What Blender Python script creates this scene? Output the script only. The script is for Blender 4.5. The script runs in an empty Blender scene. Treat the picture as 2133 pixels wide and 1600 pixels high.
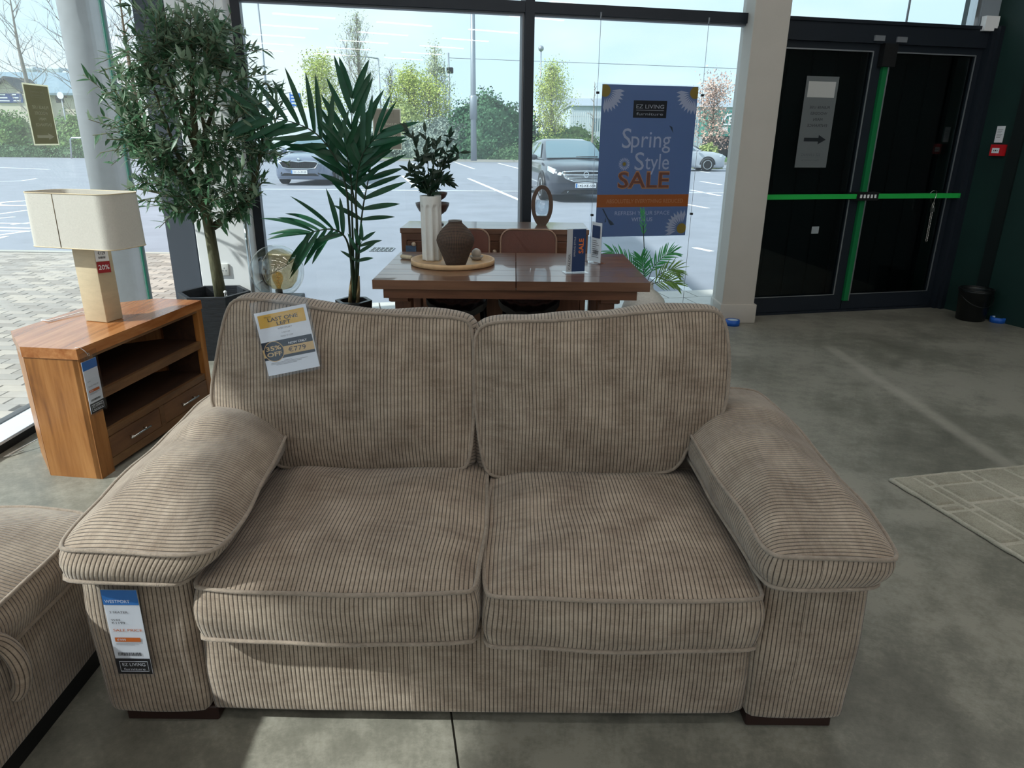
import bpy, bmesh, math, random
from mathutils import Vector, Matrix, noise as mnoise

# ------------------------------------------------------------------ camera, world, sun, exposure
scene = bpy.context.scene
C = scene.collection
F_PX, PITCH, ROLL, EYE = 1450.0, math.radians(19.4), math.radians(0.6), 1.45
FW = Vector((0, math.cos(PITCH), -math.sin(PITCH)))
_R0, _U0 = Vector((1, 0, 0)), Vector((0, math.sin(PITCH), math.cos(PITCH)))
RT = _R0*math.cos(ROLL) + _U0*math.sin(ROLL)
UP = _U0*math.cos(ROLL) - _R0*math.sin(ROLL)
cam_data = bpy.data.cameras.new('camera')
cam_data.sensor_fit = 'HORIZONTAL'; cam_data.sensor_width = 36.0
cam_data.lens = F_PX/2133.0*36.0
cam_data.clip_start = 0.05; cam_data.clip_end = 500
cam = bpy.data.objects.new('camera', cam_data); C.objects.link(cam)
cam.matrix_world = Matrix(((RT.x, UP.x, -FW.x, 0), (RT.y, UP.y, -FW.y, 0), (RT.z, UP.z, -FW.z, EYE), (0, 0, 0, 1)))
scene.camera = cam
scene.view_settings.view_transform = 'Standard'
scene.view_settings.look = 'None'
scene.view_settings.gamma = 1.0
scene.view_settings.use_curve_mapping = False
scene.view_settings.exposure = 0.40
scene.cycles.use_denoising = True
scene.cycles.max_bounces = 8
scene.cycles.diffuse_bounces = 3
scene.cycles.glossy_bounces = 3
scene.cycles.transmission_bounces = 6
scene.cycles.transparent_max_bounces = 16
scene.cycles.sample_clamp_indirect = 6.0

world = bpy.data.worlds.new('sky'); scene.world = world
world.use_nodes = True
_nt = world.node_tree; _nt.nodes.clear()
_out = _nt.nodes.new('ShaderNodeOutputWorld'); _bg = _nt.nodes.new('ShaderNodeBackground')
_tc = _nt.nodes.new('ShaderNodeTexCoord'); _mp = _nt.nodes.new('ShaderNodeMapping')
_mp.inputs['Scale'].default_value = (1.6, 1.6, 5.0)
_nz = _nt.nodes.new('ShaderNodeTexNoise'); _nz.inputs['Scale'].default_value = 1.7; _nz.inputs['Detail'].default_value = 5
_cr = _nt.nodes.new('ShaderNodeValToRGB')
_cr.color_ramp.elements[0].position = 0.40; _cr.color_ramp.elements[0].color = (0.66, 0.85, 0.97, 1)
_cr.color_ramp.elements[1].position = 0.62; _cr.color_ramp.elements[1].color = (0.86, 0.94, 0.98, 1)
_nt.links.new(_tc.outputs['Generated'], _mp.inputs['Vector']); _nt.links.new(_mp.outputs['Vector'], _nz.inputs['Vector'])
_nt.links.new(_nz.outputs['Fac'], _cr.inputs['Fac']); _nt.links.new(_cr.outputs['Color'], _bg.inputs['Color'])
_bg.inputs['Strength'].default_value = 0.98
_nt.links.new(_bg.outputs['Background'], _out.inputs['Surface'])

sun_data = bpy.data.lights.new('sun', 'SUN'); sun_data.energy = 4.6; sun_data.angle = math.radians(1.2)
sun_data.color = (1.0, 0.96, 0.90)
sun = bpy.data.objects.new('sun', sun_data); C.objects.link(sun)
sun.rotation_euler = Vector((1.0, 0.40, -0.90)).to_track_quat('-Z', 'Y').to_euler()

# ------------------------------------------------------------------ helpers
rnd = random.Random(7)
WC, WM = 5.56, 0.231                                   # back window wall: Y = WC + WM*X
WA = math.atan(WM)
WT = Vector((math.cos(WA), math.sin(WA), 0)); WN = Vector((math.sin(WA), -math.cos(WA), 0))
def ray(x, y): return FW*F_PX + RT*(x-1066.5) - UP*(y-800)
EYEV = Vector((0, 0, EYE))
def PZ(x, y, z=0.0): d = ray(x, y); return EYEV + d*((z-EYE)/d.z)
def PY(x, y, Y): d = ray(x, y); return EYEV + d*(Y/d.y)
def PX(x, y, X): d = ray(x, y); return EYEV + d*(X/d.x)
def PW(x, y, off=0.0):
    d = ray(x, y); c = WC - off/math.cos(WA)
    return EYEV + d*(c/(d.y-WM*d.x))
def wallp(X, z, off=0.0):                               # point on the back wall at world X, moved inwards by off
    return Vector((X, WC+WM*X, z)) + WN*off
def V(*a): return Vector(a)
def pix(p):
    v = Vector(p)-EYEV; d = v.dot(FW)
    return (1066.5+F_PX*v.dot(RT)/d, 800-F_PX*v.dot(UP)/d) if d > 0.05 else (-9e9, -9e9)
def srgb(r, g, b):
    return tuple(((c/255)/12.92 if c/255 <= 0.04045 else ((c/255+0.055)/1.055)**2.4) for c in (r, g, b))

class MB:
    def __init__(s): s.v = []; s.f = []; s.uv = []; s.sm = []
    def add(s, vs, fs, uvs=None, smooth=False):
        o = len(s.v); s.v += [Vector(p) for p in vs]
        for i, f in enumerate(fs):
            s.f.append([o+k for k in f]); s.sm.append(smooth)
            s.uv.append([uvs[k] for k in f] if uvs else None)
        return s
    def quad(s, a, b, c, d, uv=None): return s.add([a, b, c, d], [(0, 1, 2, 3)], uv)
    def obox(s, o, ex, ey, ez):                         # box spanned from corner o by three vectors
        o, ex, ey, ez = map(Vector, (o, ex, ey, ez))
        vs = [o, o+ex, o+ex+ey, o+ey, o+ez, o+ex+ez, o+ex+ey+ez, o+ey+ez]
        fs = [(3, 2, 1, 0), (4, 5, 6, 7), (0, 1, 5, 4), (1, 2, 6, 5), (2, 3, 7, 6), (3, 0, 4, 7)]
        if ex.cross(ey).dot(ez) < 0: fs = [f[::-1] for f in fs]
        return s.add(vs, fs)
    def box(s, x0, x1, y0, y1, z0, z1): return s.obox((x0, y0, z0), (x1-x0, 0, 0), (0, y1-y0, 0), (0, 0, z1-z0))
    def bbox(s, x0, x1, y0, y1, z0, z1, b=0.005, seg=2, M=None):   # bevelled box
        bm = bmesh.new(); bmesh.ops.create_cube(bm, size=1)
        for v in bm.verts: v.co = Vector(((x0+x1)/2+v.co.x*(x1-x0), (y0+y1)/2+v.co.y*(y1-y0), (z0+z1)/2+v.co.z*(z1-z0)))
        bmesh.ops.bevel(bm, geom=list(bm.edges)+list(bm.verts), offset=b, segments=seg, affect='EDGES', profile=0.5)
        bm.verts.ensure_lookup_table()
        vs = [(M @ v.co if M else v.co.copy()) for v in bm.verts]; fs = [[v.index for v in f.verts] for f in bm.faces]
        s.add(vs, fs, None, seg > 1); bm.free(); return s
    def prism(s, poly, z0, z1, M=None):
        n = len(poly); vs = [Vector((p[0], p[1], z0)) for p in poly]+[Vector((p[0], p[1], z1)) for p in poly]
        if M: vs = [M @ v for v in vs]
        area = sum(poly[i][0]*poly[(i+1) % n][1]-poly[(i+1) % n][0]*poly[i][1] for i in range(n))
        fs = [tuple(range(n-1, -1, -1)), tuple(range(n, 2*n))]+[(i, (i+1) % n, n+(i+1) % n, n+i) for i in range(n)]
        if area < 0: fs = [f[::-1] for f in fs]
        return s.add(vs, fs)
    def tube(s, pts, r, n=8, closed=False, cap=True, uvs=False, smooth=True):
        pts = [Vector(p) for p in pts]; m = len(pts)
        if m < 2: return s
        rs = r if isinstance(r, (list, tuple)) else [r]*m
        vs = []; prev = None
        for i, p in enumerate(pts):
            if closed: t = pts[(i+1) % m]-pts[i-1]
            else: t = pts[min(i+1, m-1)]-pts[max(i-1, 0)]
            t = t.normalized() if t.length > 1e-9 else Vector((0, 0, 1))
            if prev is None:
                a = t.orthogonal().normalized()
            else:
                a = prev - t*prev.dot(t); a = a.normalized() if a.length > 1e-6 else t.orthogonal().normalized()
            prev = a; b = t.cross(a)
            for k in range(n):
                an = 2*math.pi*k/n; vs.append(p+(a*math.cos(an)+b*math.sin(an))*rs[i])
        fs = []
        for i in range(m if closed else m-1):
            j = (i+1) % m
            for k in range(n): fs.append((i*n+k, i*n+(k+1) % n, j*n+(k+1) % n, j*n+k))
        if cap and not closed: fs += [tuple(range(n-1, -1, -1)), tuple(range((m-1)*n, m*n))]
        return s.add(vs, fs, None, smooth)
    def lathe(s, prof, n=32, c=(0, 0, 0), M=None, smooth=True, cap=True, rfun=None):
        c = Vector(c); vs = []; m = len(prof)
        for (r, z) in prof:
            for k in range(n):
                a = 2*math.pi*k/n; rr = r*(rfun(a, z) if rfun else 1)
                p = Vector((rr*math.cos(a), rr*math.sin(a), z)); vs.append((M @ p if M else p)+c)
        fs = [(i*n+k, i*n+(k+1) % n, (i+1)*n+(k+1) % n, (i+1)*n+k) for i in range(m-1) for k in range(n)]
        if cap:
            if prof[0][0] > 1e-6: fs.append(tuple(range(n-1, -1, -1)))
            if prof[-1][0] > 1e-6: fs.append(tuple(range((m-1)*n, m*n)))
        return s.add(vs, fs, None, smooth)
    def sphere(s, c, r, nu=16, nv=10, sc=(1, 1, 1)):
        prof = [(max(1e-5, math.sin(math.pi*i/nv)), -math.cos(math.pi*i/nv)) for i in range(nv+1)]
        M = Matrix.Diagonal((r*sc[0], r*sc[1], r*sc[2], 1)); return s.lathe(prof, nu, c, M)
    def mesh(s, name, shift=None):
        me = bpy.data.meshes.new(name)
        vs = [v-shift for v in s.v] if shift else s.v
        me.from_pydata([tuple(v) for v in vs], [], s.f)
        if any(u for u in s.uv):
            ul = me.uv_layers.new(name='UVMap'); d = []
            for f, u in zip(s.f, s.uv):
                for k in range(len(f)): d += (u[k][0], u[k][1]) if u else (0.0, 0.0)
            ul.data.foreach_set('uv', d)
        me.polygons.foreach_set('use_smooth', s.sm)
        me.update(); return me

def wloc(o):
    p = Vector((0, 0, 0))
    while o: p += o.location; o = o.parent
    return p
def build(name, mb, m, parent=None, local=False, label=None, kind=None):
    """one mesh object; vertices in world coordinates unless local"""
    me = mb.mesh(name, None if local or parent is None else wloc(parent))
    if m is not None: me.materials.append(m)
    o = bpy.data.objects.new(name, me); C.objects.link(o)
    if parent: o.parent = parent
    if label: o['label'] = label
    if kind: o['kind'] = kind
    return o
def thing(name, label, cat, loc=(0, 0, 0), group=None, rz=0):
    o = bpy.data.objects.new(name, None); C.objects.link(o); o.location = loc; o.rotation_euler = (0, 0, rz)
    o.empty_display_size = 0.1
    return tag(o, label, cat, group)
def tag(o, label, cat, group=None):
    o['label'] = label; o['category'] = cat
    if group: o['group'] = group
    return o
def struct(name, mb, m, parent=None, label=None):
    o = build(name, mb, m, parent, label=label)
    if parent is None: o['kind'] = 'structure'
    return o
def single(name, mb, m, label, cat, group=None, kind=None):
    o = build(name, mb, m); tag(o, label, cat, group)
    if kind: o['kind'] = kind
    return o
def dup(root, label=None):
    r = root.copy(); C.objects.link(r)
    if label: r['label'] = label
    for ch in list(root.children):
        c = ch.copy(); C.objects.link(c); c.parent = r
        for g in list(ch.children):
            d = g.copy(); C.objects.link(d); d.parent = c
    return r
def child_copy(src, parent, M=None):
    c = src.copy(); C.objects.link(c); c.parent = parent
    if M is not None: c.matrix_local = M
    return c

# ------------------------------------------------------------------ materials
MATS = {}
def _base(name):
    m = bpy.data.materials.new(name); m.use_nodes = True; nt = m.node_tree
    return m, nt, nt.nodes['Principled BSDF']
def _n(nt, t, **kw):
    n = nt.nodes.new(t)
    for k, v in kw.items():
        if k in n.inputs: n.inputs[k].default_value = v
        else: setattr(n, k, v)
    return n
def mat(name, col, rough=0.5, metal=0.0, var=0.0, scale=20.0, bump=0.0, bscale=None, stretch=(1, 1, 1), spec=0.5, col2=None, sheen=0.0, trans=0.0, ior=1.45, coat=0.0, coords='Object', detail=4.0):
    if name in MATS: return MATS[name]
    m, nt, p = _base(name); col = tuple(col)+(1,) if len(col) == 3 else col
    p.inputs['Base Color'].default_value = col; p.inputs['Roughness'].default_value = rough
    p.inputs['Metallic'].default_value = metal; p.inputs['Specular IOR Level'].default_value = spec
    p.inputs['Transmission Weight'].default_value = trans; p.inputs['IOR'].default_value = ior
    p.inputs['Coat Weight'].default_value = coat
    if sheen: p.inputs['Sheen Weight'].default_value = sheen; p.inputs['Sheen Roughness'].default_value = 0.5
    if var or bump or col2:
        tc = _n(nt, 'ShaderNodeTexCoord'); mp = _n(nt, 'ShaderNodeMapping'); mp.inputs['Scale'].default_value = stretch
        nt.links.new(tc.outputs[coords], mp.inputs['Vector'])
        nz = _n(nt, 'ShaderNodeTexNoise', Scale=scale, Detail=detail, Roughness=0.6); nt.links.new(mp.outputs['Vector'], nz.inputs['Vector'])
        if var or col2:
            cr = _n(nt, 'ShaderNodeValToRGB'); c2 = tuple(col2)+(1,) if col2 else tuple(min(1, c*(1+var)) for c in col[:3])+(1,)
            c1 = col if col2 else tuple(c*(1-var) for c in col[:3])+(1,)
            cr.color_ramp.elements[0].position = 0.3; cr.color_ramp.elements[0].color = c1
            cr.color_ramp.elements[1].position = 0.7; cr.color_ramp.elements[1].color = c2
            nt.links.new(nz.outputs['Fac'], cr.inputs['Fac']); nt.links.new(cr.outputs['Color'], p.inputs['Base Color'])
        if bump:
            nb = nz
            if bscale: nb = _n(nt, 'ShaderNodeTexNoise', Scale=bscale, Detail=4.0); nt.links.new(mp.outputs['Vector'], nb.inputs['Vector'])
            b = _n(nt, 'ShaderNodeBump', Strength=bump, Distance=0.01); nt.links.new(nb.outputs['Fac'], b.inputs['Height'])
            nt.links.new(b.outputs['Normal'], p.inputs['Normal'])
    MATS[name] = m; return m
def emit(name, col, st):
    m, nt, p = _base(name); p.inputs['Base Color'].default_value = tuple(col)+(1,)
    p.inputs['Emission Color'].default_value = tuple(col)+(1,); p.inputs['Emission Strength'].default_value = st; return m
def pane(name, tint=(0.93, 0.97, 0.96), rough=0.0, ior=1.5, extra=0.0, haze=0.0):
    """thin clear sheet: clear transmission plus Fresnel reflection"""
    m = bpy.data.materials.new(name); m.use_nodes = True; nt = m.node_tree; nt.nodes.clear()
    o = _n(nt, 'ShaderNodeOutputMaterial'); mx = _n(nt, 'ShaderNodeMixShader'); t = _n(nt, 'ShaderNodeBsdfTransparent'); g = _n(nt, 'ShaderNodeBsdfGlossy')
    t.inputs['Color'].default_value = tuple(tint)+(1,); g.inputs['Roughness'].default_value = rough
    # Schlick's curve from the facing angle: the same from both sides of the sheet
    lw = _n(nt, 'ShaderNodeLayerWeight', Blend=0.5); pw = _n(nt, 'ShaderNodeMath', operation='POWER'); pw.inputs[1].default_value = 5.0
    f0 = ((ior-1)/(ior+1))**2 + extra
    ma = _n(nt, 'ShaderNodeMath', operation='MULTIPLY_ADD'); ma.inputs[1].default_value = 1-f0; ma.inputs[2].default_value = f0
    nt.links.new(lw.outputs['Facing'], pw.inputs[0]); nt.links.new(pw.outputs[0], ma.inputs[0]); nt.links.new(ma.outputs[0], mx.inputs[0])
    nt.links.new(t.outputs[0], mx.inputs[1]); nt.links.new(g.outputs[0], mx.inputs[2]); 
    if haze:                                            # milky translucent share added to imitate veiling haze
        tl = _n(nt, 'ShaderNodeBsdfTranslucent'); tl.inputs['Color'].default_value = (0.95, 0.97, 1.0, 1); m2 = _n(nt, 'ShaderNodeMixShader'); m2.inputs[0].default_value = haze
        nt.links.new(mx.outputs[0], m2.inputs[1]); nt.links.new(tl.outputs[0], m2.inputs[2]); nt.links.new(m2.outputs[0], o.inputs['Surface'])
    else: nt.links.new(mx.outputs[0], o.inputs['Surface'])
    return m

def corduroy(name, light, dark, groove, wale=0.0105):
    """ribbed velour; UV x runs across the ribs, in metres"""
    m, nt, p = _base(name); L = nt.links.new
    uv = _n(nt, 'ShaderNodeUVMap'); sx = _n(nt, 'ShaderNodeSeparateXYZ'); L(uv.outputs['UV'], sx.inputs[0])
    dv = _n(nt, 'ShaderNodeMath', operation='DIVIDE'); dv.inputs[1].default_value = wale; L(sx.outputs['X'], dv.inputs[0])
    fr = _n(nt, 'ShaderNodeMath', operation='FRACT'); L(dv.outputs[0], fr.inputs[0])
    a = _n(nt, 'ShaderNodeMath', operation='MULTIPLY_ADD'); a.inputs[1].default_value = 2; a.inputs[2].default_value = -1; L(fr.outputs[0], a.inputs[0])
    ab = _n(nt, 'ShaderNodeMath', operation='ABSOLUTE'); L(a.outputs[0], ab.inputs[0])
    gr = _n(nt, 'ShaderNodeMapRange', interpolation_type='SMOOTHSTEP'); gr.inputs['From Min'].default_value = 0.66; gr.inputs['From Max'].default_value = 0.97
    L(ab.outputs[0], gr.inputs['Value'])
    pw = _n(nt, 'ShaderNodeMath', operation='POWER'); pw.inputs[1].default_value = 3.0; L(ab.outputs[0], pw.inputs[0])
    inv = _n(nt, 'ShaderNodeMath', operation='SUBTRACT'); inv.inputs[0].default_value = 1.0; L(pw.outputs[0], inv.inputs[1])
    # crushed-pile mottling, stretched across the ribs, and fine pile speckle
    mp = _n(nt, 'ShaderNodeMapping'); mp.inputs['Scale'].default_value = (1.0, 1.0, 1.0); L(uv.outputs['UV'], mp.inputs['Vector'])
    n1 = _n(nt, 'ShaderNodeTexNoise', Scale=8.0, Detail=5.0, Roughness=0.65); L(mp.outputs['Vector'], n1.inputs['Vector'])
    mp2 = _n(nt, 'ShaderNodeMapping'); mp2.inputs['Scale'].default_value = (1.0, 2.2, 1.0); L(uv.outputs['UV'], mp2.inputs['Vector'])
    n2 = _n(nt, 'ShaderNodeTexNoise', Scale=140.0, Detail=3.0, Roughness=0.7); L(mp2.outputs['Vector'], n2.inputs['Vector'])
    mp3 = _n(nt, 'ShaderNodeMapping'); mp3.inputs['Scale'].default_value = (9.0, 60.0, 1.0); L(uv.outputs['UV'], mp3.inputs['Vector'])
    n3 = _n(nt, 'ShaderNodeTexNoise', Scale=1.0, Detail=3.0); L(mp3.outputs['Vector'], n3.inputs['Vector'])
    s1 = _n(nt, 'ShaderNodeMath', operation='MULTIPLY_ADD'); s1.inputs[1].default_value = 0.45; L(n2.outputs['Fac'], s1.inputs[0]); L(n1.outputs['Fac'], s1.inputs[2])
    s2 = _n(nt, 'ShaderNodeMath', operation='MULTIPLY_ADD'); s2.inputs[1].default_value = 0.40; L(n3.outputs['Fac'], s2.inputs[0]); L(s1.outputs[0], s2.inputs[2])
    rm = _n(nt, 'ShaderNodeMapRange'); rm.inputs['From Min'].default_value = 0.70; rm.inputs['From Max'].default_value = 1.15; L(s2.outputs[0], rm.inputs['Value'])
    mx = _n(nt, 'ShaderNodeMix', data_type='RGBA'); mx.inputs['A'].default_value = tuple(dark)+(1,); mx.inputs['B'].default_value = tuple(light)+(1,)
    L(rm.outputs[0], mx.inputs['Factor'])
    mg = _n(nt, 'ShaderNodeMix', data_type='RGBA'); mg.inputs['B'].default_value = tuple(groove)+(1,)
    L(mx.outputs['Result'], mg.inputs['A']); L(gr.outputs[0], mg.inputs['Factor'])
    L(mg.outputs['Result'], p.inputs['Base Color'])
    ah = _n(nt, 'ShaderNodeMath', operation='MULTIPLY_ADD'); ah.inputs[1].default_value = 0.12; L(n2.outputs['Fac'], ah.inputs[0]); L(inv.outputs[0], ah.inputs[2])
    b = _n(nt, 'ShaderNodeBump', Strength=0.55, Distance=0.0032); L(ah.outputs[0], b.inputs['Height']); L(b.outputs['Normal'], p.inputs['Normal'])
    p.inputs['Roughness'].default_value = 0.85; p.inputs['Specular IOR Level'].default_value = 0.15
    p.inputs['Sheen Weight'].default_value = 0.25; p.inputs['Sheen Roughness'].default_value = 0.45
    MATS[name] = m; return m

def wood(name, c1, c2, c3, axis=0, rough=0.35, scale=1.0, coat=0.0, spec=0.5):
    """grain running along the given object axis"""
    m, nt, p = _base(name); L = nt.links.new
    tc = _n(nt, 'ShaderNodeTexCoord'); mp = _n(nt, 'ShaderNodeMapping')
    s = [9.0*scale]*3; s[axis] = 0.9*scale; mp.inputs['Scale'].default_value = s; L(tc.outputs['Object'], mp.inputs['Vector'])
    n1 = _n(nt, 'ShaderNodeTexNoise', Scale=1.2, Detail=6.0, Roughness=0.55, Distortion=1.2); L(mp.outputs['Vector'], n1.inputs['Vector'])
    s2 = [90.0*scale]*3; s2[axis] = 4.0*scale; mp2 = _n(nt, 'ShaderNodeMapping'); mp2.inputs['Scale'].default_value = s2; L(tc.outputs['Object'], mp2.inputs['Vector'])
    n2 = _n(nt, 'ShaderNodeTexNoise', Scale=1.0, Detail=3.0); L(mp2.outputs['Vector'], n2.inputs['Vector'])
    ad = _n(nt, 'ShaderNodeMath', operation='MULTIPLY_ADD'); ad.inputs[1].default_value = 0.35; L(n2.outputs['Fac'], ad.inputs[0]); L(n1.outputs['Fac'], ad.inputs[2])
    cr = _n(nt, 'ShaderNodeValToRGB'); e = cr.color_ramp.elements
    e[0].position = 0.45; e[0].color = tuple(c1)+(1,); e[1].position = 0.9; e[1].color = tuple(c3)+(1,)
    k = e.new(0.66); k.color = tuple(c2)+(1,)
    L(ad.outputs[0], cr.inputs['Fac']); L(cr.outputs['Color'], p.inputs['Base Color'])
    b = _n(nt, 'ShaderNodeBump', Strength=0.12, Distance=0.002); L(n2.outputs['Fac'], b.inputs['Height']); L(b.outputs['Normal'], p.inputs['Normal'])
    p.inputs['Roughness'].default_value = rough; p.inputs['Coat Weight'].default_value = coat; p.inputs['Specular IOR Level'].default_value = spec
    MATS[name] = m; return m

# ------------------------------------------------------------------ printed matter
_fc = {}
def glyphs(body, bold=0.0):
    k = (body, bold)
    if k not in _fc:
        cu = bpy.data.curves.new('t', 'FONT'); cu.body = body; cu.size = 1.0; cu.offset = bold; cu.resolution_u = 3
        ob = bpy.data.objects.new('t', cu); C.objects.link(ob)
        me = bpy.data.meshes.new_from_object(ob)
        vs = [v.co.copy() for v in me.vertices]; fs = [list(p.vertices) for p in me.polygons]
        bpy.data.objects.remove(ob); bpy.data.curves.remove(cu); bpy.data.meshes.remove(me)
        _fc[k] = (vs, fs)
    return _fc[k]
class Card:
    """flat print on a sheet: origin at the lower left corner, ex right, ey up, n towards the reader"""
    def __init__(s, o, ex, ey, parent, step=0.0004):
        s.o, s.ex, s.ey = Vector(o), Vector(ex).normalized(), Vector(ey).normalized(); s.n = s.ex.cross(s.ey); s.p = parent; s.step = step; s.g = {}
    def at(s, x, y, lay): return s.o+s.ex*x+s.ey*y+s.n*(lay*s.step)
    def _m(s, name, m): return s.g.setdefault((name, m.name), (MB(), m))[0]
    def poly(s, pts, m, lay=1, name='printed_panel'):
        s._m(name, m).add([s.at(x, y, lay) for x, y in pts], [tuple(range(len(pts)))])
    def rect(s, x0, y0, x1, y1, m, lay=1, name='printed_panel'): s.poly([(x0, y0), (x1, y0), (x1, y1), (x0, y1)], m, lay, name)
    def disc(s, cx, cy, r, m, lay=1, n=28, name='printed_panel'): s.poly([(cx+r*math.cos(2*math.pi*k/n), cy+r*math.sin(2*math.pi*k/n)) for k in range(n)], m, lay, name)
    def text(s, body, x, y, h, m, lay=2, align='C', bold=0.0, sx=1.0, mirror=False, name='lettering', width=None):
        vs, fs = glyphs(body, bold)
        if not vs: return
        x0 = min(v.x for v in vs); x1 = max(v.x for v in vs); k = h/0.73      # capitals are 0.73 high
        if width: sx = width/((x1-x0)*k)
        w = (x1-x0)*k*sx; ox = {'L': x, 'C': x-w/2, 'R': x-w}[align]
        q = []
        for v in vs:
            xx = (v.x-x0)*k*sx
            if mirror: xx = w-xx
            q.append(s.at(ox+xx, y+v.y*k, lay))
        s._m(name, m).add(q, [f[::-1] for f in fs] if mirror else fs)
    def barcode(s, x0, y0, x1, y1, m, lay=2):
        r = random.Random(int((x0+x1)*9999)); x = x0
        while x < x1:
            w = r.choice((0.0006, 0.001, 0.0016)); s.rect(x, y0, min(x+w, x1), y1, m, lay, 'barcode'); x += w+r.choice((0.0007, 0.0013))
    def done(s):
        return [build(nm, mb, m, s.p) for (nm, _), (mb, m) in s.g.items()]
# ================================================================== the setting
m_frame = mat('dark aluminium', srgb(30, 37, 46), 0.45, 0.2)
m_black = mat('black', srgb(14, 15, 17), 0.5)
m_white = mat('white paint', srgb(238, 239, 240), 0.6, var=0.02, scale=3)
m_pier = mat('warm white paint', srgb(182, 177, 169), 0.7, var=0.03, scale=4)
m_green = mat('dark green paint', srgb(14, 44, 40), 0.55, var=0.12, scale=2.5)
m_ceil = mat('ceiling paint', srgb(190, 190, 186), 0.8)
m_glass = pane('window glass', (0.925, 0.972, 0.982), ior=1.36, haze=0.035)
m_doorglass = pane('door glass', (0.55, 0.62, 0.62))
m_edge = mat('glass edge green', srgb(20, 110, 88), 0.1, trans=0.3)
m_alu = mat('brushed aluminium', srgb(190, 194, 198), 0.35, 0.9)
m_grey = mat('grey powder coat', srgb(120, 124, 130), 0.5, 0.1)

def floor_mat():
    m, nt, p = _base('polished concrete'); L = nt.links.new
    tc = _n(nt, 'ShaderNodeTexCoord')
    n1 = _n(nt, 'ShaderNodeTexNoise', Scale=1.1, Detail=8.0, Roughness=0.65); L(tc.outputs['Object'], n1.inputs['Vector'])
    n2 = _n(nt, 'ShaderNodeTexNoise', Scale=9.0, Detail=6.0, Roughness=0.7); L(tc.outputs['Object'], n2.inputs['Vector'])
    n3 = _n(nt, 'ShaderNodeTexNoise', Scale=70.0, Detail=3.0, Roughness=0.7); L(tc.outputs['Object'], n3.inputs['Vector'])
    a = _n(nt, 'ShaderNodeMath', operation='MULTIPLY_ADD'); a.inputs[1].default_value = 0.6; L(n2.outputs['Fac'], a.inputs[0]); L(n1.outputs['Fac'], a.inputs[2])
    a2 = _n(nt, 'ShaderNodeMath', operation='MULTIPLY_ADD'); a2.inputs[1].default_value = 0.22; L(n3.outputs['Fac'], a2.inputs[0]); L(a.outputs[0], a2.inputs[2])
    cr = _n(nt, 'ShaderNodeValToRGB'); e = cr.color_ramp.elements
    e[0].position = 0.66; e[0].color = srgb(98, 97, 88)+(1,); e[1].position = 1.12; e[1].color = srgb(148, 145, 134)+(1,)
    e[1].position = 1.0; k = e.new(0.85); k.color = srgb(122, 120, 110)+(1,)
    L(a2.outputs[0], cr.inputs['Fac'])
    # a pale soft-edged streak mixed into the slab colour at the right
    A, B = PZ(1705, 708), PZ(2133, 990); dn = Vector((B.y-A.y, A.x-B.x, 0)).normalized(); sx = _n(nt, 'ShaderNodeSeparateXYZ'); L(tc.outputs['Object'], sx.inputs[0])
    m1 = _n(nt, 'ShaderNodeMath', operation='MULTIPLY'); m1.inputs[1].default_value = dn.x; L(sx.outputs['X'], m1.inputs[0])
    m2 = _n(nt, 'ShaderNodeMath', operation='MULTIPLY_ADD'); m2.inputs[1].default_value = dn.y; L(sx.outputs['Y'], m2.inputs[0]); L(m1.outputs[0], m2.inputs[2])
    m3 = _n(nt, 'ShaderNodeMath', operation='SUBTRACT'); m3.inputs[1].default_value = A.dot(dn); L(m2.outputs[0], m3.inputs[0])
    m4 = _n(nt, 'ShaderNodeMath', operation='ABSOLUTE'); L(m3.outputs[0], m4.inputs[0])
    mr = _n(nt, 'ShaderNodeMapRange', interpolation_type='SMOOTHSTEP'); mr.inputs['From Min'].default_value = 0.01; mr.inputs['From Max'].default_value = 0.075; mr.inputs['To Min'].default_value = 0.36; mr.inputs['To Max'].default_value = 0.0; L(m4.outputs[0], mr.inputs['Value'])
    gt = _n(nt, 'ShaderNodeMapRange', interpolation_type='SMOOTHSTEP'); gt.inputs['From Min'].default_value = A.y-0.05; gt.inputs['From Max'].default_value = A.y-0.3; L(sx.outputs['Y'], gt.inputs['Value']); mm = _n(nt, 'ShaderNodeMath', operation='MULTIPLY'); L(mr.outputs[0], mm.inputs[0]); L(gt.outputs[0], mm.inputs[1])
    dm = _n(nt, 'ShaderNodeMix', data_type='RGBA'); dm.inputs['B'].default_value = srgb(190, 184, 172)+(1,); L(cr.outputs['Color'], dm.inputs['A']); L(mm.outputs[0], dm.inputs['Factor'])
    L(dm.outputs['Result'], p.inputs['Base Color'])
    rr = _n(nt, 'ShaderNodeMapRange'); rr.inputs['To Min'].default_value = 0.28; rr.inputs['To Max'].default_value = 0.55; L(n2.outputs['Fac'], rr.inputs['Value'])
    L(rr.outputs[0], p.inputs['Roughness'])
    b = _n(nt, 'ShaderNodeBump', Strength=0.05, Distance=0.004); L(n3.outputs['Fac'], b.inputs['Height']); L(b.outputs['Normal'], p.inputs['Normal'])
    p.inputs['Specular IOR Level'].default_value = 0.35
    return m
m_floor = floor_mat()

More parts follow.
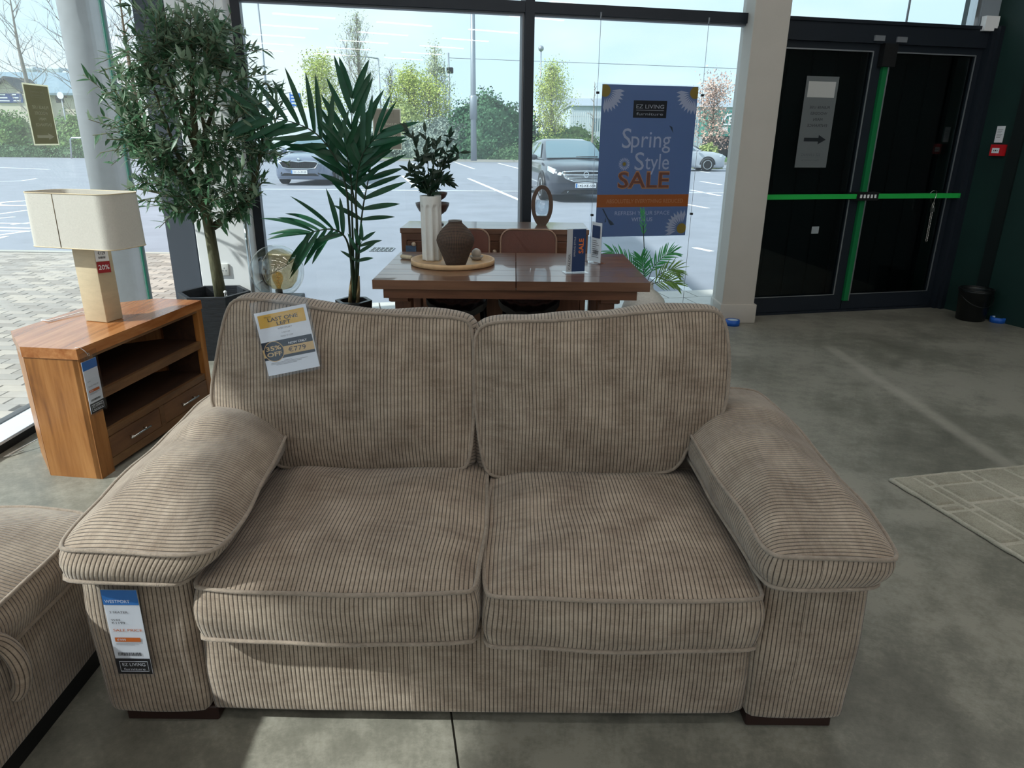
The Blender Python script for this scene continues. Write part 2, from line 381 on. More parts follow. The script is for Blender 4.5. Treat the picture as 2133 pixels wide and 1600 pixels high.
# floor slabs with sawn joints (a joint runs towards the sofa at the lower edge of the picture)
LX, CY = -2.45, 4.94                                        # inner face of the left ledge, corner
JX0 = PZ(955, 1598).x; JX1 = PZ(942, 1502).x; JA = (JX1-JX0)/(PZ(942, 1502).y-PZ(955, 1598).y)
RW0, RW1 = V(3.97, 6.47, 0), V(4.275, 5.64, 0)              # foot of the dark green wall
rdir = (RW1-RW0).normalized(); RW2 = RW0 + rdir*13.0
fb = MB(); g = 0.006
def jx(y): return JX0 + JA*(y-PZ(955, 1598).y)
fb.prism([(-2.7, -18), (jx(-18)-g/2, -18), (jx(1.75)-g/2, 1.75), (-2.7, 1.75)], -0.12, 0.0)
fb2 = MB().prism([(jx(-18)+g/2, -18), (9.5, -18), (9.5, 1.75), (jx(1.75)+g/2, 1.75)], -0.12, 0.0)
fb3 = MB().prism([(-2.7, 1.75), (9.5, 1.75), (9.5, WC+WM*9.5), (-2.7, WC-WM*2.7)], -0.12, 0.0)
fl = struct('floor', fb, m_floor); struct('floor_slab', fb2, m_floor, fl); struct('floor_slab', fb3, m_floor, fl)
struct('floor_joint', MB().box(-2.7, 9.5, -18, 1.78, -0.14, -0.006), mat('joint filler', srgb(60, 58, 52), 0.9), fl)

# ceiling and the unseen walls of the showroom
struct('ceiling', MB().prism([(-2.7, -18), (9.5, -18), (9.5, WC+WM*9.5), (-2.7, WC-WM*2.7)], 4.3, 4.42), m_ceil)
struct('wall_rear', MB().box(-2.7, 9.5, -18.15, -18.0, 0, 4.3), m_white)
m_wallr = m_green
rn = Vector((rdir.y, -rdir.x, 0))
if rn.x > 0: rn = -rn
struct('wall_right', MB().obox(RW0-rdir*0.3, rdir*16, -rn*0.12, (0, 0, 4.3)), m_green)
# dark upright batten and panel joint on the green wall
tm = MB(); q0 = RW0+rdir*0.02; tm.obox(q0, rdir*0.10, rn*0.05, (0, 0, 2.36)); struct('trim_1', tm, m_frame)
bt = [PZ(2032, 672)]
s1 = (V(4.10, 6.1, 0)-RW0).dot(rdir)
tm = MB(); tm.obox(RW0+rdir*s1, rdir*0.10, rn*0.02, (0, 0, 4.3)); struct('trim_2', tm, mat('black green batten', srgb(8, 20, 20), 0.5))

# ---- back window wall
CX = 0.084
MULL = [-1.845, CX]
XL, XR = -2.46, 2.02
TZ0, TZ1, TOP = 2.295, 2.365, 4.3
def wbox(mb, x0, x1, z0, z1, off0, off1):                   # box in the plane of the wall, off = distance inwards
    a = wallp(x0, z0, off0); mb.obox(a, wallp(x1, z0, off0)-a, WN*(off1-off0), (0, 0, z1-z0)); return mb
wall = struct('wall_back', wbox(MB(), XL, 4.2, TOP-0.25, TOP, -0.08, 0.08), m_frame)
for i, (x0, x1) in enumerate([(XL+0.1, MULL[0]), (MULL[0], MULL[1]), (MULL[1], 1.80)]):
    w = struct('window_%d' % (i+1), wbox(MB(), x0, x1, 0.0, 0.075, -0.06, 0.07), m_frame)
    struct('glass_pane', wbox(MB(), x0+0.03, x1-0.03, 0.07, TZ0, -0.006, 0.006), m_glass, w)
    struct('upper_pane', wbox(MB(), x0+0.03, x1-0.03, TZ1, TOP-0.2, -0.006, 0.006), m_glass, w)
    struct('transom', wbox(MB(), x0, x1, TZ0, TZ1, -0.06, 0.07), m_frame, w)
    struct('glazing_bead', wbox(wbox(MB(), x0+0.03, x1-0.03, TZ0-0.014, TZ0, -0.03, 0.035), x0+0.03, x1-0.03, 0.075, 0.09, -0.03, 0.035), m_grey, w)
tr = 3
for x in MULL:
    mb = MB(); wbox(mb, x-0.033, x+0.033, 0, TOP-0.2, -0.07, 0.075)
    o = struct('trim_%d' % tr, mb, m_frame); tr += 1
    struct('glazing_bead', wbox(MB(), x-0.047, x-0.033, 0.09, TZ0-0.014, -0.03, 0.045), m_grey, o)

# white ledge tiles at the foot of the left glazing
m_tile = mat('white ledge tile', srgb(214, 222, 232), 0.25, var=0.02, scale=4)
ledge = struct('trim_%d' % tr, MB().box(-2.60, LX, -18, CY-0.1, 0, 0.045), m_black); tr += 1
y = -2.0
while y < CY-0.2:
    y1 = min(y+0.597, CY-0.1); struct('ledge_tile', MB().bbox(-2.598, LX+0.004, y, y1, 0.04, 0.055, 0.002, 1), m_tile, ledge); y += 0.6

# ---- left glazing
wl = struct('wall_left', MB().box(-2.68, -2.56, -18, CY, TOP-0.35, TOP), m_frame)
ys = [-18.0, -15.2, -12.8, -10.4, -8.0, -5.6, -3.2, -0.75, 1.95, CY-0.02]
for i in range(len(ys)-1):
    w = struct('window_%d' % (i+10), MB().box(-2.66, -2.57, ys[i], ys[i+1], 0.0, 0.05), m_black)
    struct('glass_pane', MB().box(-2.622, -2.61, ys[i]+0.02, ys[i+1]-0.02, 0.05, TOP-0.3), m_glass, w)
    if i:
        o = struct('trim_%d' % tr, MB().box(-2.68, -2.56, ys[i]-0.03, ys[i]+0.03, 0, TOP-0.3), m_frame); tr += 1
# green glass edge where the corner panes meet
e = struct('trim_%d' % tr, MB().box(-2.625, -2.607, CY-0.03, CY-0.005, 0.05, TOP-0.3), m_edge); tr += 1

# corner post (dark) and the white boxed pier with its socket
a = PY(352, 500, 4.97); b = PY(409, 500, 4.97)
struct('trim_%d' % tr, MB().box(a.x, b.x, 4.95, 5.10, 0, TOP), mat('slate grey cladding', srgb(72, 78, 88), 0.6)); tr += 1
a = PY(409, 500, 4.93); b = PY(519, 500, 4.93)
pier_x0, pier_x1 = a.x, b.x
struct('wall_pier', MB().bbox(a.x, b.x, 4.93, 5.12, 0, TOP, 0.004, 1), m_white)

# ---- white square column with skirting, right of the window
col = struct('wall_column', MB().bbox(1.757, 2.025, 5.745, 6.05, 0, TOP, 0.004, 1), m_pier)
bs = MB().bbox(1.742, 2.045, 5.725, 6.04, 0, 0.16, 0.006, 2)
struct('baseboard_column', bs, m_pier)

# ---- glazed double door
DX0, DX1 = 2.02, 3.98
d = struct('wall_door_head', wbox(MB(), DX0, DX1, 2.20, 2.345, -0.06, 0.06), m_frame)
struct('lintel', wbox(MB(), DX0, DX1, 2.335, 2.36, 0.06, 0.075), m_frame, d)
w = struct('window_9', wbox(MB(), DX0, DX1, TOP-0.3, TOP-0.2, -0.05, 0.05), m_frame)
struct('glass_pane', wbox(MB(), DX0, 3.78, 2.36, TOP-0.25, -0.006, 0.006), m_glass, w)
xm = PW(1895, 5).x; struct('glass_joint', wbox(MB(), xm-0.004, xm+0.004, 2.36, TOP-0.25, -0.008, 0.008), m_grey, w)
struct('frame_stile', wbox(MB(), 3.76, 3.80, 2.345, TOP-0.25, -0.05, 0.03), m_alu, w)
struct('wall_overdoor', wbox(MB(), 3.80, 4.05, 2.36, TOP, -0.05, 0.04), mat('grey cladding', srgb(140, 150, 158), 0.5))
struct('trim_%d' % tr, wbox(MB(), DX0, DX1, 0.0, 0.018, -0.05, 0.06), m_frame); tr += 1
struct('trim_%d' % tr, wbox(MB(), 3.90, 4.06, 0, 2.345, -0.06, 0.10), m_frame); tr += 1
def door(n, x0, x1, gx0, gx1, hinge):
    fr = MB(); wbox(fr, x0, gx0, 0.02, 2.2, -0.025, 0.03); wbox(fr, gx1, x1, 0.02, 2.2, -0.025, 0.03)
    wbox(fr, gx0, gx1, 0.02, 0.155, -0.025, 0.03); wbox(fr, gx0, gx1, 2.145, 2.2, -0.025, 0.03)
    dd = struct('door_%d' % n, fr, m_frame)
    struct('glass_pane', wbox(MB(), gx0, gx1, 0.155, 2.145, -0.004, 0.004), m_doorglass, dd)
    bd = MB()
    for z0, z1, xa, xb in ((2.138, 2.148, gx0, gx1), (0.152, 0.158, gx0, gx1), (0.155, 2.145, gx0-0.003, gx0+0.004), (0.155, 2.145, gx1-0.006, gx1+0.004)):
        wbox(bd, xa, xb, z0, z1, 0.028, 0.034)
    struct('glazing_trim', bd, m_alu, dd)
    return dd
GA, GB = PW(1815, 103).x, PW(1852, 105).x
XC = (GA+GB)/2+0.01
GE = PW(2027, 115).x
d1 = door(1, DX0, XC-0.004, DX0+0.06, GA, 0); d2 = door(2, XC+0.004, 3.90, GB, GE, 1)
m_bar = mat('green push bar', srgb(38, 178, 78), 0.4)
zb = PW(1700, 408).z
def pushbar(dd, xa, xb):
    o = struct('push_bar', wbox(MB(), xa, xb, zb-0.02, zb+0.02, 0.075, 0.10), m_bar, dd)
    br = MB(); wbox(br, xa, xa+0.03, zb-0.03, zb+0.03, 0.03, 0.085); wbox(br, xb-0.03, xb, zb-0.03, zb+0.03, 0.03, 0.085); struct('bracket', br, m_black, dd)
pushbar(d1, DX0+0.01, PW(1768, 408).x); pushbar(d2, PW(1812, 408).x, PW(1981, 408).x)
lk = MB(); xa, xb = PW(1768, 408).x, PW(1812, 408).x; wbox(lk, xa, xb, zb-0.035, zb+0.035, 0.03, 0.105); struct('lock_case', lk, m_black, d2)
lm = MB()
for k in range(5): wbox(lm, xa+0.03+k*0.034, xa+0.048+k*0.034, zb-0.013, zb+0.015, 0.105, 0.107)
struct('lock_marking', lm, m_white, d2)
gx = PW(1836, 130).x; struct('vertical_rod', wbox(MB(), gx-0.022, gx+0.022, 0.10, 2.03, 0.03, 0.06), mat('green rod cover', srgb(18, 112, 62), 0.4), d2)
struct('rod_guard', wbox(MB(), gx+0.022, gx+0.03, 0.10, 2.03, 0.03, 0.062), m_alu, d2)
struct('rod_case', wbox(MB(), gx-0.06, gx+0.06, 2.03, 2.2, 0.03, 0.09), m_black, d2)
for q in ((1820, 82), (1866, 85)): 
    c_ = PW(*q); struct('contact_plate', wbox(MB(), c_.x-0.045, c_.x+0.045, c_.z-0.02, c_.z+0.02, 0.06, 0.075), m_grey, d1 if q[0] < 1840 else d2)
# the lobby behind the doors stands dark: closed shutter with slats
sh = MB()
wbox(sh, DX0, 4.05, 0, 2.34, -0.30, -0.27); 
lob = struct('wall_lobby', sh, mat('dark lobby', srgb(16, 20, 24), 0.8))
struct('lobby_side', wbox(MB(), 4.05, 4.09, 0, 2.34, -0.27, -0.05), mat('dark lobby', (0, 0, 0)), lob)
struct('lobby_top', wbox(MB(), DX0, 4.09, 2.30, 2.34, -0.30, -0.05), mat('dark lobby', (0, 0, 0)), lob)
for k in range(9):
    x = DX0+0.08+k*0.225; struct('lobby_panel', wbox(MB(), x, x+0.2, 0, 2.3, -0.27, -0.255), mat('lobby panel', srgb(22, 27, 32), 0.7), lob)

# ---- canopy over the left glazing, carried by a round column
struct('ceiling_canopy', MB().box(-4.27, -2.7, -18, 9.5, 3.75, 4.2), m_white)
cp = PZ(262, 640); ccx, ccy = PY(264, 560, 5.35).x, 5.35
m_conc = mat('concrete column', srgb(136, 142, 146), 0.8, var=0.10, scale=7, bump=0.1)
struct('trim_%d' % tr, MB().lathe([(0.145, -0.1), (0.145, 3.75)], 40, (ccx, ccy, 0)), m_conc); tr += 1

# ---- ceiling lights of the showroom: linear fittings in rows
m_led = emit('lamp diffuser', (1.0, 0.965, 0.92), LEDS if 'LEDS' in globals() else 14.0)
cl = None
for ix, x in enumerate((-1.3, 1.2, 3.7, 6.2)):
    for iy, yy in enumerate((4.0, 2.0, 0.0, -2.0, -4.0, -6.0, -8.5, -10.5, -12.5, -14.5, -16.5)):
        if x > 5 and yy > 3: continue
        t = thing('ceiling_light', 'long white linear ceiling light in the showroom, reflected in the window glass', 'light', (x, yy, 4.18), 'linear ceiling lights')
        build('housing', MB().bbox(-0.75, 0.75, -0.06, 0.06, 0.02, 0.07, 0.008, 1), m_white, t, True)
        build('diffuser', MB().bbox(-0.73, 0.73, -0.05, 0.05, 0.0, 0.022, 0.006, 1), m_led, t, True)
        for sx in (-0.5, 0.5): build('suspension_rod', MB().tube([(sx, 0, 0.07), (sx, 0, 0.12)], 0.004, 6), m_alu, t, True)
# ================================================================== upholstery
CORD = corduroy('ribbed corduroy', srgb(172, 157, 141), srgb(125, 110, 96), srgb(60, 51, 44))
PIPE = mat('corduroy piping', srgb(144, 131, 118), 0.85, var=0.18, scale=60, bump=0.3, bscale=300, spec=0.15, sheen=0.25)
m_foot = mat('dark stained foot', srgb(42, 24, 20), 0.4)

def smooth_closed(pts, it=3):
    for _ in range(it):
        q = []
        for i in range(len(pts)):
            a, b = pts[i], pts[(i+1) % len(pts)]
            q.append((a[0]*.75+b[0]*.25, a[1]*.75+b[1]*.25)); q.append((a[0]*.25+b[0]*.75, a[1]*.25+b[1]*.75))
        pts = q
    return pts
def resample(pts, n):
    L = [0.0]
    for i in range(len(pts)): L.append(L[-1]+math.dist(pts[i], pts[(i+1) % len(pts)]))
    T = L[-1]; out = []; j = 0
    for k in range(n):
        t = T*k/n
        while L[j+1] < t: j += 1
        u = (t-L[j])/max(1e-9, L[j+1]-L[j]); a, b = pts[j], pts[(j+1) % len(pts)]
        out.append((a[0]+(b[0]-a[0])*u, a[1]+(b[1]-a[1])*u))
    return out, T
def rrect(x0, x1, y0, y1, r=0.05):
    return [(x0+r, y0), (x1-r, y0), (x1, y0+r), (x1, y1-r), (x1-r, y1), (x0+r, y1), (x0, y1-r), (x0, y0+r)]
def cushion(root, name, O, e1, e2, out_top, t, crown, crown_b=0.0, out_bot=None, bulge=0.012, ribs='b', wav=0.005, seed=0, N=160, J=26, lift=None, pipe=(True, True), pr=0.0052, pw=3.0, wf=5.0):
    """stuffed boxed cushion: crowned face with straight ribs, a boxing band and piping on its seams"""
    O, e1, e2 = Vector(O), Vector(e1).normalized(), Vector(e2).normalized(); e3 = e1.cross(e2)
    top, per = resample(smooth_closed(out_top, 2), N); bot = resample(smooth_closed(out_bot or out_top, 2), N)[0]
    def nz(a, b, c, k): return mnoise.noise(Vector((a*wf+seed*7.3, b*wf+seed*3.1, c*wf+k*11.7)))
    def W(a, b, c): 
        c2 = c + wav*nz(a, b, 0, 1)*1.3 + (lift(a, b, c) if lift else 0)
        a2 = a + wav*0.9*nz(a, b, c*2, 2); b2 = b + wav*0.9*nz(a, b, c*2, 3)
        return O+e1*a2+e2*b2+e3*c2
    mb = MB()
    def face(o, c0, cr, flip):
        ca = (min(p[0] for p in o)+max(p[0] for p in o))/2; cb = (min(p[1] for p in o)+max(p[1] for p in o))/2
        vs = []; uv = []
        for j in range(J+1):
            s = 1-j/J if j < J else 0.0
            s = s if j < J else 0.0
            h = cr*(1-abs(s)**pw)
            for (a, b) in o:
                x, y = ca+(a-ca)*s, cb+(b-cb)*s
                hh = h*(1+0.2*nz(x*1.2, y*1.2, 5, 4)) if cr else 0
                vs.append(W(x, y, c0+hh)); uv.append((x, y) if ribs == 'b' else (y, x))
            if j == J: break
        fs = []
        for j in range(J):
            for k in range(N):
                q = (j*N+k, j*N+(k+1) % N, (j+1)*N+(k+1) % N, (j+1)*N+k); fs.append(q[::-1] if flip else q)
        mb.add(vs, fs, uv, True)
    face(top, t/2, crown, False); face(bot, -t/2, -crown_b, True)
    K = 7; vs = []; uv = []
    for j in range(K+1):
        s = j/K
        for k in range(N+1):
            a0, b0 = top[k % N]; a1, b1 = bot[k % N]; pa, pb = top[(k-1) % N]; na, nb = top[(k+1) % N]
            tx, ty = na-pa, nb-pb; l = math.hypot(tx, ty) or 1
            bu = bulge*math.sin(math.pi*s)*(1+0.5*nz(a0, b0, 9, 6))
            vs.append(W(a0+(a1-a0)*s+ty/l*bu, b0+(b1-b0)*s-tx/l*bu, t/2-t*s)); uv.append((per*k/N, -t*s))
    M = N+1
    fs = [(j*M+k, (j+1)*M+k, (j+1)*M+k+1, j*M+k+1) for j in range(K) for k in range(N)]
    mb.add(vs, fs, uv, True)
    o = build(name, mb, CORD, root)
    for flag, ol, c in ((pipe[0], top, t/2), (pipe[1], bot, -t/2)):
        if flag:
            pts = []
            for k in range(N):
                pa, pb = ol[(k-1) % N]; na, nb = ol[(k+1) % N]; tx, ty = na-pa, nb-pb; l = math.hypot(tx, ty) or 1
                pts.append(W(ol[k][0]+ty/l*0.003, ol[k][1]-tx/l*0.003, c))
            build('piping', MB().tube(pts, pr, 8, closed=True), PIPE, o)
    return o
def panel(root, name, x0, x1, y0, y1, z0, z1, r=0.025, mat_=None, puff=0.006, seed=1):
    """upholstered block: rounded plan, vertical ribs"""
    out, per = resample(smooth_closed(rrect(x0, x1, y0, y1, r), 2), 120); mb = MB(); N = 120; K = 14; vs = []; uv = []
    prof = [(0, r*0.45), (0.012, r*0.18), (0.035, 0.04*r)]+[(k/K, 0) for k in range(1, K)]+[(0.955, 0.08*r), (0.985, r*0.3), (1, r*0.7)]
    for (s, ins) in prof:
        for k in range(N+1):
            a, b = out[k % N]; pa, pb = out[(k-1) % N]; na, nb = out[(k+1) % N]; tx, ty = na-pa, nb-pb; l = math.hypot(tx, ty) or 1
            d = ins - puff*math.sin(math.pi*s)*(1+mnoise.noise(Vector((a*6, b*6, s*3+seed))))
            vs.append(Vector((a-ty/l*d, b+tx/l*d, z0+(z1-z0)*s))); uv.append((per*k/N, (z1-z0)*s))
    M = N+1
    mb.add(vs, [(j*M+k, j*M+k+1, (j+1)*M+k+1, (j+1)*M+k) for j in range(len(prof)-1) for k in range(N)], uv, True)
    top = vs[-M:-1]; bot = vs[:N]
    mb.add(top, [tuple(range(N))], [(p.x, p.y) for p in top]); mb.add(bot, [tuple(range(N-1, -1, -1))], [(p.x, p.y) for p in bot])
    return build(name, mb, mat_ or CORD, root)

sofa = thing('sofa', 'beige brown ribbed corduroy two seater sofa with loose back cushions, in the centre', 'sofa', (-0.085, 1.95, 0))
# base and arms
panel(sofa, 'seat_base', -0.775, 0.615, 1.415, 2.42, 0.045, 0.335, 0.02, seed=2)
panel(sofa, 'arm_panel', -1.040, -0.765, 1.405, 2.44, 0.043, 0.475, 0.024, seed=3)
panel(sofa, 'arm_panel', 0.604, 0.872, 1.405, 2.44, 0.043, 0.475, 0.024, seed=4)
panel(sofa, 'back_frame', -0.93, 0.60, 2.30, 2.48, 0.068, 0.74, 0.05, seed=5)
X_, Y_, Z_ = (1, 0, 0), (0, 1, 0), (0, 0, 1)
cushion(sofa, 'seat_cushion', (0, 0, 0.378), X_, Y_, rrect(-0.752, -0.072, 1.362, 2.06, 0.035), 0.142, 0.042, seed=1, bulge=0.016, wav=0.008)
cushion(sofa, 'seat_cushion', (0, 0, 0.370), X_, Y_, rrect(-0.066, 0.604, 1.362, 2.06, 0.035), 0.142, 0.042, seed=2, bulge=0.016, wav=0.008)
# back cushions lean on the frame
up = (0, 0.217, 0.976)
def bl(a, b, c): return 0.0
L_out = [(-0.70, -0.01), (-0.16, -0.01), (-0.128, 0.02), (-0.122, 0.25), (-0.122, 0.44), (-0.155, 0.470), (-0.36, 0.470), (-0.56, 0.482), (-0.72, 0.510), (-0.835, 0.522), (-0.872, 0.490), (-0.905, 0.36), (-0.938, 0.215), (-0.920, 0.165), (-0.83, 0.095), (-0.755, 0.02)]
R_out = [(-0.055, -0.03), (0.10, -0.015), (0.47, -0.005), (0.525, 0.02), (0.55, 0.09), (0.64, 0.16), (0.668, 0.22), (0.665, 0.38), (0.650, 0.472), (0.615, 0.506), (0.44, 0.497), (0.20, 0.468), (-0.02, 0.462), (-0.095, 0.446), (-0.118, 0.40), (-0.115, 0.22), (-0.092, 0.02)]
cushion(sofa, 'back_cushion', (0, 2.06, 0.455), X_, up, L_out, 0.17, 0.055, seed=5, bulge=0.026, wav=0.0065, pw=2.6)
cushion(sofa, 'back_cushion', (0, 2.052, 0.452), X_, up, R_out, 0.17, 0.055, seed=6, bulge=0.026, wav=0.0065, pw=2.6)
# pillow-top arms
La = [(-0.985, 1.345), (-0.70, 1.345), (-0.655, 1.375), (-0.655, 1.55), (-0.675, 1.8), (-0.71, 2.05), (-0.74, 2.34), (-0.80, 2.40), (-1.0, 2.40), (-1.055, 2.33), (-1.06, 2.0), (-1.055, 1.6), (-1.03, 1.375)]
Lb = [(-0.99, 1.35), (-0.79, 1.35), (-0.735, 1.375), (-0.735, 1.55), (-0.735, 1.8), (-0.735, 2.05), (-0.75, 2.34), (-0.80, 2.40), (-1.0, 2.40), (-1.055, 2.33), (-1.06, 2.0), (-1.06, 1.6), (-1.045, 1.375)]
def la(a, b, c): return 0.030*max(0, min(1, (b-1.4)/0.9))
cushion(sofa, 'arm_cushion', (0, 0, 0.522), X_, Y_, La, 0.085, 0.080, out_bot=Lb, seed=11, bulge=0.015, wav=0.009, ribs='a', lift=la, pw=2.4)
Ra = [(0.63, 1.352), (0.84, 1.345), (0.89, 1.375), (0.905, 1.6), (0.91, 2.0), (0.905, 2.33), (0.86, 2.40), (0.66, 2.40), (0.60, 2.34), (0.555, 2.05), (0.565, 1.8), (0.585, 1.55), (0.593, 1.378)]
Rb = [(0.63, 1.36), (0.82, 1.355), (0.875, 1.385), (0.895, 1.6), (0.90, 2.0), (0.90, 2.33), (0.86, 2.40), (0.66, 2.40), (0.60, 2.34), (0.56, 2.05), (0.57, 1.8), (0.585, 1.55), (0.595, 1.385)]
cushion(sofa, 'arm_cushion', (0, 0, 0.522), X_, Y_, Ra, 0.085, 0.080, out_bot=Rb, seed=12, bulge=0.012, wav=0.009, ribs='a', lift=la, pw=2.4)
for (x0, x1) in ((-1.0, -0.76), (0.622, 0.845)):
    for (y0, y1) in ((1.43, 1.51), (2.34, 2.42)):
        build('foot', MB().bbox(x0, x1, y0, y1, 0.0, 0.045, 0.004, 1), m_foot, sofa)
build('dust_cover', MB().box(-1.02, 0.85, 1.52, 2.44, 0.038, 0.05), m_black, sofa)

stool = thing('storage_footstool', 'beige corduroy storage footstool with a fabric pull strap, cut by the left edge', 'footstool', (-1.6, 1.25, 0))
panel(stool, 'base', -2.02, -1.165, 0.80, 1.72, 0.065, 0.335, 0.03, seed=8)
cushion(stool, 'lid', (0, 0, 0.393), X_, Y_, rrect(-2.03, -1.155, 0.79, 1.73, 0.06), 0.115, 0.085, seed=21, bulge=0.012, wav=0.008, ribs='a', pw=2.2)
build('plinth', MB().box(-2.0, -1.185, 0.82, 1.70, 0.0, 0.065), m_black, stool)
sp = []
# looped strap hanging from the lid seam
ctl = [PX(x, y, xx) for x, y, xx in ((-40, 1330, -1.160), (0, 1338, -1.140), (28, 1362, -1.130), (44, 1395, -1.128), (46, 1428, -1.136), (34, 1450, -1.155))]
n = 24
for k in range(n+1):
    f = k/n*(len(ctl)-1); i = min(len(ctl)-2, int(f)); u = f-i; p0, p1, p2, p3 = ctl[max(0, i-1)], ctl[i], ctl[i+1], ctl[min(len(ctl)-1, i+2)]
    sp.append(0.5*((2*p1)+(p2-p0)*u+(2*p0-5*p1+4*p2-p3)*u*u+(3*p1-p0-3*p2+p3)*u**3))
prof_r = [0.016+0.006*math.sin(math.pi*k/n) for k in range(n+1)]
mt = MB(); mt.tube(sp, prof_r, 14)
u2 = [((i % 14)*0.009, (i//14)*0.012) for i in range(len(mt.v))]; mt.uv = [[u2[k] for k in f] for f in mt.f]
build('pull_strap', mt, CORD, stool)

# rug at the right
m_rug = None
def rug_mat(name, ca_, cb_):
    m, nt, p = _base(name); L = nt.links.new
    tc = _n(nt, 'ShaderNodeTexCoord')
    n1 = _n(nt, 'ShaderNodeTexNoise', Scale=4.0, Detail=6.0, Roughness=0.7); L(tc.outputs['Object'], n1.inputs['Vector'])
    n2 = _n(nt, 'ShaderNodeTexNoise', Scale=160.0, Detail=3.0); L(tc.outputs['Object'], n2.inputs['Vector'])
    a = _n(nt, 'ShaderNodeMath', operation='MULTIPLY_ADD'); a.inputs[1].default_value = 0.6; L(n2.outputs['Fac'], a.inputs[0]); L(n1.outputs['Fac'], a.inputs[2])
    cr = _n(nt, 'ShaderNodeValToRGB'); e = cr.color_ramp.elements
    e[0].position = 0.5; e[0].color = ca_+(1,); e[1].position = 1.0; e[1].color = cb_+(1,)
    L(a.outputs[0], cr.inputs['Fac']); L(cr.outputs['Color'], p.inputs['Base Color'])
    b = _n(nt, 'ShaderNodeBump', Strength=0.5, Distance=0.006); L(n2.outputs['Fac'], b.inputs['Height']); L(b.outputs['Normal'], p.inputs['Normal'])
    p.inputs['Roughness'].default_value = 0.95; p.inputs['Specular IOR Level'].default_value = 0.1
    return m
m_rug = rug_mat('pale wool rug lines', srgb(152, 148, 135), srgb(192, 188, 174)); m_rug2 = rug_mat('grey beige wool rug field', srgb(128, 124, 111), srgb(174, 170, 155))
r0, r1, r2 = PZ(1855, 997, 0.014), PZ(2133, 970, 0.014), PZ(2133, 1163, 0.014)
ex = (r1-r0).normalized(); ey = (r2-r0).normalized()
rug = thing('area_rug', 'pale grey beige wool rug with carved lines, at the right edge', 'rug', r0+ex*0.9+ey*0.8-V(0, 0, 0.014))
Wd, Ld = 2.1, 1.7
rz = rug.location.copy(); rz.z = 0
def rp(u, v, z): q = r0+ex*u+ey*v; return Vector((q.x, q.y, z))
mb = MB(); mb.add([rp(0, 0, 0), rp(Wd, 0, 0), rp(Wd, Ld, 0), rp(0, Ld, 0), rp(0.004, 0.004, 0.011), rp(Wd, 0.004, 0.011), rp(Wd, Ld, 0.011), rp(0.004, Ld, 0.011)], [(0, 1, 2, 3), (7, 6, 5, 4), (4, 5, 1, 0), (5, 6, 2, 1), (6, 7, 3, 2), (7, 4, 0, 3)])
build('backing', mb, m_rug, rug)
us = [0.0, 0.11, 0.16, 0.36, 0.42, 0.60, 0.74, 1.0, 1.12, 1.4, 1.75, 2.1]; vs_ = [0.0, 0.10, 0.26, 0.31, 0.56, 0.62, 0.88, 1.0, 1.35, 1.7]
for i in range(len(us)-1):
    j = 0
    while j < len(vs_)-1:
        k = 2 if (i*3+j*5) % 4 == 0 and j < len(vs_)-2 else 1
        gx = 0.010; u0, u1, v0, v1 = us[i]+gx, us[i+1]-gx, vs_[j]+gx, vs_[j+k]-gx; h = 0.0165 if (i+j) % 3 else 0.0185; b_ = 0.006
        mb = MB(); mb.add([rp(u0, v0, 0.010), rp(u1, v0, 0.010), rp(u1, v1, 0.010), rp(u0, v1, 0.010), rp(u0+b_, v0+b_, h), rp(u1-b_, v0+b_, h), rp(u1-b_, v1-b_, h), rp(u0+b_, v1-b_, h)],
            [(7, 6, 5, 4), (4, 5, 1, 0), (5, 6, 2, 1), (6, 7, 3, 2), (7, 4, 0, 3)])
        build('carved_block', mb, m_rug2, rug); j += k
pts = [rp(Wd*k/60, rnd.uniform(-0.003, 0.003), 0.008) for k in range(60, -1, -1)]+[rp(rnd.uniform(-0.003, 0.003), Ld*k/60, 0.008) for k in range(61)]
build('bound_edge', MB().tube(pts, [rnd.uniform(0.0075, 0.0105) for _ in pts], 6), m_rug, rug)
# ================================================================== corner cabinet, lamp, price cards
W_TOP = wood('honey sheesham top', srgb(128, 72, 34), srgb(160, 100, 54), srgb(186, 128, 80), 1, 0.22, 0.9, 0.15)
W_UP = wood('honey sheesham upright', srgb(108, 66, 30), srgb(154, 100, 50), srgb(180, 126, 72), 2, 0.35, 0.8)
W_FR = wood('brown sheesham rail', srgb(84, 56, 34), srgb(112, 78, 48), srgb(132, 98, 64), 1, 0.4, 1.0)
W_DR = wood('brown sheesham drawer', srgb(76, 48, 30), srgb(100, 66, 42), srgb(120, 84, 54), 1, 0.4, 0.7)
W_IN = wood('sheesham with painted shade', srgb(48, 30, 20), srgb(62, 40, 27), srgb(76, 50, 33), 1, 0.6)  # darker copy of the cabinet wood: shade of the openings painted in
m_steel = mat('satin steel', srgb(205, 203, 198), 0.25, 1.0)
m_paper = mat('white paper', srgb(232, 234, 238), 0.6)
m_ink = mat('black ink', srgb(26, 26, 30), 0.6)
m_blue = mat('blue print', srgb(52, 120, 190), 0.5)
m_orange = mat('orange print', srgb(214, 112, 46), 0.5)
m_navy = mat('navy print', srgb(24, 32, 50), 0.5)
m_gold = mat('gold print', srgb(222, 172, 62), 0.5)
m_tan = mat('tan print', srgb(214, 176, 116), 0.5)
m_red = mat('red print', srgb(150, 30, 36), 0.5)
m_greyink = mat('grey ink', srgb(120, 118, 122), 0.6)
m_sleeve = pane('clear sleeve', (0.94, 0.95, 0.97), 0.05)

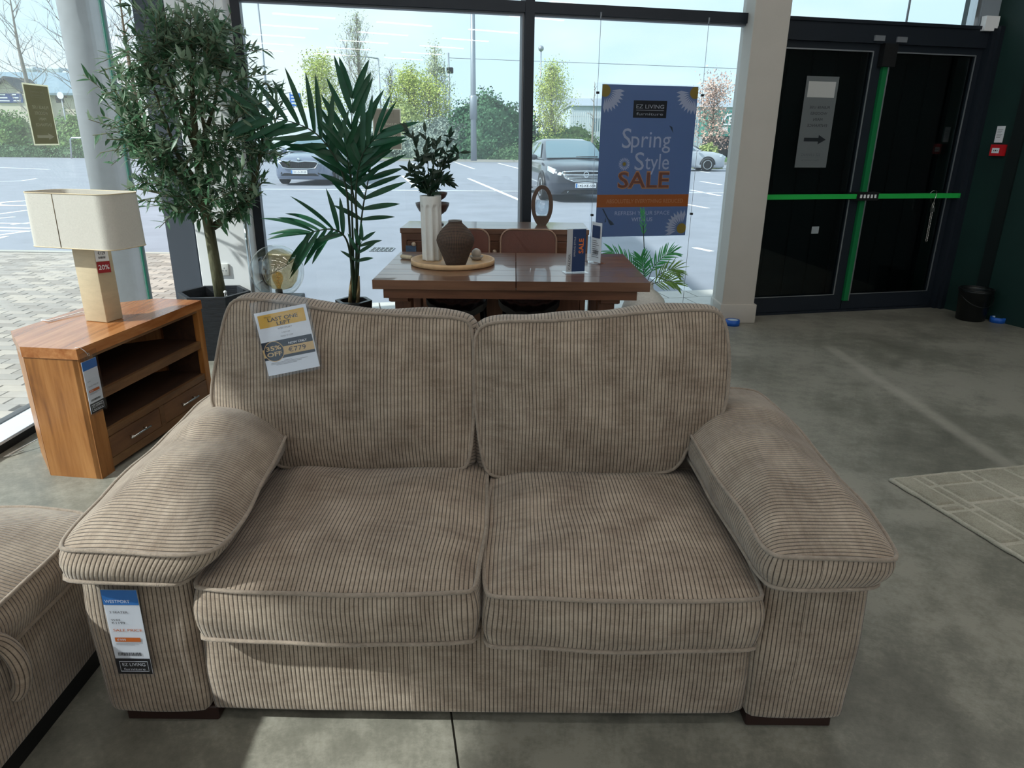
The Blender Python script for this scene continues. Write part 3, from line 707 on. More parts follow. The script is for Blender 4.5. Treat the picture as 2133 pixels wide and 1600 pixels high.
cA, cE = V(-1.822, 2.782, 0), V(-1.704, 3.72, 0); cL = (cE-cA).length; ca = (cE-cA)/cL; cn = Vector((-ca.y, ca.x, 0))
cab = thing('corner_cabinet', 'honey brown wooden corner media cabinet with two shelves and two drawers', 'cabinet', cA+ca*cL/2+cn*0.2)
def cp_(u, v, z): return cA+ca*u+cn*v+Vector((0, 0, z))
def cbox(u0, u1, v0, v1, z0, z1): return MB().obox(cp_(u0, v0, z0), ca*(u1-u0), cn*(v1-v0), (0, 0, z1-z0))
def cprism(poly, z0, z1): return MB().prism([(cp_(u, v, 0).x, cp_(u, v, 0).y) for u, v in poly], z0, z1)
vb = 0.255; P6 = [(-0.004, -0.004), (cL+0.004, -0.004), (cL+0.004, vb), (cL-0.215, 0.49), (0.215, 0.49), (-0.004, vb)]
# top of glued boards
tops = cprism(P6, 0.558, 0.604); build('top', tops, W_TOP, cab)
build('end_panel', cbox(0.0, 0.03, 0.004, vb-0.004, 0, 0.557), W_UP, cab); build('end_panel', cbox(cL-0.03, cL, 0.004, vb-0.004, 0, 0.557), W_UP, cab)
build('corner_panel', cprism([(0.0, vb-0.002), (0.03, vb-0.014), (0.235, 0.455), (0.217, 0.483)], 0, 0.557), W_UP, cab)
build('corner_panel', cprism([(cL, vb-0.002), (cL-0.03, vb-0.014), (cL-0.235, 0.455), (cL-0.217, 0.483)], 0, 0.557), W_UP, cab)
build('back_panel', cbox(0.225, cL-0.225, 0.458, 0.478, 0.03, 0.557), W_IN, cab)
build('stile', cbox(0.0, 0.085, 0, 0.028, 0, 0.557), W_UP, cab); build('stile', cbox(cL-0.045, cL, 0, 0.028, 0, 0.557), W_UP, cab)
build('top_rail', cbox(0.085, cL-0.045, 0, 0.03, 0.545, 0.557), W_FR, cab)
IN = [(0.03, 0.006), (cL-0.03, 0.006), (cL-0.03, vb-0.02), (cL-0.23, 0.455), (0.23, 0.455), (0.03, vb-0.02)]
for z0_, z1_ in ((0.345, 0.385), (0.166, 0.200)):
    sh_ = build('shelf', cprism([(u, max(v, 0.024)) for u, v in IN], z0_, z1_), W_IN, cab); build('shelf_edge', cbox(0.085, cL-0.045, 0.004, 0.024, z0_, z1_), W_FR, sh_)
build('shade_liner', cbox(cL-0.033, cL-0.0305, 0.029, vb-0.03, 0.046, 0.556), W_IN, cab); build('shade_liner', cbox(0.0305, 0.033, 0.029, vb-0.03, 0.046, 0.556), W_IN, cab)  # thin added sheets carrying the painted shade over the end panels
build('bottom_rail', cbox(0.085, cL-0.045, 0, 0.03, 0.022, 0.062), W_FR, cab)
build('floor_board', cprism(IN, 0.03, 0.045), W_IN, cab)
build('divider', cbox(0.462, 0.497, 0.0, 0.03, 0.062, 0.166), W_FR, cab)
m_gap = mat('drawer gap', srgb(24, 15, 10), 0.9)
for (u0, u1) in ((0.088, 0.460), (0.499, cL-0.048)):
    build('drawer_recess', cbox(u0-0.003, u1+0.003, 0.012, 0.03, 0.062, 0.166), m_gap, cab)
    d_ = build('drawer', cbox(u0, u1, 0.001, 0.25, 0.065, 0.163), W_DR, cab)
    um = (u0+u1)/2; hb = MB()
    hb.tube([cp_(um-0.075, -0.022, 0.114), cp_(um+0.075, -0.022, 0.114)], 0.005, 10)
    for s_ in (-0.05, 0.05): hb.tube([cp_(um+s_, 0.002, 0.114), cp_(um+s_, -0.022, 0.114)], 0.004, 8)
    build('handle', hb, m_steel, d_, label='slim satin steel bar handle')

# swing tag on the cabinet's left stile
def price_tag(name, label, o, ex, ey, w, h, grp=None, title='', lines=None, fade=False):
    n = Vector(ex).cross(Vector(ey)); t = thing(name, label, 'price tag', o, grp)
    sl = MB().obox(o-ex*0.006-ey*0.006-n*0.0008, ex*(w+0.012), ey*(h+0.028), n*0.0006); build('back_sheet', MB().obox(o-n*0.002, ex*w, ey*h, n*0.0012), m_paper, t)
    c = Card(o, ex, ey, t); kb = h*0.19
    c.rect(0, 0, w, kb, m_ink, 1); c.rect(0, h*0.83, w, h, m_blue, 1)
    fr = [(0.10, 0.15, 0.92, 0.16), (0.10, 0.03, 0.92, 0.04), (0.10, 0.03, 0.11, 0.16), (0.91, 0.03, 0.92, 0.16)]
    for a0, b0, a1, b1 in fr: c.rect(w*a0, kb*b0/0.19, w*a1, kb*b1/0.19-0.0003 if b1-b0 < 0.02 else kb*b1/0.19, m_paper, 2)
    c.text('EZ LIVING', w*0.51, kb*0.52, kb*0.22, m_paper, 3, sx=0.95, width=w*0.66); c.text('furniture', w*0.51, kb*0.26, kb*0.15, m_paper, 3, width=w*0.62)
    c.text(title, w*0.06, h*0.855, h*0.036, m_paper, 3, 'L', width=w*0.7)
    for (tx, fy, fh, m_, fw) in lines: c.text(tx, w*0.13, h*fy, h*fh, m_, 3, 'L', width=w*fw)
    c.rect(w*0.12, h*0.395, w*0.85, h*0.445, m_orange, 2); c.text('€999' if not fade else '€599', w*0.18, h*0.405, h*0.03, m_paper, 3, 'L')
    for k in range(3): c.rect(w*0.13, h*(0.375-0.010*k), w*(0.9-0.12*k), h*(0.378-0.010*k), m_greyink, 2)
    c.barcode(w*0.12, h*0.225, w*0.8, h*0.265, m_ink)
    c.done()
    slv = MB(); q = o-ex*0.008-ey*0.006+n*0.003; slv.obox(q, ex*(w+0.016), ey*(h+0.045), n*0.0006); build('clear_sleeve', slv, m_sleeve, t)
    ey_c = o+ex*w*0.5+ey*(h+0.024)+n*0.004
    build('eyelet', MB().tube([ey_c+(ex*math.cos(2*math.pi*k/14)+ey*math.sin(2*math.pi*k/14))*0.0055 for k in range(14)], 0.0014, 6, closed=True), m_steel, t)
    return t
LN = [('2 SEATER', 0.735, 0.024, m_ink, 0.52), ('WAS', 0.645, 0.022, m_ink, 0.26), ('€1199', 0.61, 0.025, m_ink, 0.38), ('SALE PRICE', 0.52, 0.032, m_orange, 0.82)]
a = PY(248, 1402, 1.378); b = PY(318, 1398, 1.378); c_ = PY(222, 1228, 1.378)
w_ = (b-a).length; h_ = c_.z-a.z
price_tag('price_tag', 'blue and white hanging price tag on the left arm of the corduroy sofa', V(a.x, 1.376, a.z), V(1, 0, 0), V(0, 0, 1), w_, h_, None, 'WESTPORT', LN)
LN2 = [('CORNER UNIT', 0.70, 0.024, m_greyink, 0.6), ('OAK FINISH', 0.66, 0.02, m_greyink, 0.45), ('WAS', 0.60, 0.022, m_greyink, 0.2), ('€799', 0.57, 0.022, m_greyink, 0.3), ('SALE PRICE', 0.50, 0.03, m_greyink, 0.7)]
LN2 = [l for l in LN2 if l[0] in ('WAS', 'SALE PRICE')]
tg = (ca*0.985+cn*0.06).normalized()
price_tag('price_tag', 'blue and white price tag hanging on the corner cabinet front', cp_(0.0, -0.012, 0.312), ca, V(0, 0, 1), 0.088, 0.232, None, '', LN2, True)
st = single('tag_string', MB().tube([cp_(0.045, -0.014, 0.568), cp_(0.03, -0.012, 0.59), cp_(0.02, 0.0, 0.606), cp_(0.01, 0.012, 0.606)], 0.0012, 6), m_white, 'thin white string tying the price tag to the cabinet edge', 'string')

# price card on the left back cushion
o_, tr_, tl_ = PY(559, 786, 1.985), PY(645, 633, 1.985), PY(541, 651, 1.985)
upv = V(0, 0.217, 0.976).normalized(); pl = V(0, -0.976, 0.217)
pp0 = V(-0.6, 1.965, 0.80)
def PP(x, y):
    d = ray(x, y); t = (pp0-EYEV).dot(pl)/d.dot(pl); return EYEV+d*t
o_, br_, tl_ = PP(560, 784), PP(666, 763), PP(541, 652)
ex = (br_-o_).normalized(); ey = pl.cross(ex).normalized()
w_ = (br_-o_).length; h_ = (tl_-o_).length
pc = thing('price_card', 'white and gold clearance price card in a clear sleeve on the left back cushion', 'price card', o_)
build('card', MB().obox(o_-pl*0.003, ex*w_, ey*h_, pl*0.0026), m_paper, pc)
c = Card(o_, ex, ey, pc); X, Yh = w_, h_
c.rect(X*0.05, Yh*0.745, X*0.95, Yh*0.95, m_gold, 1)
c.text('discontinued', X*0.62, Yh*0.90, Yh*0.026, m_tan, 2, width=X*0.42); c.text('Hurry', X*0.24, Yh*0.895, Yh*0.028, m_ink, 2, width=X*0.13)
c.text('LAST ONE', X*0.52, Yh*0.83, Yh*0.060, m_ink, 3, bold=0.012, width=X*0.58); c.text('LEFT', X*0.52, Yh*0.757, Yh*0.058, m_ink, 3, bold=0.012, width=X*0.27)
c.text('WESTPORT', X*0.52, Yh*0.69, Yh*0.028, m_greyink, 2, width=X*0.28); c.text('2 SEATER', X*0.52, Yh*0.625, Yh*0.02, m_greyink, 2, width=X*0.17)
c.text('WAS €1199', X*0.52, Yh*0.565, Yh*0.026, m_greyink, 2, width=X*0.24)
c.rect(X*0.0, Yh*0.24, X*0.985, Yh*0.42+0.02, m_navy, 1); c.rect(X*0.0, Yh*0.285, X*0.985, Yh*0.415, m_tan, 2)
cx_, cy_ = X*0.215, Yh*0.365
c.disc(cx_, cy_, X*0.195, m_tan, 3); c.disc(cx_, cy_, X*0.183, m_navy, 4)
c.text('35%', cx_, cy_+Yh*0.02, Yh*0.068, m_tan, 5, bold=0.02, width=X*0.29); c.text('OFF', cx_, cy_-Yh*0.075, Yh*0.068, m_tan, 5, bold=0.02, width=X*0.29)
c.text('NOW ONLY', X*0.70, Yh*0.435, Yh*0.036, m_paper, 5, bold=0.01, width=X*0.36); c.text('€779', X*0.66, Yh*0.315, Yh*0.075, m_navy, 5, width=X*0.34)
for k, (a0, a1) in enumerate(((0.36, 0.52), (0.10, 0.82), (0.10, 0.70), (0.2, 0.6))): c.rect(X*a0, Yh*(0.20-0.018*k), X*a1, Yh*(0.205-0.018*k), m_greyink, 2)
c.done()
build('clear_sleeve', MB().obox(o_-ex*0.006-ey*0.008+pl*0.004, ex*(w_+0.016), ey*(h_+0.040), pl*0.0006), m_sleeve, pc)

# ------------------------------------------------------------------ table lamp
kf = V(-1.931, 3.217, 0); ll = V(-0.967, 0.256, 0).normalized(); lr = V(-ll.y, ll.x, 0); lr = lr if lr.y > 0 else -lr
ctr = kf+ll*0.0625+lr*0.05
lamp = thing('table_lamp', 'cream table lamp with square stone base and rounded rectangular linen shade', 'lamp', (ctr.x, ctr.y, 0.604))
m_trav = mat('cream travertine', srgb(198, 182, 152), 0.55, var=0.07, scale=14, bump=0.08, bscale=60, stretch=(1, 1, 3))
m_shade = mat('linen shade', srgb(204, 200, 191), 0.9, var=0.04, scale=120, bump=0.15, bscale=260, spec=0.1)
m_shade.node_tree.nodes['Principled BSDF'].inputs['Subsurface Weight'].default_value = 0.0
Ml = Matrix.Translation((ctr.x, ctr.y, 0)) @ Matrix((( -ll.x, lr.x, 0, 0), (-ll.y, lr.y, 0, 0), (0, 0, 1, 0), (0, 0, 0, 1)))
build('base', MB().bbox(-0.0625, 0.0625, -0.05, 0.05, 0.605, 0.955, 0.003, 2, Ml), m_trav, lamp)
build('stem', MB().lathe([(0.022, 0.955), (0.022, 0.962), (0.008, 0.964), (0.008, 1.03), (0.018, 1.032), (0.018, 1.08)], 16, (ctr.x, ctr.y, 0)), mat('aged brass', srgb(130, 104, 60), 0.35, 0.9), lamp)
def rr_poly(w, d, r, n=10):
    out = []
    for (sx, sy, a0) in ((1, 1, 0), (-1, 1, 90), (-1, -1, 180), (1, -1, 270)):
        for k in range(n+1):
            a = math.radians(a0+90*k/n); out.append((sx*(w/2-r)+r*math.cos(a), sy*(d/2-r)+r*math.sin(a)))
    return out
sw, sd, z0, z1 = 0.475, 0.235, 0.962, 1.202
def shade_ring(w, d, r, z): return [Ml @ Vector((x, y, z)) for x, y in rr_poly(w, d, r)]
o0, o1 = shade_ring(sw, sd, 0.06, z0), shade_ring(sw-0.008, sd-0.008, 0.058, z1); i0, i1 = shade_ring(sw-0.005, sd-0.005, 0.0575, z0), shade_ring(sw-0.013, sd-0.013, 0.0555, z1)
n = len(o0); sm = MB(); sm.add(o0+o1, [(k, (k+1) % n, n+(k+1) % n, n+k) for k in range(n)], None, True); sm.add(i0+i1, [(n+k, n+(k+1) % n, (k+1) % n, k) for k in range(n)], None, True)
sm.add(o1+i1, [(k, (k+1) % n, n+(k+1) % n, n+k) for k in range(n)]); sm.add(i0+o0, [(k, (k+1) % n, n+(k+1) % n, n+k) for k in range(n)])
shd = build('shade', sm, m_shade, lamp)
m_trim = mat('shade trim', srgb(206, 190, 160), 0.8)
build('rim', MB().tube(o1, 0.0025, 6, closed=True), m_trim, shd); build('rim', MB().tube(o0, 0.0025, 6, closed=True), m_trim, shd)
xs = 0.045
build('seam', MB().tube([Ml @ Vector((-xs, -sd/2-0.0005, z0)), Ml @ Vector((-xs, -sd/2+0.0035, z1))], 0.0016, 6), mat('seam thread', srgb(110, 96, 74), 0.9), shd)
sp_ = MB(); sp_.tube([Ml @ Vector((-sw/2+0.01, 0, z0+0.02)), Ml @ Vector((sw/2-0.01, 0, z0+0.02))], 0.002, 6); sp_.tube([Ml @ Vector((0, -sd/2+0.01, z0+0.02)), Ml @ Vector((0, sd/2-0.01, z0+0.02))], 0.002, 6)
build('spider', sp_, m_steel, lamp)
fl_o = Ml @ Vector((0.064, -0.035, 0.86))
cord_pts = [Ml @ Vector((-0.02, 0.055, 0.63)), Ml @ Vector((-0.06, 0.09, 0.611)), Ml @ Vector((-0.13, 0.09, 0.610)), Ml @ Vector((-0.20, 0.06, 0.612))]
cc = PZ(97, 667, 0.608); cord_pts += [cc+V(0.02, -0.02, 0.001), cc+V(-0.03, 0.01, -0.002), cc+V(-0.05, 0.02, -0.05), cc+V(-0.055, 0.015, -0.3), cc+V(-0.06, -0.05, -0.56), V(-2.40, 2.98, 0.007), V(-2.36, 3.06, 0.006)]
build('power_cord', MB().tube(cord_pts, 0.0028, 6), m_white, lamp)
# tag hanging on the lamp's right side
t = thing('lamp_price_tag', 'white lamp price tag with a red twenty percent off panel, hung below the shade', 'price tag', Ml @ Vector((0.068, -0.03, 0.79)))
ex = (Ml.to_3x3() @ Vector((0, 1, 0))); o_ = Ml @ Vector((0.0675, -0.052, 0.842)); ez = V(0, 0, 1)
ex = (ex*0.80 + (Ml.to_3x3() @ Vector((1, 0, 0)))*0.6).normalized()
n_ = ex.cross(ez)
for (zz, hh, m_) in ((0.0, 0.052, m_red), (0.054, 0.066, m_paper)):
    build('card', MB().obox(o_+ez*zz, ex*0.054, ez*hh, n_*0.001), m_, t)
c = Card(o_+n_*0.0012, ex, ez, t); c.text('20%', 0.027, 0.016, 0.022, m_paper, 2, bold=0.01, width=0.044); c.text('€129', 0.027, 0.085, 0.014, m_ink, 2, bold=0.01, width=0.03); c.barcode(0.012, 0.066, 0.042, 0.076, m_ink); c.done()
build('string', MB().tube([o_+ex*0.027+ez*0.12, Ml @ Vector((0.05, -0.03, 0.968)), Ml @ Vector((0.0, 0, 0.966))], 0.001, 5), m_white, t)
# ================================================================== dining table group by the window
W_TAB = wood('red brown dining top', srgb(82, 54, 40), srgb(104, 71, 53), srgb(122, 87, 66), 0, 0.34, 0.8, 0.5)
W_TABF = wood('red brown dining frame', srgb(76, 46, 32), srgb(98, 62, 43), srgb(116, 76, 54), 0, 0.4, 0.9)
W_TABL = wood('red brown dining leg', srgb(76, 46, 32), srgb(98, 62, 43), srgb(116, 76, 54), 2, 0.4, 0.9)
tx0, tx1, ty0, ty1 = -0.725, 0.706, 3.545, 4.50
table = thing('dining_table', 'dark red brown wooden dining table with trestle legs behind the sofa', 'table', (0, 4.02, 0))
xm = PZ(1075, 583, 0.76).x
nb = 6
for i in range(nb):                                            # planks of the two leaves
    y0 = ty0+(ty1-ty0)*i/nb; y1 = ty0+(ty1-ty0)*(i+1)/nb-0.0014
    for (x0, x1) in ((tx0, xm-0.002), (xm+0.002, tx1)):
        build('plank', MB().bbox(x0, x1, y0, y1, 0.712, 0.76, 0.0016, 1), W_TAB, table)
build('apron', MB().box(tx0+0.05, tx1-0.06, ty0+0.03, ty0+0.065, 0.66, 0.712), W_TABF, table); build('apron', MB().box(tx0+0.05, tx1-0.06, ty1-0.065, ty1-0.03, 0.66, 0.712), W_TABF, table)
build('apron', MB().box(tx0+0.05, tx0+0.085, ty0+0.065, ty1-0.065, 0.66, 0.712), W_TABF, table); build('apron', MB().box(tx1-0.095, tx1-0.06, ty0+0.065, ty1-0.065, 0.66, 0.712), W_TABF, table)
for x in (-0.605, 0.515):
    build('trestle_head', MB().prism([(ty0+0.07, 0.712), (ty0+0.07, 0.635), (ty0+0.14, 0.615), (ty1-0.14, 0.615), (ty1-0.07, 0.635), (ty1-0.07, 0.712)], x-0.05, x+0.05, Matrix(((0, 0, 1, 0), (1, 0, 0, 0), (0, 1, 0, 0), (0, 0, 0, 1)))), W_TABF, table)
    for yy in (ty0+0.22, ty1-0.32): build('leg', MB().bbox(x-0.045, x+0.045, yy, yy+0.1, 0.08, 0.616, 0.004, 1), W_TABL, table)
    build('foot', MB().bbox(x-0.05, x+0.05, ty0+0.08, ty1-0.08, 0.0, 0.08, 0.006, 1), W_TABF, table)
build('stretcher', MB().bbox(-0.555, 0.465, 3.97, 4.07, 0.20, 0.30, 0.004, 1), W_TABF, table)

# sideboard
sx0, sx1 = PZ(832, 477, 0.88).x, PZ(1225, 478, 0.88).x; sy0, sy1 = 4.75, 5.17
sb = thing('sideboard', 'dark brown wooden sideboard standing against the window behind the table', 'sideboard', ((sx0+sx1)/2, 4.95, 0))
build('top', MB().bbox(sx0-0.006, sx1+0.006, sy0-0.008, sy1+0.006, 0.845, 0.88, 0.003, 1), W_TAB, sb)
build('side_panel', MB().box(sx0, sx0+0.035, sy0, sy1, 0, 0.845), W_TABL, sb); build('side_panel', MB().box(sx1-0.035, sx1, sy0, sy1, 0, 0.845), W_TABL, sb)
build('back_panel', MB().box(sx0+0.035, sx1-0.035, sy1-0.02, sy1-0.002, 0.08, 0.845), W_TABF, sb)
build('bottom_panel', MB().box(sx0+0.035, sx1-0.035, sy0+0.005, sy1-0.02, 0.08, 0.11), W_TABF, sb)
build('top_rail', MB().box(sx0+0.035, sx1-0.035, sy0, sy0+0.03, 0.80, 0.845), W_TABF, sb)
nd = 3; wd = (sx1-sx0-0.07)/nd
for i in range(nd):
    x0 = sx0+0.035+wd*i; d_ = build('drawer', MB().bbox(x0+0.004, x0+wd-0.004, sy0-0.006, sy0+0.3, 0.665, 0.796, 0.003, 1), W_TABF, sb)
    build('knob', MB().sphere((x0+wd/2 if i else x0+0.05, sy0-0.02, 0.775 if i == 0 else 0.73), 0.015, 14, 8), mat('pale knob', srgb(200, 180, 160), 0.4), d_)
    d_ = build('cupboard_door', MB().bbox(x0+0.004, x0+wd-0.004, sy0-0.006, sy0+0.02, 0.115, 0.658, 0.003, 1), W_TABL, sb)
    build('knob', MB().sphere((x0+wd-0.05, sy0-0.02, 0.42), 0.014, 14, 8), mat('pale knob', (0, 0, 0)), d_)
cx = PY(856, 515, 4.73)
t = thing('sideboard_card', 'small blue and white price card on the front of the sideboard', 'price card', (cx.x, 4.728, 0.70))
build('card', MB().box(cx.x-0.035, cx.x+0.035, 4.730, 4.732, 0.64, 0.765), m_paper, t); c = Card((cx.x-0.035, 4.7295, 0.64), (1, 0, 0), (0, 0, 1), t); c.rect(0, 0.055, 0.07, 0.125, mat('dull blue print', srgb(70, 92, 120), 0.5), 1); c.done()

# dining chairs on the far side, seats pushed under the table
m_quilt = mat('black quilted leather', srgb(22, 20, 24), 0.28, bump=0.05, bscale=200)
m_leather = mat('brown leather', srgb(92, 48, 34), 0.4, var=0.1, scale=8, bump=0.06, bscale=150)
m_metal = mat('black metal leg', srgb(20, 20, 22), 0.4, 0.6); m_gild = mat('pale piping', srgb(150, 118, 98), 0.4)
def chair(x, y, label):
    ch = thing('dining_chair', label, 'chair', (x, y, 0), 'dining chairs on the window side of the table')
    # quilted seat shell, sides curving up; the quilting is a grid of raised diamonds
    mb = MB(); n = 28; vs = []
    for j in range(n+1):
        for i in range(n+1):
            u, v = i/n*2-1, j/n; xx = 0.2*u*(1-0.05*(1-v)); yy = -0.24+0.46*v
            zz = 0.465+0.085*abs(u)**3.2+0.05*max(0, v-0.6)**2-0.03*max(0, 0.12-v)/0.12
            q = abs(math.sin((u*4.5+v*4.5)*math.pi/1.0*0.5))*abs(math.sin((u*4.5-v*4.5)*math.pi/1.0*0.5)); vs.append((xx, yy, zz+0.012*q**0.5))
    mb.add(vs, [(j*(n+1)+i, j*(n+1)+i+1, (j+1)*(n+1)+i+1, (j+1)*(n+1)+i) for j in range(n) for i in range(n)], None, True)
    under = [(v[0]*0.98, v[1]*0.98, v[2]-0.045) for v in vs]; o_ = len(mb.v)
    mb.add(under, [(j*(n+1)+i, (j+1)*(n+1)+i, (j+1)*(n+1)+i+1, j*(n+1)+i+1) for j in range(n) for i in range(n)], None, True)
    rim = [i for i in range(n+1)]+[(j+1)*(n+1)+n for j in range(n)]+[n*(n+1)+i for i in range(n-1, -1, -1)]+[j*(n+1) for j in range(n-1, 0, -1)]
    m_ = (n+1)*(n+1)
    for a, b in zip(rim, rim[1:]+rim[:1]): mb.f.append([a, a+m_, b+m_, b]); mb.sm.append(False); mb.uv.append(None)
    build('seat', mb, m_quilt, ch, True)
    bk = MB(); ol = rr_poly(0.37, 0.40, 0.07, 6); vs = []
    for (dy) in (0.0, 0.03):
        for (a, b) in ol: vs.append((a, 0.19+dy+0.06*(b+0.2)/0.4-0.25*a*a, 0.685+b))
    k = len(ol); bk.add(vs, [tuple(range(k)), tuple(range(2*k-1, k-1, -1))]+[(i, k+i, k+(i+1) % k, (i+1) % k) for i in range(k)])
    b_ = build('backrest', bk, m_leather, ch, True)
    build('piping', MB().tube([Vector(v)+V(0, -0.002, 0) for v in vs[:k]], 0.006, 6, closed=True), m_gild, b_, True)
    for sx in (-1, 1):
        for sy in (-1, 1): build('leg', MB().tube([(0.15*sx, 0.17*sy, 0.44), (0.175*sx, 0.20*sy, 0.0)], [0.013, 0.009], 8), m_metal, ch, True)
    return ch
chx = PY(1090, 500, 4.66).x
chair(chx+0.035, 4.44, 'black quilted dining chair with brown leather back, right of the woven vase')
chair(-0.345, 4.44, 'black quilted dining chair mostly hidden behind the white fluted vase')

# round tray with vases
tcx, tcy, tr_ = -0.352, 4.065, 0.243
m_tray = mat('pale ash wood', srgb(206, 170, 128), 0.5, var=0.1, scale=10, stretch=(1, 8, 1))
single('round_tray', MB().lathe([(tr_-0.012, 0.7605), (tr_, 0.764), (tr_, 0.788), (tr_-0.004, 0.790), (tr_-0.012, 0.788), (tr_-0.016, 0.772), (1e-4, 0.772)], 64, (tcx, tcy, 0)), m_tray, 'round pale wooden tray with a raised rim on the dining table', 'tray')
m_cer = mat('white ceramic', srgb(222, 222, 218), 0.55, var=0.03, scale=60, bump=0.05, bscale=120)
vx, vy = -0.478, 4.115
vz = 0.773
nfl = 9
def flute(a, z):
    s = (a*nfl/(2*math.pi)) % 1.0; d = abs(s-0.5)*2; w = 0.74
    topz = 1.065+0.022*math.sqrt(max(0, 1-(d/w)**2)) if d < w else 0
    if d < w and z < topz: return 1-0.2*(1-(d/w)**2)**0.5
    return 1.0
prof = [(0.055, vz), (0.058, vz+0.004)]+[(0.058+0.003*k/40, vz+0.004+(1.135-vz-0.004)*k/40) for k in range(1, 41)]+[(0.0605, 1.139), (0.055, 1.139), (0.053, 1.06), (0.048, vz+0.05), (1e-4, vz+0.045)]
single('fluted_vase', MB().lathe(prof, 120, (vx, vy, 0), rfun=lambda a, z: flute(a, z)), m_cer, 'tall white fluted ceramic vase holding dark green sprigs, on the tray', 'vase')
def weave_mat():
    m, nt, p = _base('dark woven rope'); L = nt.links.new
    tc = _n(nt, 'ShaderNodeTexCoord'); sx = _n(nt, 'ShaderNodeSeparateXYZ'); L(tc.outputs['Object'], sx.inputs[0])
    at = _n(nt, 'ShaderNodeMath', operation='ARCTAN2'); L(sx.outputs['Y'], at.inputs[0]); L(sx.outputs['X'], at.inputs[1])
    def wave(ka, kz, ph):
        m1 = _n(nt, 'ShaderNodeMath', operation='MULTIPLY'); m1.inputs[1].default_value = ka; L(at.outputs[0], m1.inputs[0])
        m2 = _n(nt, 'ShaderNodeMath', operation='MULTIPLY_ADD'); m2.inputs[1].default_value = kz; L(sx.outputs['Z'], m2.inputs[0]); L(m1.outputs[0], m2.inputs[2])
        s = _n(nt, 'ShaderNodeMath', operation='SINE'); L(m2.outputs[0], s.inputs[0]); return s
    a, b = wave(34, 420, 0), wave(-34, 420, 0)
    mu = _n(nt, 'ShaderNodeMath', operation='MULTIPLY'); L(a.outputs[0], mu.inputs[0]); L(b.outputs[0], mu.inputs[1])
    cr = _n(nt, 'ShaderNodeValToRGB'); e = cr.color_ramp.elements
    e[0].position = 0.25; e[0].color = srgb(42, 34, 30)+(1,); e[1].position = 0.75; e[1].color = srgb(104, 82, 68)+(1,)
    mr = _n(nt, 'ShaderNodeMapRange'); mr.inputs['From Min'].default_value = -1; L(mu.outputs[0], mr.inputs['Value']); L(mr.outputs[0], cr.inputs['Fac'])
    L(cr.outputs['Color'], p.inputs['Base Color']); p.inputs['Roughness'].default_value = 0.8
    bp = _n(nt, 'ShaderNodeBump', Strength=0.8, Distance=0.004); L(mr.outputs[0], bp.inputs['Height']); L(bp.outputs['Normal'], p.inputs['Normal'])
    return m
wx, wy = -0.326, 3.955
wv = thing('woven_vase', 'squat dark brown woven vase with narrow neck, in front of the white vase', 'vase', (wx, wy, 0.773))
build('body', MB().lathe([(0.055, 0.0), (0.058, 0.004), (0.074, 0.045), (0.090, 0.085), (0.103, 0.12), (0.107, 0.137), (0.103, 0.158), (0.086, 0.185), (0.064, 0.210), (0.044, 0.228), (0.038, 0.236), (0.037, 0.244), (0.032, 0.244), (0.032, 0.225), (0.06, 0.19), (0.085, 0.14), (0.05, 0.02), (1e-4, 0.018)], 64), weave_mat(), wv, True)
build('rim', MB().lathe([(0.030, 0.242), (0.030, 0.247), (0.038, 0.247), (0.038, 0.242)], 40), mat('grey rim', srgb(120, 116, 112), 0.5), wv, True)
# small bauble ornament in a dish
bx, by = -0.218, 4.13
ob = thing('ornament', 'small grey glass ball resting in a little stone dish on the tray', 'ornament', (bx, by, 0.773))
build('dish', MB().lathe([(0.02, 0.0), (0.026, 0.002), (0.043, 0.022), (0.041, 0.024), (0.02, 0.010), (1e-4, 0.009)], 28), mat('grey stone', srgb(160, 152, 142), 0.6, var=0.1, scale=40), ob, True)
build('ball', MB().sphere((0, 0, 0.038), 0.029, 24, 16), mat('smoked ceramic', srgb(170, 160, 148), 0.2, var=0.12, scale=30), ob, True)
a, b = PZ(836, 534, 0.773), PZ(858, 537, 0.773)
single('rolled_stick', MB().tube([a, a+(b-a)*0.03, a+(b-a)*0.97, b], [0.010, 0.012, 0.012, 0.010], 14), mat('pale birch', srgb(196, 180, 152), 0.7, var=0.1, scale=30), 'short pale wooden stick lying on the table beside the tray', 'stick')

# tiered bowls on the sideboard behind the white vase
bcx = (PY(866, 428, 4.95).x+PY(936, 428, 4.95).x)/2
tb = thing('tiered_bowl_stand', 'stand of dark wooden bowls on the sideboard, half hidden by the white vase', 'bowl stand', (bcx, 4.95, 0.88))
m_bowl = mat('dark mango bowl', srgb(78, 58, 50), 0.4, var=0.15, scale=12)
def bowl(r, z, dx): return MB().lathe([(0.02*r/0.115, z), (r*0.45, z+0.004), (r*0.8, z+r*0.30), (r*0.97, z+r*0.62), (r, z+r*0.78), (r-0.006, z+r*0.78), (r*0.9, z+r*0.55), (r*0.4, z+0.02), (1e-4, z+0.014)], 36, (dx, 0, 0))
build('foot', MB().lathe([(0.075, 0.001), (0.075, 0.008), (0.06, 0.02), (0.03, 0.036), (0.018, 0.06), (0.014, 0.075)], 28), m_bowl, tb, True)
build('bowl', bowl(0.117, 0.058, 0), m_bowl, tb, True); build('stem', MB().tube([(0.0, 0, 0.06), (0.02, 0, 0.19)], 0.009, 10), m_bowl, tb, True)
build('bowl', bowl(0.070, 0.165, 0.035), m_bowl, tb, True)

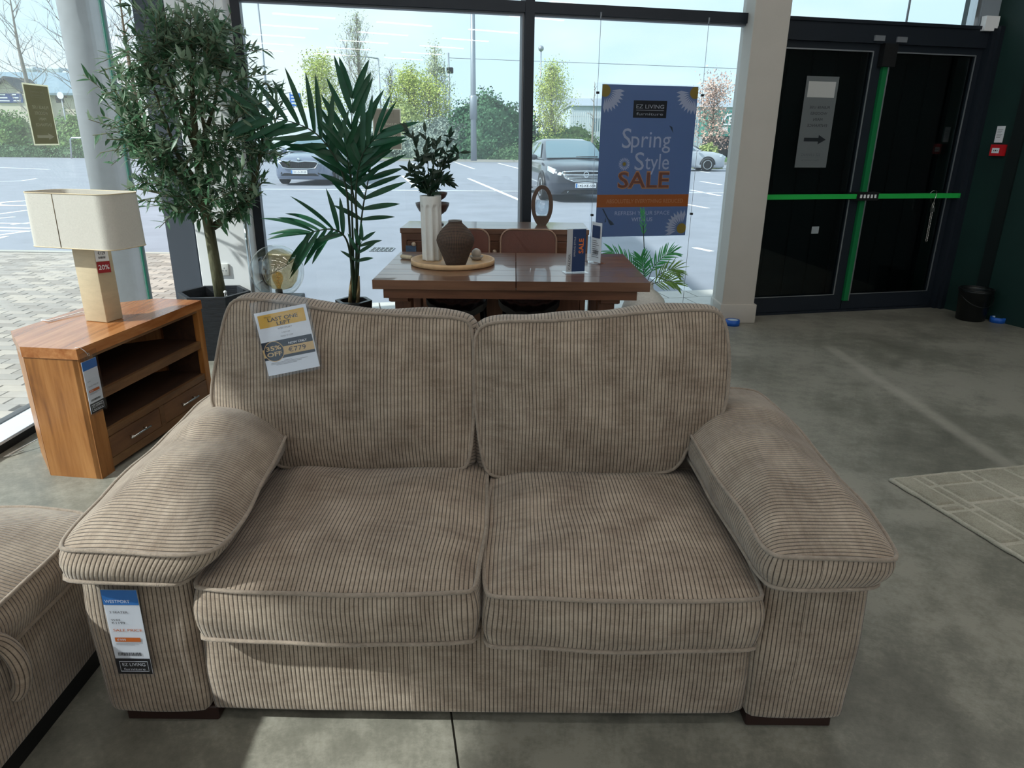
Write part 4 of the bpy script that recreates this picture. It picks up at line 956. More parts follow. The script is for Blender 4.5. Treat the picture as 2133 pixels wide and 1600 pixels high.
# oval ring lantern
rc = PY(1129, 427, 5.0); rcx, rcz = rc.x, rc.z
rl = thing('ring_lantern', 'brown oval wooden ring lantern with a clear glass jar, on the sideboard', 'lantern', (rcx, 5.0, 0.88))
m_ring = mat('dark brown mango', srgb(84, 66, 56), 0.45, var=0.15, scale=20)
hz_ = rcz-0.88
ring = [(0.066*math.sin(2*math.pi*k/40), 0.0, hz_+(hz_-0.012)*-math.cos(2*math.pi*k/40)) for k in range(40)]
mb = MB(); 
vs = []
for k in range(40):
    an = 2*math.pi*k/40; dx, dz = math.sin(an), -math.cos(an)
    for (rr, yy) in ((-0.015, -0.022), (0.012, -0.022), (0.012, 0.022), (-0.015, 0.022)): vs.append((0.064*dx+rr*dx, yy, hz_+(hz_-0.014)*dz+rr*dz))
mb.add(vs, [(4*k+i, 4*k+(i+1) % 4, 4*((k+1) % 40)+(i+1) % 4, 4*((k+1) % 40)+i) for k in range(40) for i in range(4)], None, False); build('ring', mb, m_ring, rl, True)
build('cradle', MB().prism([(-0.058, 0.075), (-0.03, 0.062), (0.03, 0.062), (0.058, 0.075), (0.05, 0.03), (0.03, 0.002), (0.012, 0.002), (0.008, 0.02), (-0.008, 0.02), (-0.012, 0.002), (-0.03, 0.002), (-0.05, 0.03)], -0.024, 0.024, Matrix(((1, 0, 0, 0), (0, 0, 1, 0), (0, 1, 0, 0), (0, 0, 0, 1)))), m_ring, rl, True)
m_jar = pane('jar glass', (0.9, 0.93, 0.95), extra=0.04)
build('glass_jar', MB().lathe([(0.02, 0.066), (0.042, 0.07), (0.052, 0.09), (0.052, 0.135), (0.046, 0.16), (0.040, 0.168), (0.042, 0.172), (0.038, 0.172), (0.036, 0.165), (0.044, 0.15), (0.048, 0.13), (0.048, 0.092), (0.02, 0.074)], 32), m_jar, rl, True)

# acrylic sign stands on the table
m_acr = pane('clear acrylic', (0.95, 0.96, 0.97), extra=0.03)
m_sgrey = mat('light grey print', srgb(178, 180, 184), 0.5); m_snavy = mat('navy poster print', srgb(28, 52, 92), 0.5)
def sign_stand(label, x, y, z, w, h, yaw, kind):
    t = thing('sign_stand', label, 'sign', (x, y, z), 'sign stands on the dining table'); t.rotation_euler = (0, 0, yaw)
    build('foot_plate', MB().bbox(-w*0.62, w*0.62, -0.04, 0.04, 0.0, 0.004, 0.001, 1), m_acr, t, True)
    build('sheet_holder', MB().box(-w/2-0.003, w/2+0.003, -0.004, 0.004, 0.004, h+0.006), m_acr, t, True)
    build('sheet', MB().box(-w/2, w/2, -0.0012, 0.0012, 0.006, h), m_paper, t, True)
    mbs = {}
    c = Card((-w/2, -0.0045, 0.006), (1, 0, 0), (0, 0, 1), None); c.p = None
    if kind == 0:
        c.rect(0, 0, w*0.28, h-0.006, m_sgrey, 0.3); c.rect(w*0.28, 0, w, h-0.006, m_snavy, 0.3)
        # upright lettering on the grey strip and the orange block
        c2 = Card((-w/2, -0.0047, 0.006), (0, 0, 1), (-1, 0, 0), None); c2.n = Vector((0, -1, 0))
        c2.text('CALDER', h*0.05, -w*0.20, w*0.12, m_ink, 1, 'L', width=h*0.36)
        c2.text('SALE', h*0.42, -w*0.88, w*0.26, m_orange, 1, 'L', bold=0.02, width=h*0.34)
        c2.text('SPRING STYLE', h*0.35, -w*0.45, w*0.09, m_sgrey, 1, 'L', width=h*0.45)
        for (nm, _), (mb, m_) in c2.g.items(): build(nm, mb, m_, t, True)
        for (nm, _), (mb, m_) in c.g.items(): build(nm, mb, m_, t, True)
    else:
        c.rect(w*0.12, h*0.60, w*0.9, h*0.9, m_snavy, 0.3)
        for k in range(9): c.rect(w*0.15, h*(0.52-0.05*k), w*(0.6+0.25*((k*7) % 3)/2), h*(0.535-0.05*k), m_greyink, 0.5)
        c.barcode(w*0.3, h*0.2, w*0.8, h*0.3, m_ink, 0.5)
        for (nm, _), (mb, m_) in c.g.items(): build(nm, mb, m_, t, True)
    return t
p_ = PZ(1198, 568, 0.76)
sign_stand('clear acrylic sign stand with navy and orange sale sheet, nearest on the table', p_.x, p_.y, 0.7605, 0.105, 0.235, math.radians(14), 0)
p_ = PZ(1240, 548, 0.76)
sign_stand('narrow acrylic sign stand with printed white sheet, turned edge on at the table corner', p_.x, p_.y, 0.7605, 0.10, 0.235, math.radians(-62), 1)
# ================================================================== plants, globe lamp, small things
def leaf_mat(name, top, under, rough=0.4, var=0.2):
    m, nt, p = _base(name); L = nt.links.new
    g = _n(nt, 'ShaderNodeNewGeometry'); oi = _n(nt, 'ShaderNodeTexCoord')
    nz = _n(nt, 'ShaderNodeTexNoise', Scale=9.0, Detail=2.0); L(oi.outputs['Object'], nz.inputs['Vector'])
    mr = _n(nt, 'ShaderNodeMapRange'); mr.inputs['From Min'].default_value = 0.3; mr.inputs['From Max'].default_value = 0.7
    mr.inputs['To Min'].default_value = 1-var; mr.inputs['To Max'].default_value = 1+var; L(nz.outputs['Fac'], mr.inputs['Value'])
    mx = _n(nt, 'ShaderNodeMix', data_type='RGBA'); mx.inputs['A'].default_value = tuple(top)+(1,); mx.inputs['B'].default_value = tuple(under)+(1,); L(g.outputs['Backfacing'], mx.inputs['Factor'])
    hs = _n(nt, 'ShaderNodeHueSaturation'); L(mx.outputs['Result'], hs.inputs['Color']); L(mr.outputs[0], hs.inputs['Value']); L(hs.outputs['Color'], p.inputs['Base Color'])
    p.inputs['Roughness'].default_value = rough; p.inputs['Specular IOR Level'].default_value = 0.4
    tr = _n(nt, 'ShaderNodeBsdfTranslucent'); L(hs.outputs['Color'], tr.inputs['Color']); ms = _n(nt, 'ShaderNodeMixShader'); ms.inputs[0].default_value = 0.25
    out = [n for n in nt.nodes if n.type == 'OUTPUT_MATERIAL'][0]; L(p.outputs[0], ms.inputs[1]); L(tr.outputs[0], ms.inputs[2]); L(ms.outputs[0], out.inputs['Surface'])
    MATS[name] = m; return m
m_olive = leaf_mat('olive leaf', srgb(70, 108, 76), srgb(150, 172, 146))
m_bark = mat('olive bark', srgb(48, 46, 30), 0.9, col2=srgb(112, 112, 86), scale=14, bump=0.8, bscale=40, stretch=(1, 1, 0.35))
m_twig = mat('olive twig', srgb(104, 104, 78), 0.8)
m_pot = mat('black slate pot', srgb(40, 44, 50), 0.5, var=0.25, scale=12, bump=0.25, bscale=30, stretch=(1, 1, 4))
m_soil = mat('dark soil', srgb(22, 20, 18), 0.95, bump=0.8, bscale=80)

def hexpot(root, c, r_top, r_bot, h, rot, m):
    n = 6; mb = MB(); prof = [(r_bot, 0), (r_top, h), (r_top-0.028, h), (r_top-0.034, h-0.07)]
    vs = []
    for (r, z) in prof:
        for k in range(n): a = rot+2*math.pi*k/n; vs.append(Vector((c[0]+r*math.cos(a), c[1]+r*math.sin(a), z)))
    fs = [(i*n+k, i*n+(k+1) % n, (i+1)*n+(k+1) % n, (i+1)*n+k) for i in range(3) for k in range(n)]+[tuple(range(n-1, -1, -1))]
    mb.add(vs, fs); p = build('pot', mb, m, root)
    ps = MB(); ps.add(vs[3*n:4*n], [tuple(range(n))]); build('soil', ps, m_soil, root); return p

def leaf_geo(L, W, fold=0.25, droop=0.12, seg=4):
    """small folded leaf along +Y, face up"""
    vs = []; fs = []
    for j in range(seg+1):
        s = j/seg; w = W*math.sin(math.pi*(0.06+0.94*s)**0.8)*0.5 if j < seg else 0.0003; z = -droop*L*s*s
        vs += [(-w, L*s, z+fold*w), (0, L*s, z), (w, L*s, z+fold*w)]
    for j in range(seg): a = 3*j; fs += [(a, a+1, a+4, a+3), (a+1, a+2, a+5, a+4)]
    return vs, fs
def frame_of(t, upish):
    t = t.normalized(); x = t.cross(upish)
    x = x.normalized() if x.length > 1e-4 else t.orthogonal().normalized(); z = x.cross(t)
    return Matrix(((x.x, t.x, z.x), (x.y, t.y, z.y), (x.z, t.z, z.z)))
def make_leaves(root, places, L, W, m, most=300, name='leaf', droop=0.12, seg=4):
    """places: (point, direction, up, scale); the first ones become leaf objects, the rest one joined part"""
    vs, fs = leaf_geo(L, W, 0.25, droop, seg); src = bpy.data.meshes.new(name); src.from_pydata(vs, [], fs); src.materials.append(m)
    src.polygons.foreach_set('use_smooth', [True]*len(src.polygons)); o0 = wloc(root); rest = MB()
    for i, (p, t, u, sc) in enumerate(places):
        M3 = frame_of(t, u)
        if i < most:
            ob = bpy.data.objects.new(name, src); C.objects.link(ob); ob.parent = root
            ob.matrix_local = Matrix.Translation(p-o0) @ M3.to_4x4() @ Matrix.Scale(sc, 4)
        else: rest.add([p+(M3 @ Vector(v))*sc for v in vs], fs, None, True)
    if rest.v: build('foliage', rest, m, root, kind='stuff')

# ------------------------------------------------------------------ olive tree in a six sided pot
rt = random.Random(41)
pc_ = V(-2.035, 4.675, 0)
tree = thing('potted_olive_tree', 'tall leafy olive tree in a black six sided pot beside the window pier', 'potted tree', pc_)
hexpot(tree, pc_, 0.240, 0.17, 0.45, math.radians(8), m_pot)
TY = 4.68
tk = [PY(460, 612, 4.68), PY(450, 560, 4.67), PY(440, 500, 4.67), PY(431, 450, 4.66), PY(419, 390, 4.66), PY(410, 320, 4.62), PY(402, 230, 4.60), PY(398, 130, 4.6), PY(396, 60, 4.6)]
tk[0].z = 0.37
mb = MB(); mb.tube(tk, [0.042, 0.037, 0.034, 0.034, 0.030, 0.024, 0.018, 0.012, 0.006], 12)
for v in mb.v: v += Vector((mnoise.noise(v*18), mnoise.noise(v*18+V(9, 0, 0)), 0))*0.006
build('trunk', mb, m_bark, tree)
ECX, ECY, ECZ = PY(398, 240, 4.52).x, 4.52, PY(398, 240, 4.52).z
RX, RY_, RZ = 0.66, 0.40, 0.74
limbs = []
br0 = [PY(445, 472, 4.71), PY(475, 452, 4.68), PY(505, 430, 4.66), PY(530, 380, 4.64), PY(545, 310, 4.62), PY(550, 240, 4.6)]
build('branch', MB().tube(br0, [0.026, 0.024, 0.020, 0.014, 0.010, 0.005], 10), m_bark, tree); limbs.append(br0)
for (s0, px) in ((3, [(400, 400), (350, 330), (300, 280), (265, 230)]), (4, [(455, 330), (490, 250), (505, 160)]), (4, [(370, 320), (330, 220), (300, 130)]), (5, [(440, 230), (460, 130), (465, 60)]), (5, [(380, 240), (355, 150), (345, 60)]), (3, [(395, 420), (330, 400), (270, 390)]), (5, [(430, 300), (420, 200), (430, 90)])):
    yy = TY-0.25 if len(limbs) % 2 else TY+0.12
    pts = [tk[s0]]+[PY(x+rt.uniform(-8, 8), y, tk[s0].y+(yy-tk[s0].y)*(k+1)/len(px)) for k, (x, y) in enumerate(px)]
    build('branch', MB().tube(pts, [0.016-0.011*k/(len(pts)-1) for k in range(len(pts))], 8), m_bark, tree); limbs.append(pts)
limbs.append(tk[4:])
def on_limb():
    l = rt.choice(limbs); i = rt.randrange(len(l)-1); return l[i].lerp(l[i+1], rt.random())
places = []; tw = MB()
for k in range(420):
    while True:
        d = Vector((rt.gauss(0, 1), rt.gauss(0, 1), rt.gauss(0, 1))).normalized(); rad = rt.uniform(0.35, 1.0)**0.6
        e = Vector((ECX+d.x*RX*rad, ECY+d.y*RY_*rad, ECZ+d.z*RZ*rad))
        if d.z > 0.3: e.x = ECX+(e.x-ECX)*(1-0.25*d.z)
        if -2.50 < e.x and e.y < 4.80: break
    # nearest limb point as the origin of the twig
    o = min((on_limb() for _ in range(14)), key=lambda q: (q-e).length); L_ = min(0.42, (e-o).length); o2 = e-(e-o).normalized()*L_
    dirv = (e-o2).normalized(); side = dirv.orthogonal().normalized()*rt.uniform(-0.03, 0.03)
    pts = [o2, o2.lerp(e, 0.5)+side+V(0, 0, 0.02), e+V(0, 0, rt.uniform(-0.02, 0.05))]
    tw.tube([o]+pts if (o2-o).length < 0.25 else pts, 0.0022, 4)
    nl = rt.randint(11, 16)
    for j in range(nl):
        s = 0.15+0.85*(j+rt.random()*0.5)/nl; p = pts[0].lerp(pts[1], s*2) if s < 0.5 else pts[1].lerp(pts[2], s*2-1)
        out = Vector((rt.gauss(0, 1), rt.gauss(0, 1), rt.gauss(0, 0.8))); out = out-dirv*out.dot(dirv); out.normalize()
        t = dirv*rt.uniform(0.3, 1.0)+out*rt.uniform(0.5, 1.0)+V(0, 0, 0.1)
        places.append((p, t, V(rt.uniform(-.5, .5), rt.uniform(-.6, .3), 1), rt.uniform(0.65, 1.25)))
tw = build('twigs', tw, m_twig, tree, kind='stuff')
places = [q for q in places if q[0].x > -2.53 and q[0].y < 4.84]
places.sort(key=lambda q: q[0].y-0.3*q[3])
make_leaves(tree, places, 0.074, 0.0215, m_olive, 300)
# plant label pin in the pot
single('plant_pin', MB().tube([V(-1.925, 4.58, 0.385), V(-1.925, 4.58, 0.46)], 0.0022, 6).tube([V(-1.913, 4.58, 0.385), V(-1.913, 4.58, 0.46)], 0.0022, 6).sphere((-1.919, 4.575, 0.468), 0.011, 12, 8), m_white, 'small white pin with a round head stuck in the olive tree pot', 'pin')

# ------------------------------------------------------------------ kentia palm
m_palm = leaf_mat('palm leaflet', srgb(28, 78, 52), srgb(52, 110, 76), 0.35, 0.25)
m_stem = mat('palm stem', srgb(34, 52, 34), 0.5, var=0.2, scale=20)
PYY = 4.50
pp_ = PY(737, 632, PYY)
palm = thing('potted_palm', 'tall dark green palm with long pointed leaflets in a black pot behind the sofa', 'potted plant', (pp_.x, PYY, 0))
hexpot(palm, (pp_.x, PYY), 0.122, 0.09, 0.44, 0.0, mat('black nursery pot', srgb(18, 19, 22), 0.4))
def blade(p, t, u, L, W, droop):
    """one leaflet: a long pointed strip folded along its rib"""
    t = t.normalized(); M3 = frame_of(t, u); n = 9; vs = []; fs = []
    for j in range(n+1):
        s = j/n; w = W*0.5*(math.sin(math.pi*min(1, 0.12+s*0.88))**0.75 if s < 0.99 else 0.01); z = -droop*L*s*s
        for q in (-1, 0, 1): vs.append(M3 @ Vector((q*w, L*s, z+0.28*abs(q)*w)))
    for j in range(n): a = 3*j; fs += [(a, a+1, a+4, a+3), (a+1, a+2, a+5, a+4)]
    return MB().add(vs, fs, None, True)
rp_ = random.Random(5)
def palm_frond(root, px, s0, n, L0, W, ang=0.75, droop=0.25, tilt=0.25, m=None, stem=None, r0=0.009, sides=(1, -1), tipfrac=0.65):
    pts = [PY(x, y, Yv) for (x, y, Yv) in px]
    # densify
    dense = []
    for i in range(len(pts)-1):
        p0, p1, p2, p3 = pts[max(0, i-1)], pts[i], pts[i+1], pts[min(len(pts)-1, i+2)]
        for k in range(6):
            s = k/6; dense.append(0.5*((2*p1)+(p2-p0)*s+(2*p0-5*p1+4*p2-p3)*s*s+(3*p1-p0-3*p2+p3)*s**3))
    dense.append(pts[-1]); N = len(dense)
    fr = build('frond', MB().tube(dense, [r0*(1-0.8*k/(N-1)) for k in range(N)], 7), stem or m_stem, root)
    for k in range(n):
        s = s0+(1-s0)*(k+0.3)/n; f = s*(N-1); i = min(N-2, int(f)); p = dense[i].lerp(dense[i+1], f-i); t = (dense[min(N-1, i+2)]-dense[max(0, i-1)]).normalized()
        view = (p-EYEV).normalized(); S = t.cross(view).normalized()
        for sd in sides:
            a = ang*(1-0.5*k/n)*rp_.uniform(0.8, 1.2); u = (-view+V(0, 0, 0.6)+S*sd*0.4).normalized()
            d = t*math.cos(a)+S*sd*math.sin(a)+view*rp_.uniform(-tilt, tilt)
            Lk = L0*(1-(1-tipfrac)*(k/n)**2)*rp_.uniform(0.85, 1.1)*(0.75+0.25*min(1, 3*k/n))
            b = blade(p, d, u, Lk, W*rp_.uniform(0.85, 1.1), droop*rp_.uniform(0.5, 1.3))
            o = build('leaflet', b, m or m_palm, fr, True); o.location = p-wloc(fr)
    return fr
Yp = PYY
palm_frond(palm, [(738, 625, Yp), (735, 500, Yp), (732, 400, Yp), (731, 300, Yp), (735, 190, Yp+0.02)], 0.52, 7, 0.38, 0.042, 0.62, 0.06, 0.12)
palm_frond(palm, [(735, 625, Yp), (728, 470, Yp-0.02), (716, 370, Yp-0.05), (675, 295, Yp-0.10), (620, 258, Yp-0.14), (530, 240, Yp-0.16)], 0.50, 9, 0.36, 0.040, 0.95, 0.12, 0.3)
palm_frond(palm, [(741, 625, Yp), (743, 480, Yp), (742, 390, Yp-0.03), (756, 320, Yp-0.08), (798, 270, Yp-0.14)], 0.60, 6, 0.32, 0.038, 0.7, 0.12, 0.3)
palm_frond(palm, [(737, 625, Yp-0.01), (733, 560, Yp-0.04), (722, 500, Yp-0.08), (695, 478, Yp-0.12), (655, 482, Yp-0.16), (640, 488, Yp-0.17)], 0.45, 8, 0.34, 0.033, 1.0, 0.35, 0.4)
palm_frond(palm, [(743, 625, Yp+0.01), (748, 520, Yp+0.04), (755, 440, Yp+0.06), (768, 370, Yp+0.08), (775, 330, Yp+0.09)], 0.42, 8, 0.30, 0.036, 1.1, 0.12, 0.2)
palm_frond(palm, [(739, 625, Yp+0.02), (744, 470, Yp+0.05), (735, 400, Yp+0.02), (727, 350, Yp-0.04), (720, 300, Yp-0.08)], 0.50, 6, 0.30, 0.036, 0.95, 0.2, 0.35)
palm_frond(palm, [(740, 625, Yp-0.03), (741, 560, Yp-0.04), (748, 520, Yp-0.05), (757, 495, Yp-0.06)], 0.4, 4, 0.15, 0.026, 0.95, 0.3, 0.3, r0=0.005)
for (x, y) in ((729, 600), (745, 600)):
    a_ = PY(x, 632, Yp-0.01); b_ = PY(x+3, 575, Yp-0.01); build('stem_sheath', MB().tube([a_, a_.lerp(b_, 0.5), b_], [0.013, 0.012, 0.004], 8), mat('dry sheath', srgb(120, 104, 74), 0.9), palm)

# ------------------------------------------------------------------ young palm in a round white vase, right
vyc = 5.02; vc = PY(1343, 620, vyc)
rv = thing('potted_fan_palm', 'young feathery palm in a round white stone vase by the poster', 'potted plant', (vc.x, vyc, 0))
m_stone = mat('speckled white stone', srgb(206, 204, 198), 0.8, var=0.10, scale=90, bump=0.2, bscale=150)
build('vase', MB().lathe([(0.07, 0), (0.10, 0.015), (0.150, 0.10), (0.170, 0.20), (0.165, 0.28), (0.140, 0.355), (0.100, 0.40), (0.062, 0.425), (0.055, 0.44), (0.056, 0.478), (0.048, 0.478), (0.046, 0.44), (1e-4, 0.43)], 48, (vc.x, vyc, 0)), m_stone, rv)
m_palm2 = leaf_mat('feathery palm leaf', srgb(74, 164, 98), srgb(120, 196, 130), 0.4, 0.2)
m_palm3 = leaf_mat('yellow green palm leaf', srgb(120, 160, 82), srgb(150, 184, 104), 0.4, 0.2)
vt = [(1343, 598, vyc)]
for (px, mm) in (([(1342, 596, vyc), (1325, 565, vyc-0.04), (1300, 540, vyc-0.08), (1270, 522, vyc-0.1)], m_palm2), ([(1345, 596, vyc), (1362, 556, vyc-0.03), (1386, 532, vyc-0.05), (1402, 526, vyc-0.05)], m_palm2),
                 ([(1346, 596, vyc), (1374, 572, vyc-0.06), (1400, 560, vyc-0.1), (1412, 566, vyc-0.12)], m_palm3), ([(1346, 597, vyc), (1370, 588, vyc-0.08), (1395, 585, vyc-0.12), (1410, 592, vyc-0.14)], m_palm3),
                 ([(1343, 596, vyc), (1340, 560, vyc-0.06), (1335, 535, vyc-0.1)], m_palm2)):
    palm_frond(rv, px, 0.25, 15, 0.115, 0.010, 0.85, 0.2, 0.25, mm, r0=0.003)
st_ = [PY(1344, 596, vyc), PY(1343, 540, vyc), PY(1341, 500, vyc), PY(1340, 470, vyc-0.0)]
sf = build('frond', MB().tube(st_, 0.003, 6), m_stem, rv)
palm_frond(rv, [(1341, 500, vyc), (1340, 470, vyc), (1338, 440, vyc)], 0.2, 6, 0.06, 0.010, 0.5, 0.1, 0.2, m_palm2, r0=0.002)

# ------------------------------------------------------------------ sprigs in the fluted vase
m_sprig = leaf_mat('dark sprig leaf', srgb(30, 56, 40), srgb(62, 92, 66), 0.35, 0.25)
rs_ = random.Random(12)
sprig_px = [[(893, 408), (885, 370), (872, 320), (858, 285), (848, 268)], [(895, 408), (892, 360), (890, 310), (886, 275)], [(903, 408), (915, 360), (930, 315), (936, 285)], [(905, 408), (922, 350), (940, 320), (960, 318)], [(890, 408), (872, 385), (858, 360), (850, 355)], [(898, 408), (900, 360), (905, 320), (912, 300)], [(900, 408), (905, 370), (920, 345), (940, 335)], [(888, 408), (880, 380), (872, 350), (870, 330)], [(897, 408), (890, 385), (880, 360), (884, 320)], [(906, 408), (915, 380), (925, 372), (935, 380)], [(902, 408), (908, 390), (912, 350), (918, 325)], [(893, 408), (884, 392), (876, 378), (866, 384)]]
bq = thing('sprig_bunch', 'bunch of dark green leafy stems standing in the white fluted vase', 'greenery', (vx, vy, 1.0))  # separate sprigs gathered into one object
for k, px in enumerate(sprig_px):
    yv = vy+rs_.uniform(-0.035, 0.03); pts = [PY(x, y, yv+(rs_.uniform(-0.02, 0.02)*i)) for i, (x, y) in enumerate(px)]; pts[0] = Vector((vx+rs_.uniform(-0.022, 0.022), vy+rs_.uniform(-0.022, 0.022), 1.0)); pts.insert(1, Vector((vx+(pts[1].x-vx)*0.25, vy+rs_.uniform(-0.03, 0.03), 1.145)))
    sg = build('stem', MB().tube(pts, [0.0032, 0.0032, 0.003, 0.0025, 0.002, 0.0015][:len(pts)], 6), m_stem, bq)
    pl_ = []
    for i in range(1, len(pts)-1):
        for q in range(6 if i > 1 else 7):
            s = rs_.random(); p = pts[i].lerp(pts[i+1], s); t = (pts[i+1]-pts[i]).normalized(); o = Vector((rs_.gauss(0, 1), rs_.gauss(0, 0.6), rs_.gauss(0, 0.6))).normalized()
            pl_.append((p, t*0.7+o*0.8, V(rs_.uniform(-.5, .5), -0.8, 0.6), rs_.uniform(0.6, 1.15)))
    pl_.append((pts[-1], pts[-1]-pts[-2], V(0, -1, 0.5), 1.0))
    make_leaves(sg, pl_, 0.060, 0.022, m_sprig, 300)

# ------------------------------------------------------------------ globe lamp on a black plinth
gc = V(-1.465, 4.3, 0.661); gr = 0.162
pls = single('display_plinth', MB().bbox(gc.x-0.10, gc.x+0.125, 4.20, 4.42, 0, 0.50, 0.004, 1), mat('matt black plinth', srgb(16, 17, 20), 0.5), 'black square plinth under the clear glass globe lamp', 'plinth')
gl = thing('globe_lamp', 'clear glass globe lamp with a filament bulb on a black plinth', 'lamp', (gc.x, gc.y, 0.50))
m_globe = pane('globe glass', (0.93, 0.95, 0.94), extra=0.05)
prof = [(gr*math.sin(math.pi*k/40), -gr*math.cos(math.pi*k/40)) for k in range(3, 41)]; prof[-1] = (1e-4, gr)
build('globe', MB().lathe(prof, 64, gc, cap=False), m_globe, gl)
build('base', MB().lathe([(0.055, 0.5005), (0.055, 0.508), (0.03, 0.512), (0.022, 0.516), (0.022, 0.545), (0.018, 0.55)], 28, (gc.x, gc.y, 0)), m_metal, gl)
m_amber = pane('amber glass', (0.92, 0.74, 0.42), extra=0.05)
build('bulb', MB().lathe([(0.012, 0.55), (0.014, 0.565), (0.030, 0.60), (0.034, 0.622), (0.028, 0.645), (0.012, 0.658), (1e-4, 0.66)], 28, (gc.x, gc.y, 0), cap=False), m_amber, gl)
fil = [V(gc.x+0.008*math.cos(k*0.9), gc.y+0.008*math.sin(k*0.9), 0.57+0.003*k) for k in range(22)]
build('filament', MB().tube(fil, 0.0012, 5), mat('brass filament', srgb(190, 140, 60), 0.3, 0.8), gl)
build('refraction_dome', MB().lathe([(0.02, 0.545), (0.065, 0.56), (0.095, 0.60), (0.11, 0.66), (0.10, 0.73), (0.07, 0.775), (0.03, 0.795)], 40, (gc.x+0.018, gc.y+0.01, 0), cap=False), pane('brown refraction tint', (0.80, 0.72, 0.56), extra=0.06), gl)  # added dome imitating the brown view refracted inside the globe

# grey sign post with a red ticket, socket on the pier
p0, p1 = PY(509, 445, 4.88), PY(516, 590, 4.88); xs_ = p0.x
ps = thing('ticket_stand', 'slim grey metal post with a dark red sale ticket in front of the pier', 'sign stand', (xs_, 4.88, 0))
build('post', MB().tube([(xs_, 4.88, 0.012), (xs_, 4.88, p0.z)], 0.016, 14), m_alu, ps); build('foot', MB().lathe([(0.10, 0.0), (0.10, 0.008), (0.02, 0.012)], 28, (xs_, 4.88, 0)), m_alu, ps)
tk0 = PY(497, 438, 4.86); tk1 = PY(520, 421, 4.86)
build('ticket', MB().box(tk0.x, tk1.x, 4.856, 4.859, tk0.z, tk1.z), mat('dark red card', srgb(92, 22, 28), 0.5), ps)
c = Card((tk0.x, 4.856, tk0.z), (1, 0, 0), (0, 0, 1), ps); c.text('20%', (tk1.x-tk0.x)/2, 0.02, 0.024, mat('pale red ink', srgb(170, 110, 110), 0.5), 1, width=0.055); c.done()
a_, b_ = PY(457, 574, 4.93), PY(476, 549, 4.93); a_.x = b_.x-0.085
so = thing('wall_socket', 'white double wall socket on the white pier behind the olive tree', 'socket', (a_.x, 4.93, a_.z))
build('plate', MB().bbox(a_.x, b_.x, 4.918, 4.9295, a_.z, b_.z, 0.003, 2), m_cer, so)
hs_ = MB(); zc = (a_.z+b_.z)/2; xc = (a_.x+b_.x)/2+0.012
for (dx, dz) in ((-0.011, -0.006), (0.011, -0.006), (0, 0.012)): hs_.box(xc+dx-0.003, xc+dx+0.003, 4.9172, 4.9182, zc+dz-0.004, zc+dz+0.004)
build('pin_holes', hs_, m_grey, so, kind='stuff')

# ------------------------------------------------------------------ bin, blue tape, wall call point, chain
bc = PZ(2027, 668); bcx, bcy = 4.0, 5.95
bn = thing('waste_bin', 'black plastic bucket bin against the dark green wall', 'bin', (bcx, bcy, 0))
m_plas = mat('black plastic', srgb(16, 19, 20), 0.35)
build('bucket', MB().lathe([(0.105, 0.0), (0.11, 0.004), (0.128, 0.24), (0.134, 0.245), (0.134, 0.268), (0.124, 0.27), (0.122, 0.25), (0.105, 0.01), (1e-4, 0.008)], 40), m_plas, bn, True)
build('rim', MB().tube([(0.134*math.cos(2*math.pi*k/36), 0.134*math.sin(2*math.pi*k/36), 0.269) for k in range(36)], 0.006, 8, closed=True), m_plas, bn, True)
build('handle', MB().tube([(0.137*math.cos(a), 0.137*math.sin(a)-0.004, 0.235-0.10*math.sin((a-math.pi)*1.0)) for a in [math.pi+math.pi*k/16 for k in range(17)]], 0.004, 6), m_plas, bn, True)
m_tape = mat('blue tape', srgb(24, 88, 178), 0.4); m_core = mat('tape core', srgb(176, 196, 216), 0.6)
def tape(x, y, ro, h, label, name='tape_roll'):
    t = thing(name, label, 'tape', (x, y, 0), 'blue tape rolls')
    build('tape', MB().lathe([(ro*0.72, 0.0), (ro, 0.0), (ro, h), (ro*0.72, h), (ro*0.72, 0.0)], 36, cap=False), m_tape, t, True)
    build('core', MB().lathe([(ro*0.66, 0.001), (ro*0.72, 0.001), (ro*0.72, h-0.001), (ro*0.66, h-0.001), (ro*0.66, 0.001)], 36, cap=False), m_core, t, True)
    return t
q = PZ(1525, 677); tape(q.x, q.y+0.0, 0.058, 0.045, 'roll of blue tape on the floor at the foot of the white column')
q = PZ(2072, 671); tq = tape(q.x+0.02, q.y, 0.060, 0.045, 'roll of blue tape on the floor beside the black bin')
# call point and notice on the green wall
def rwp(x, y, off):
    d = ray(x, y); p0 = RW0+rn*off; t = (p0-EYEV).dot(rn)/d.dot(rn); return EYEV+d*t
cpz = rwp(2083, 313, 0.0); rx = rdir
cpt = thing('call_point', 'red fire alarm call point on the dark green wall', 'alarm', cpz)
build('case', MB().obox(cpz-rx*0.055-V(0, 0, 0.045), rx*0.11, rn*0.045, (0, 0, 0.09)), mat('signal red', srgb(196, 30, 38), 0.4), cpt)
c = Card(cpz+rn*0.046-rx*0.055-V(0, 0, 0.045), rx, (0, 0, 1), cpt); c.rect(0.018, 0.022, 0.082, 0.062, m_paper, 1); c.poly([(0.03, 0.042), (0.038, 0.05), (0.038, 0.034)], m_ink, 2); c.disc(0.050, 0.042, 0.006, m_ink, 2); c.poly([(0.070, 0.042), (0.062, 0.05), (0.062, 0.034)], m_ink, 2); c.done()
ntz = rwp(2083, 280, 0.0)
nt_ = thing('wall_notice', 'small white notice card above the red call point', 'notice', ntz)
build('card', MB().obox(ntz-rx*0.035-V(0, 0, 0.065), rx*0.07, rn*0.004, (0, 0, 0.13)), m_paper, nt_)
c = Card(ntz+rn*0.0045-rx*0.035-V(0, 0, 0.065), rx, (0, 0, 1), nt_)
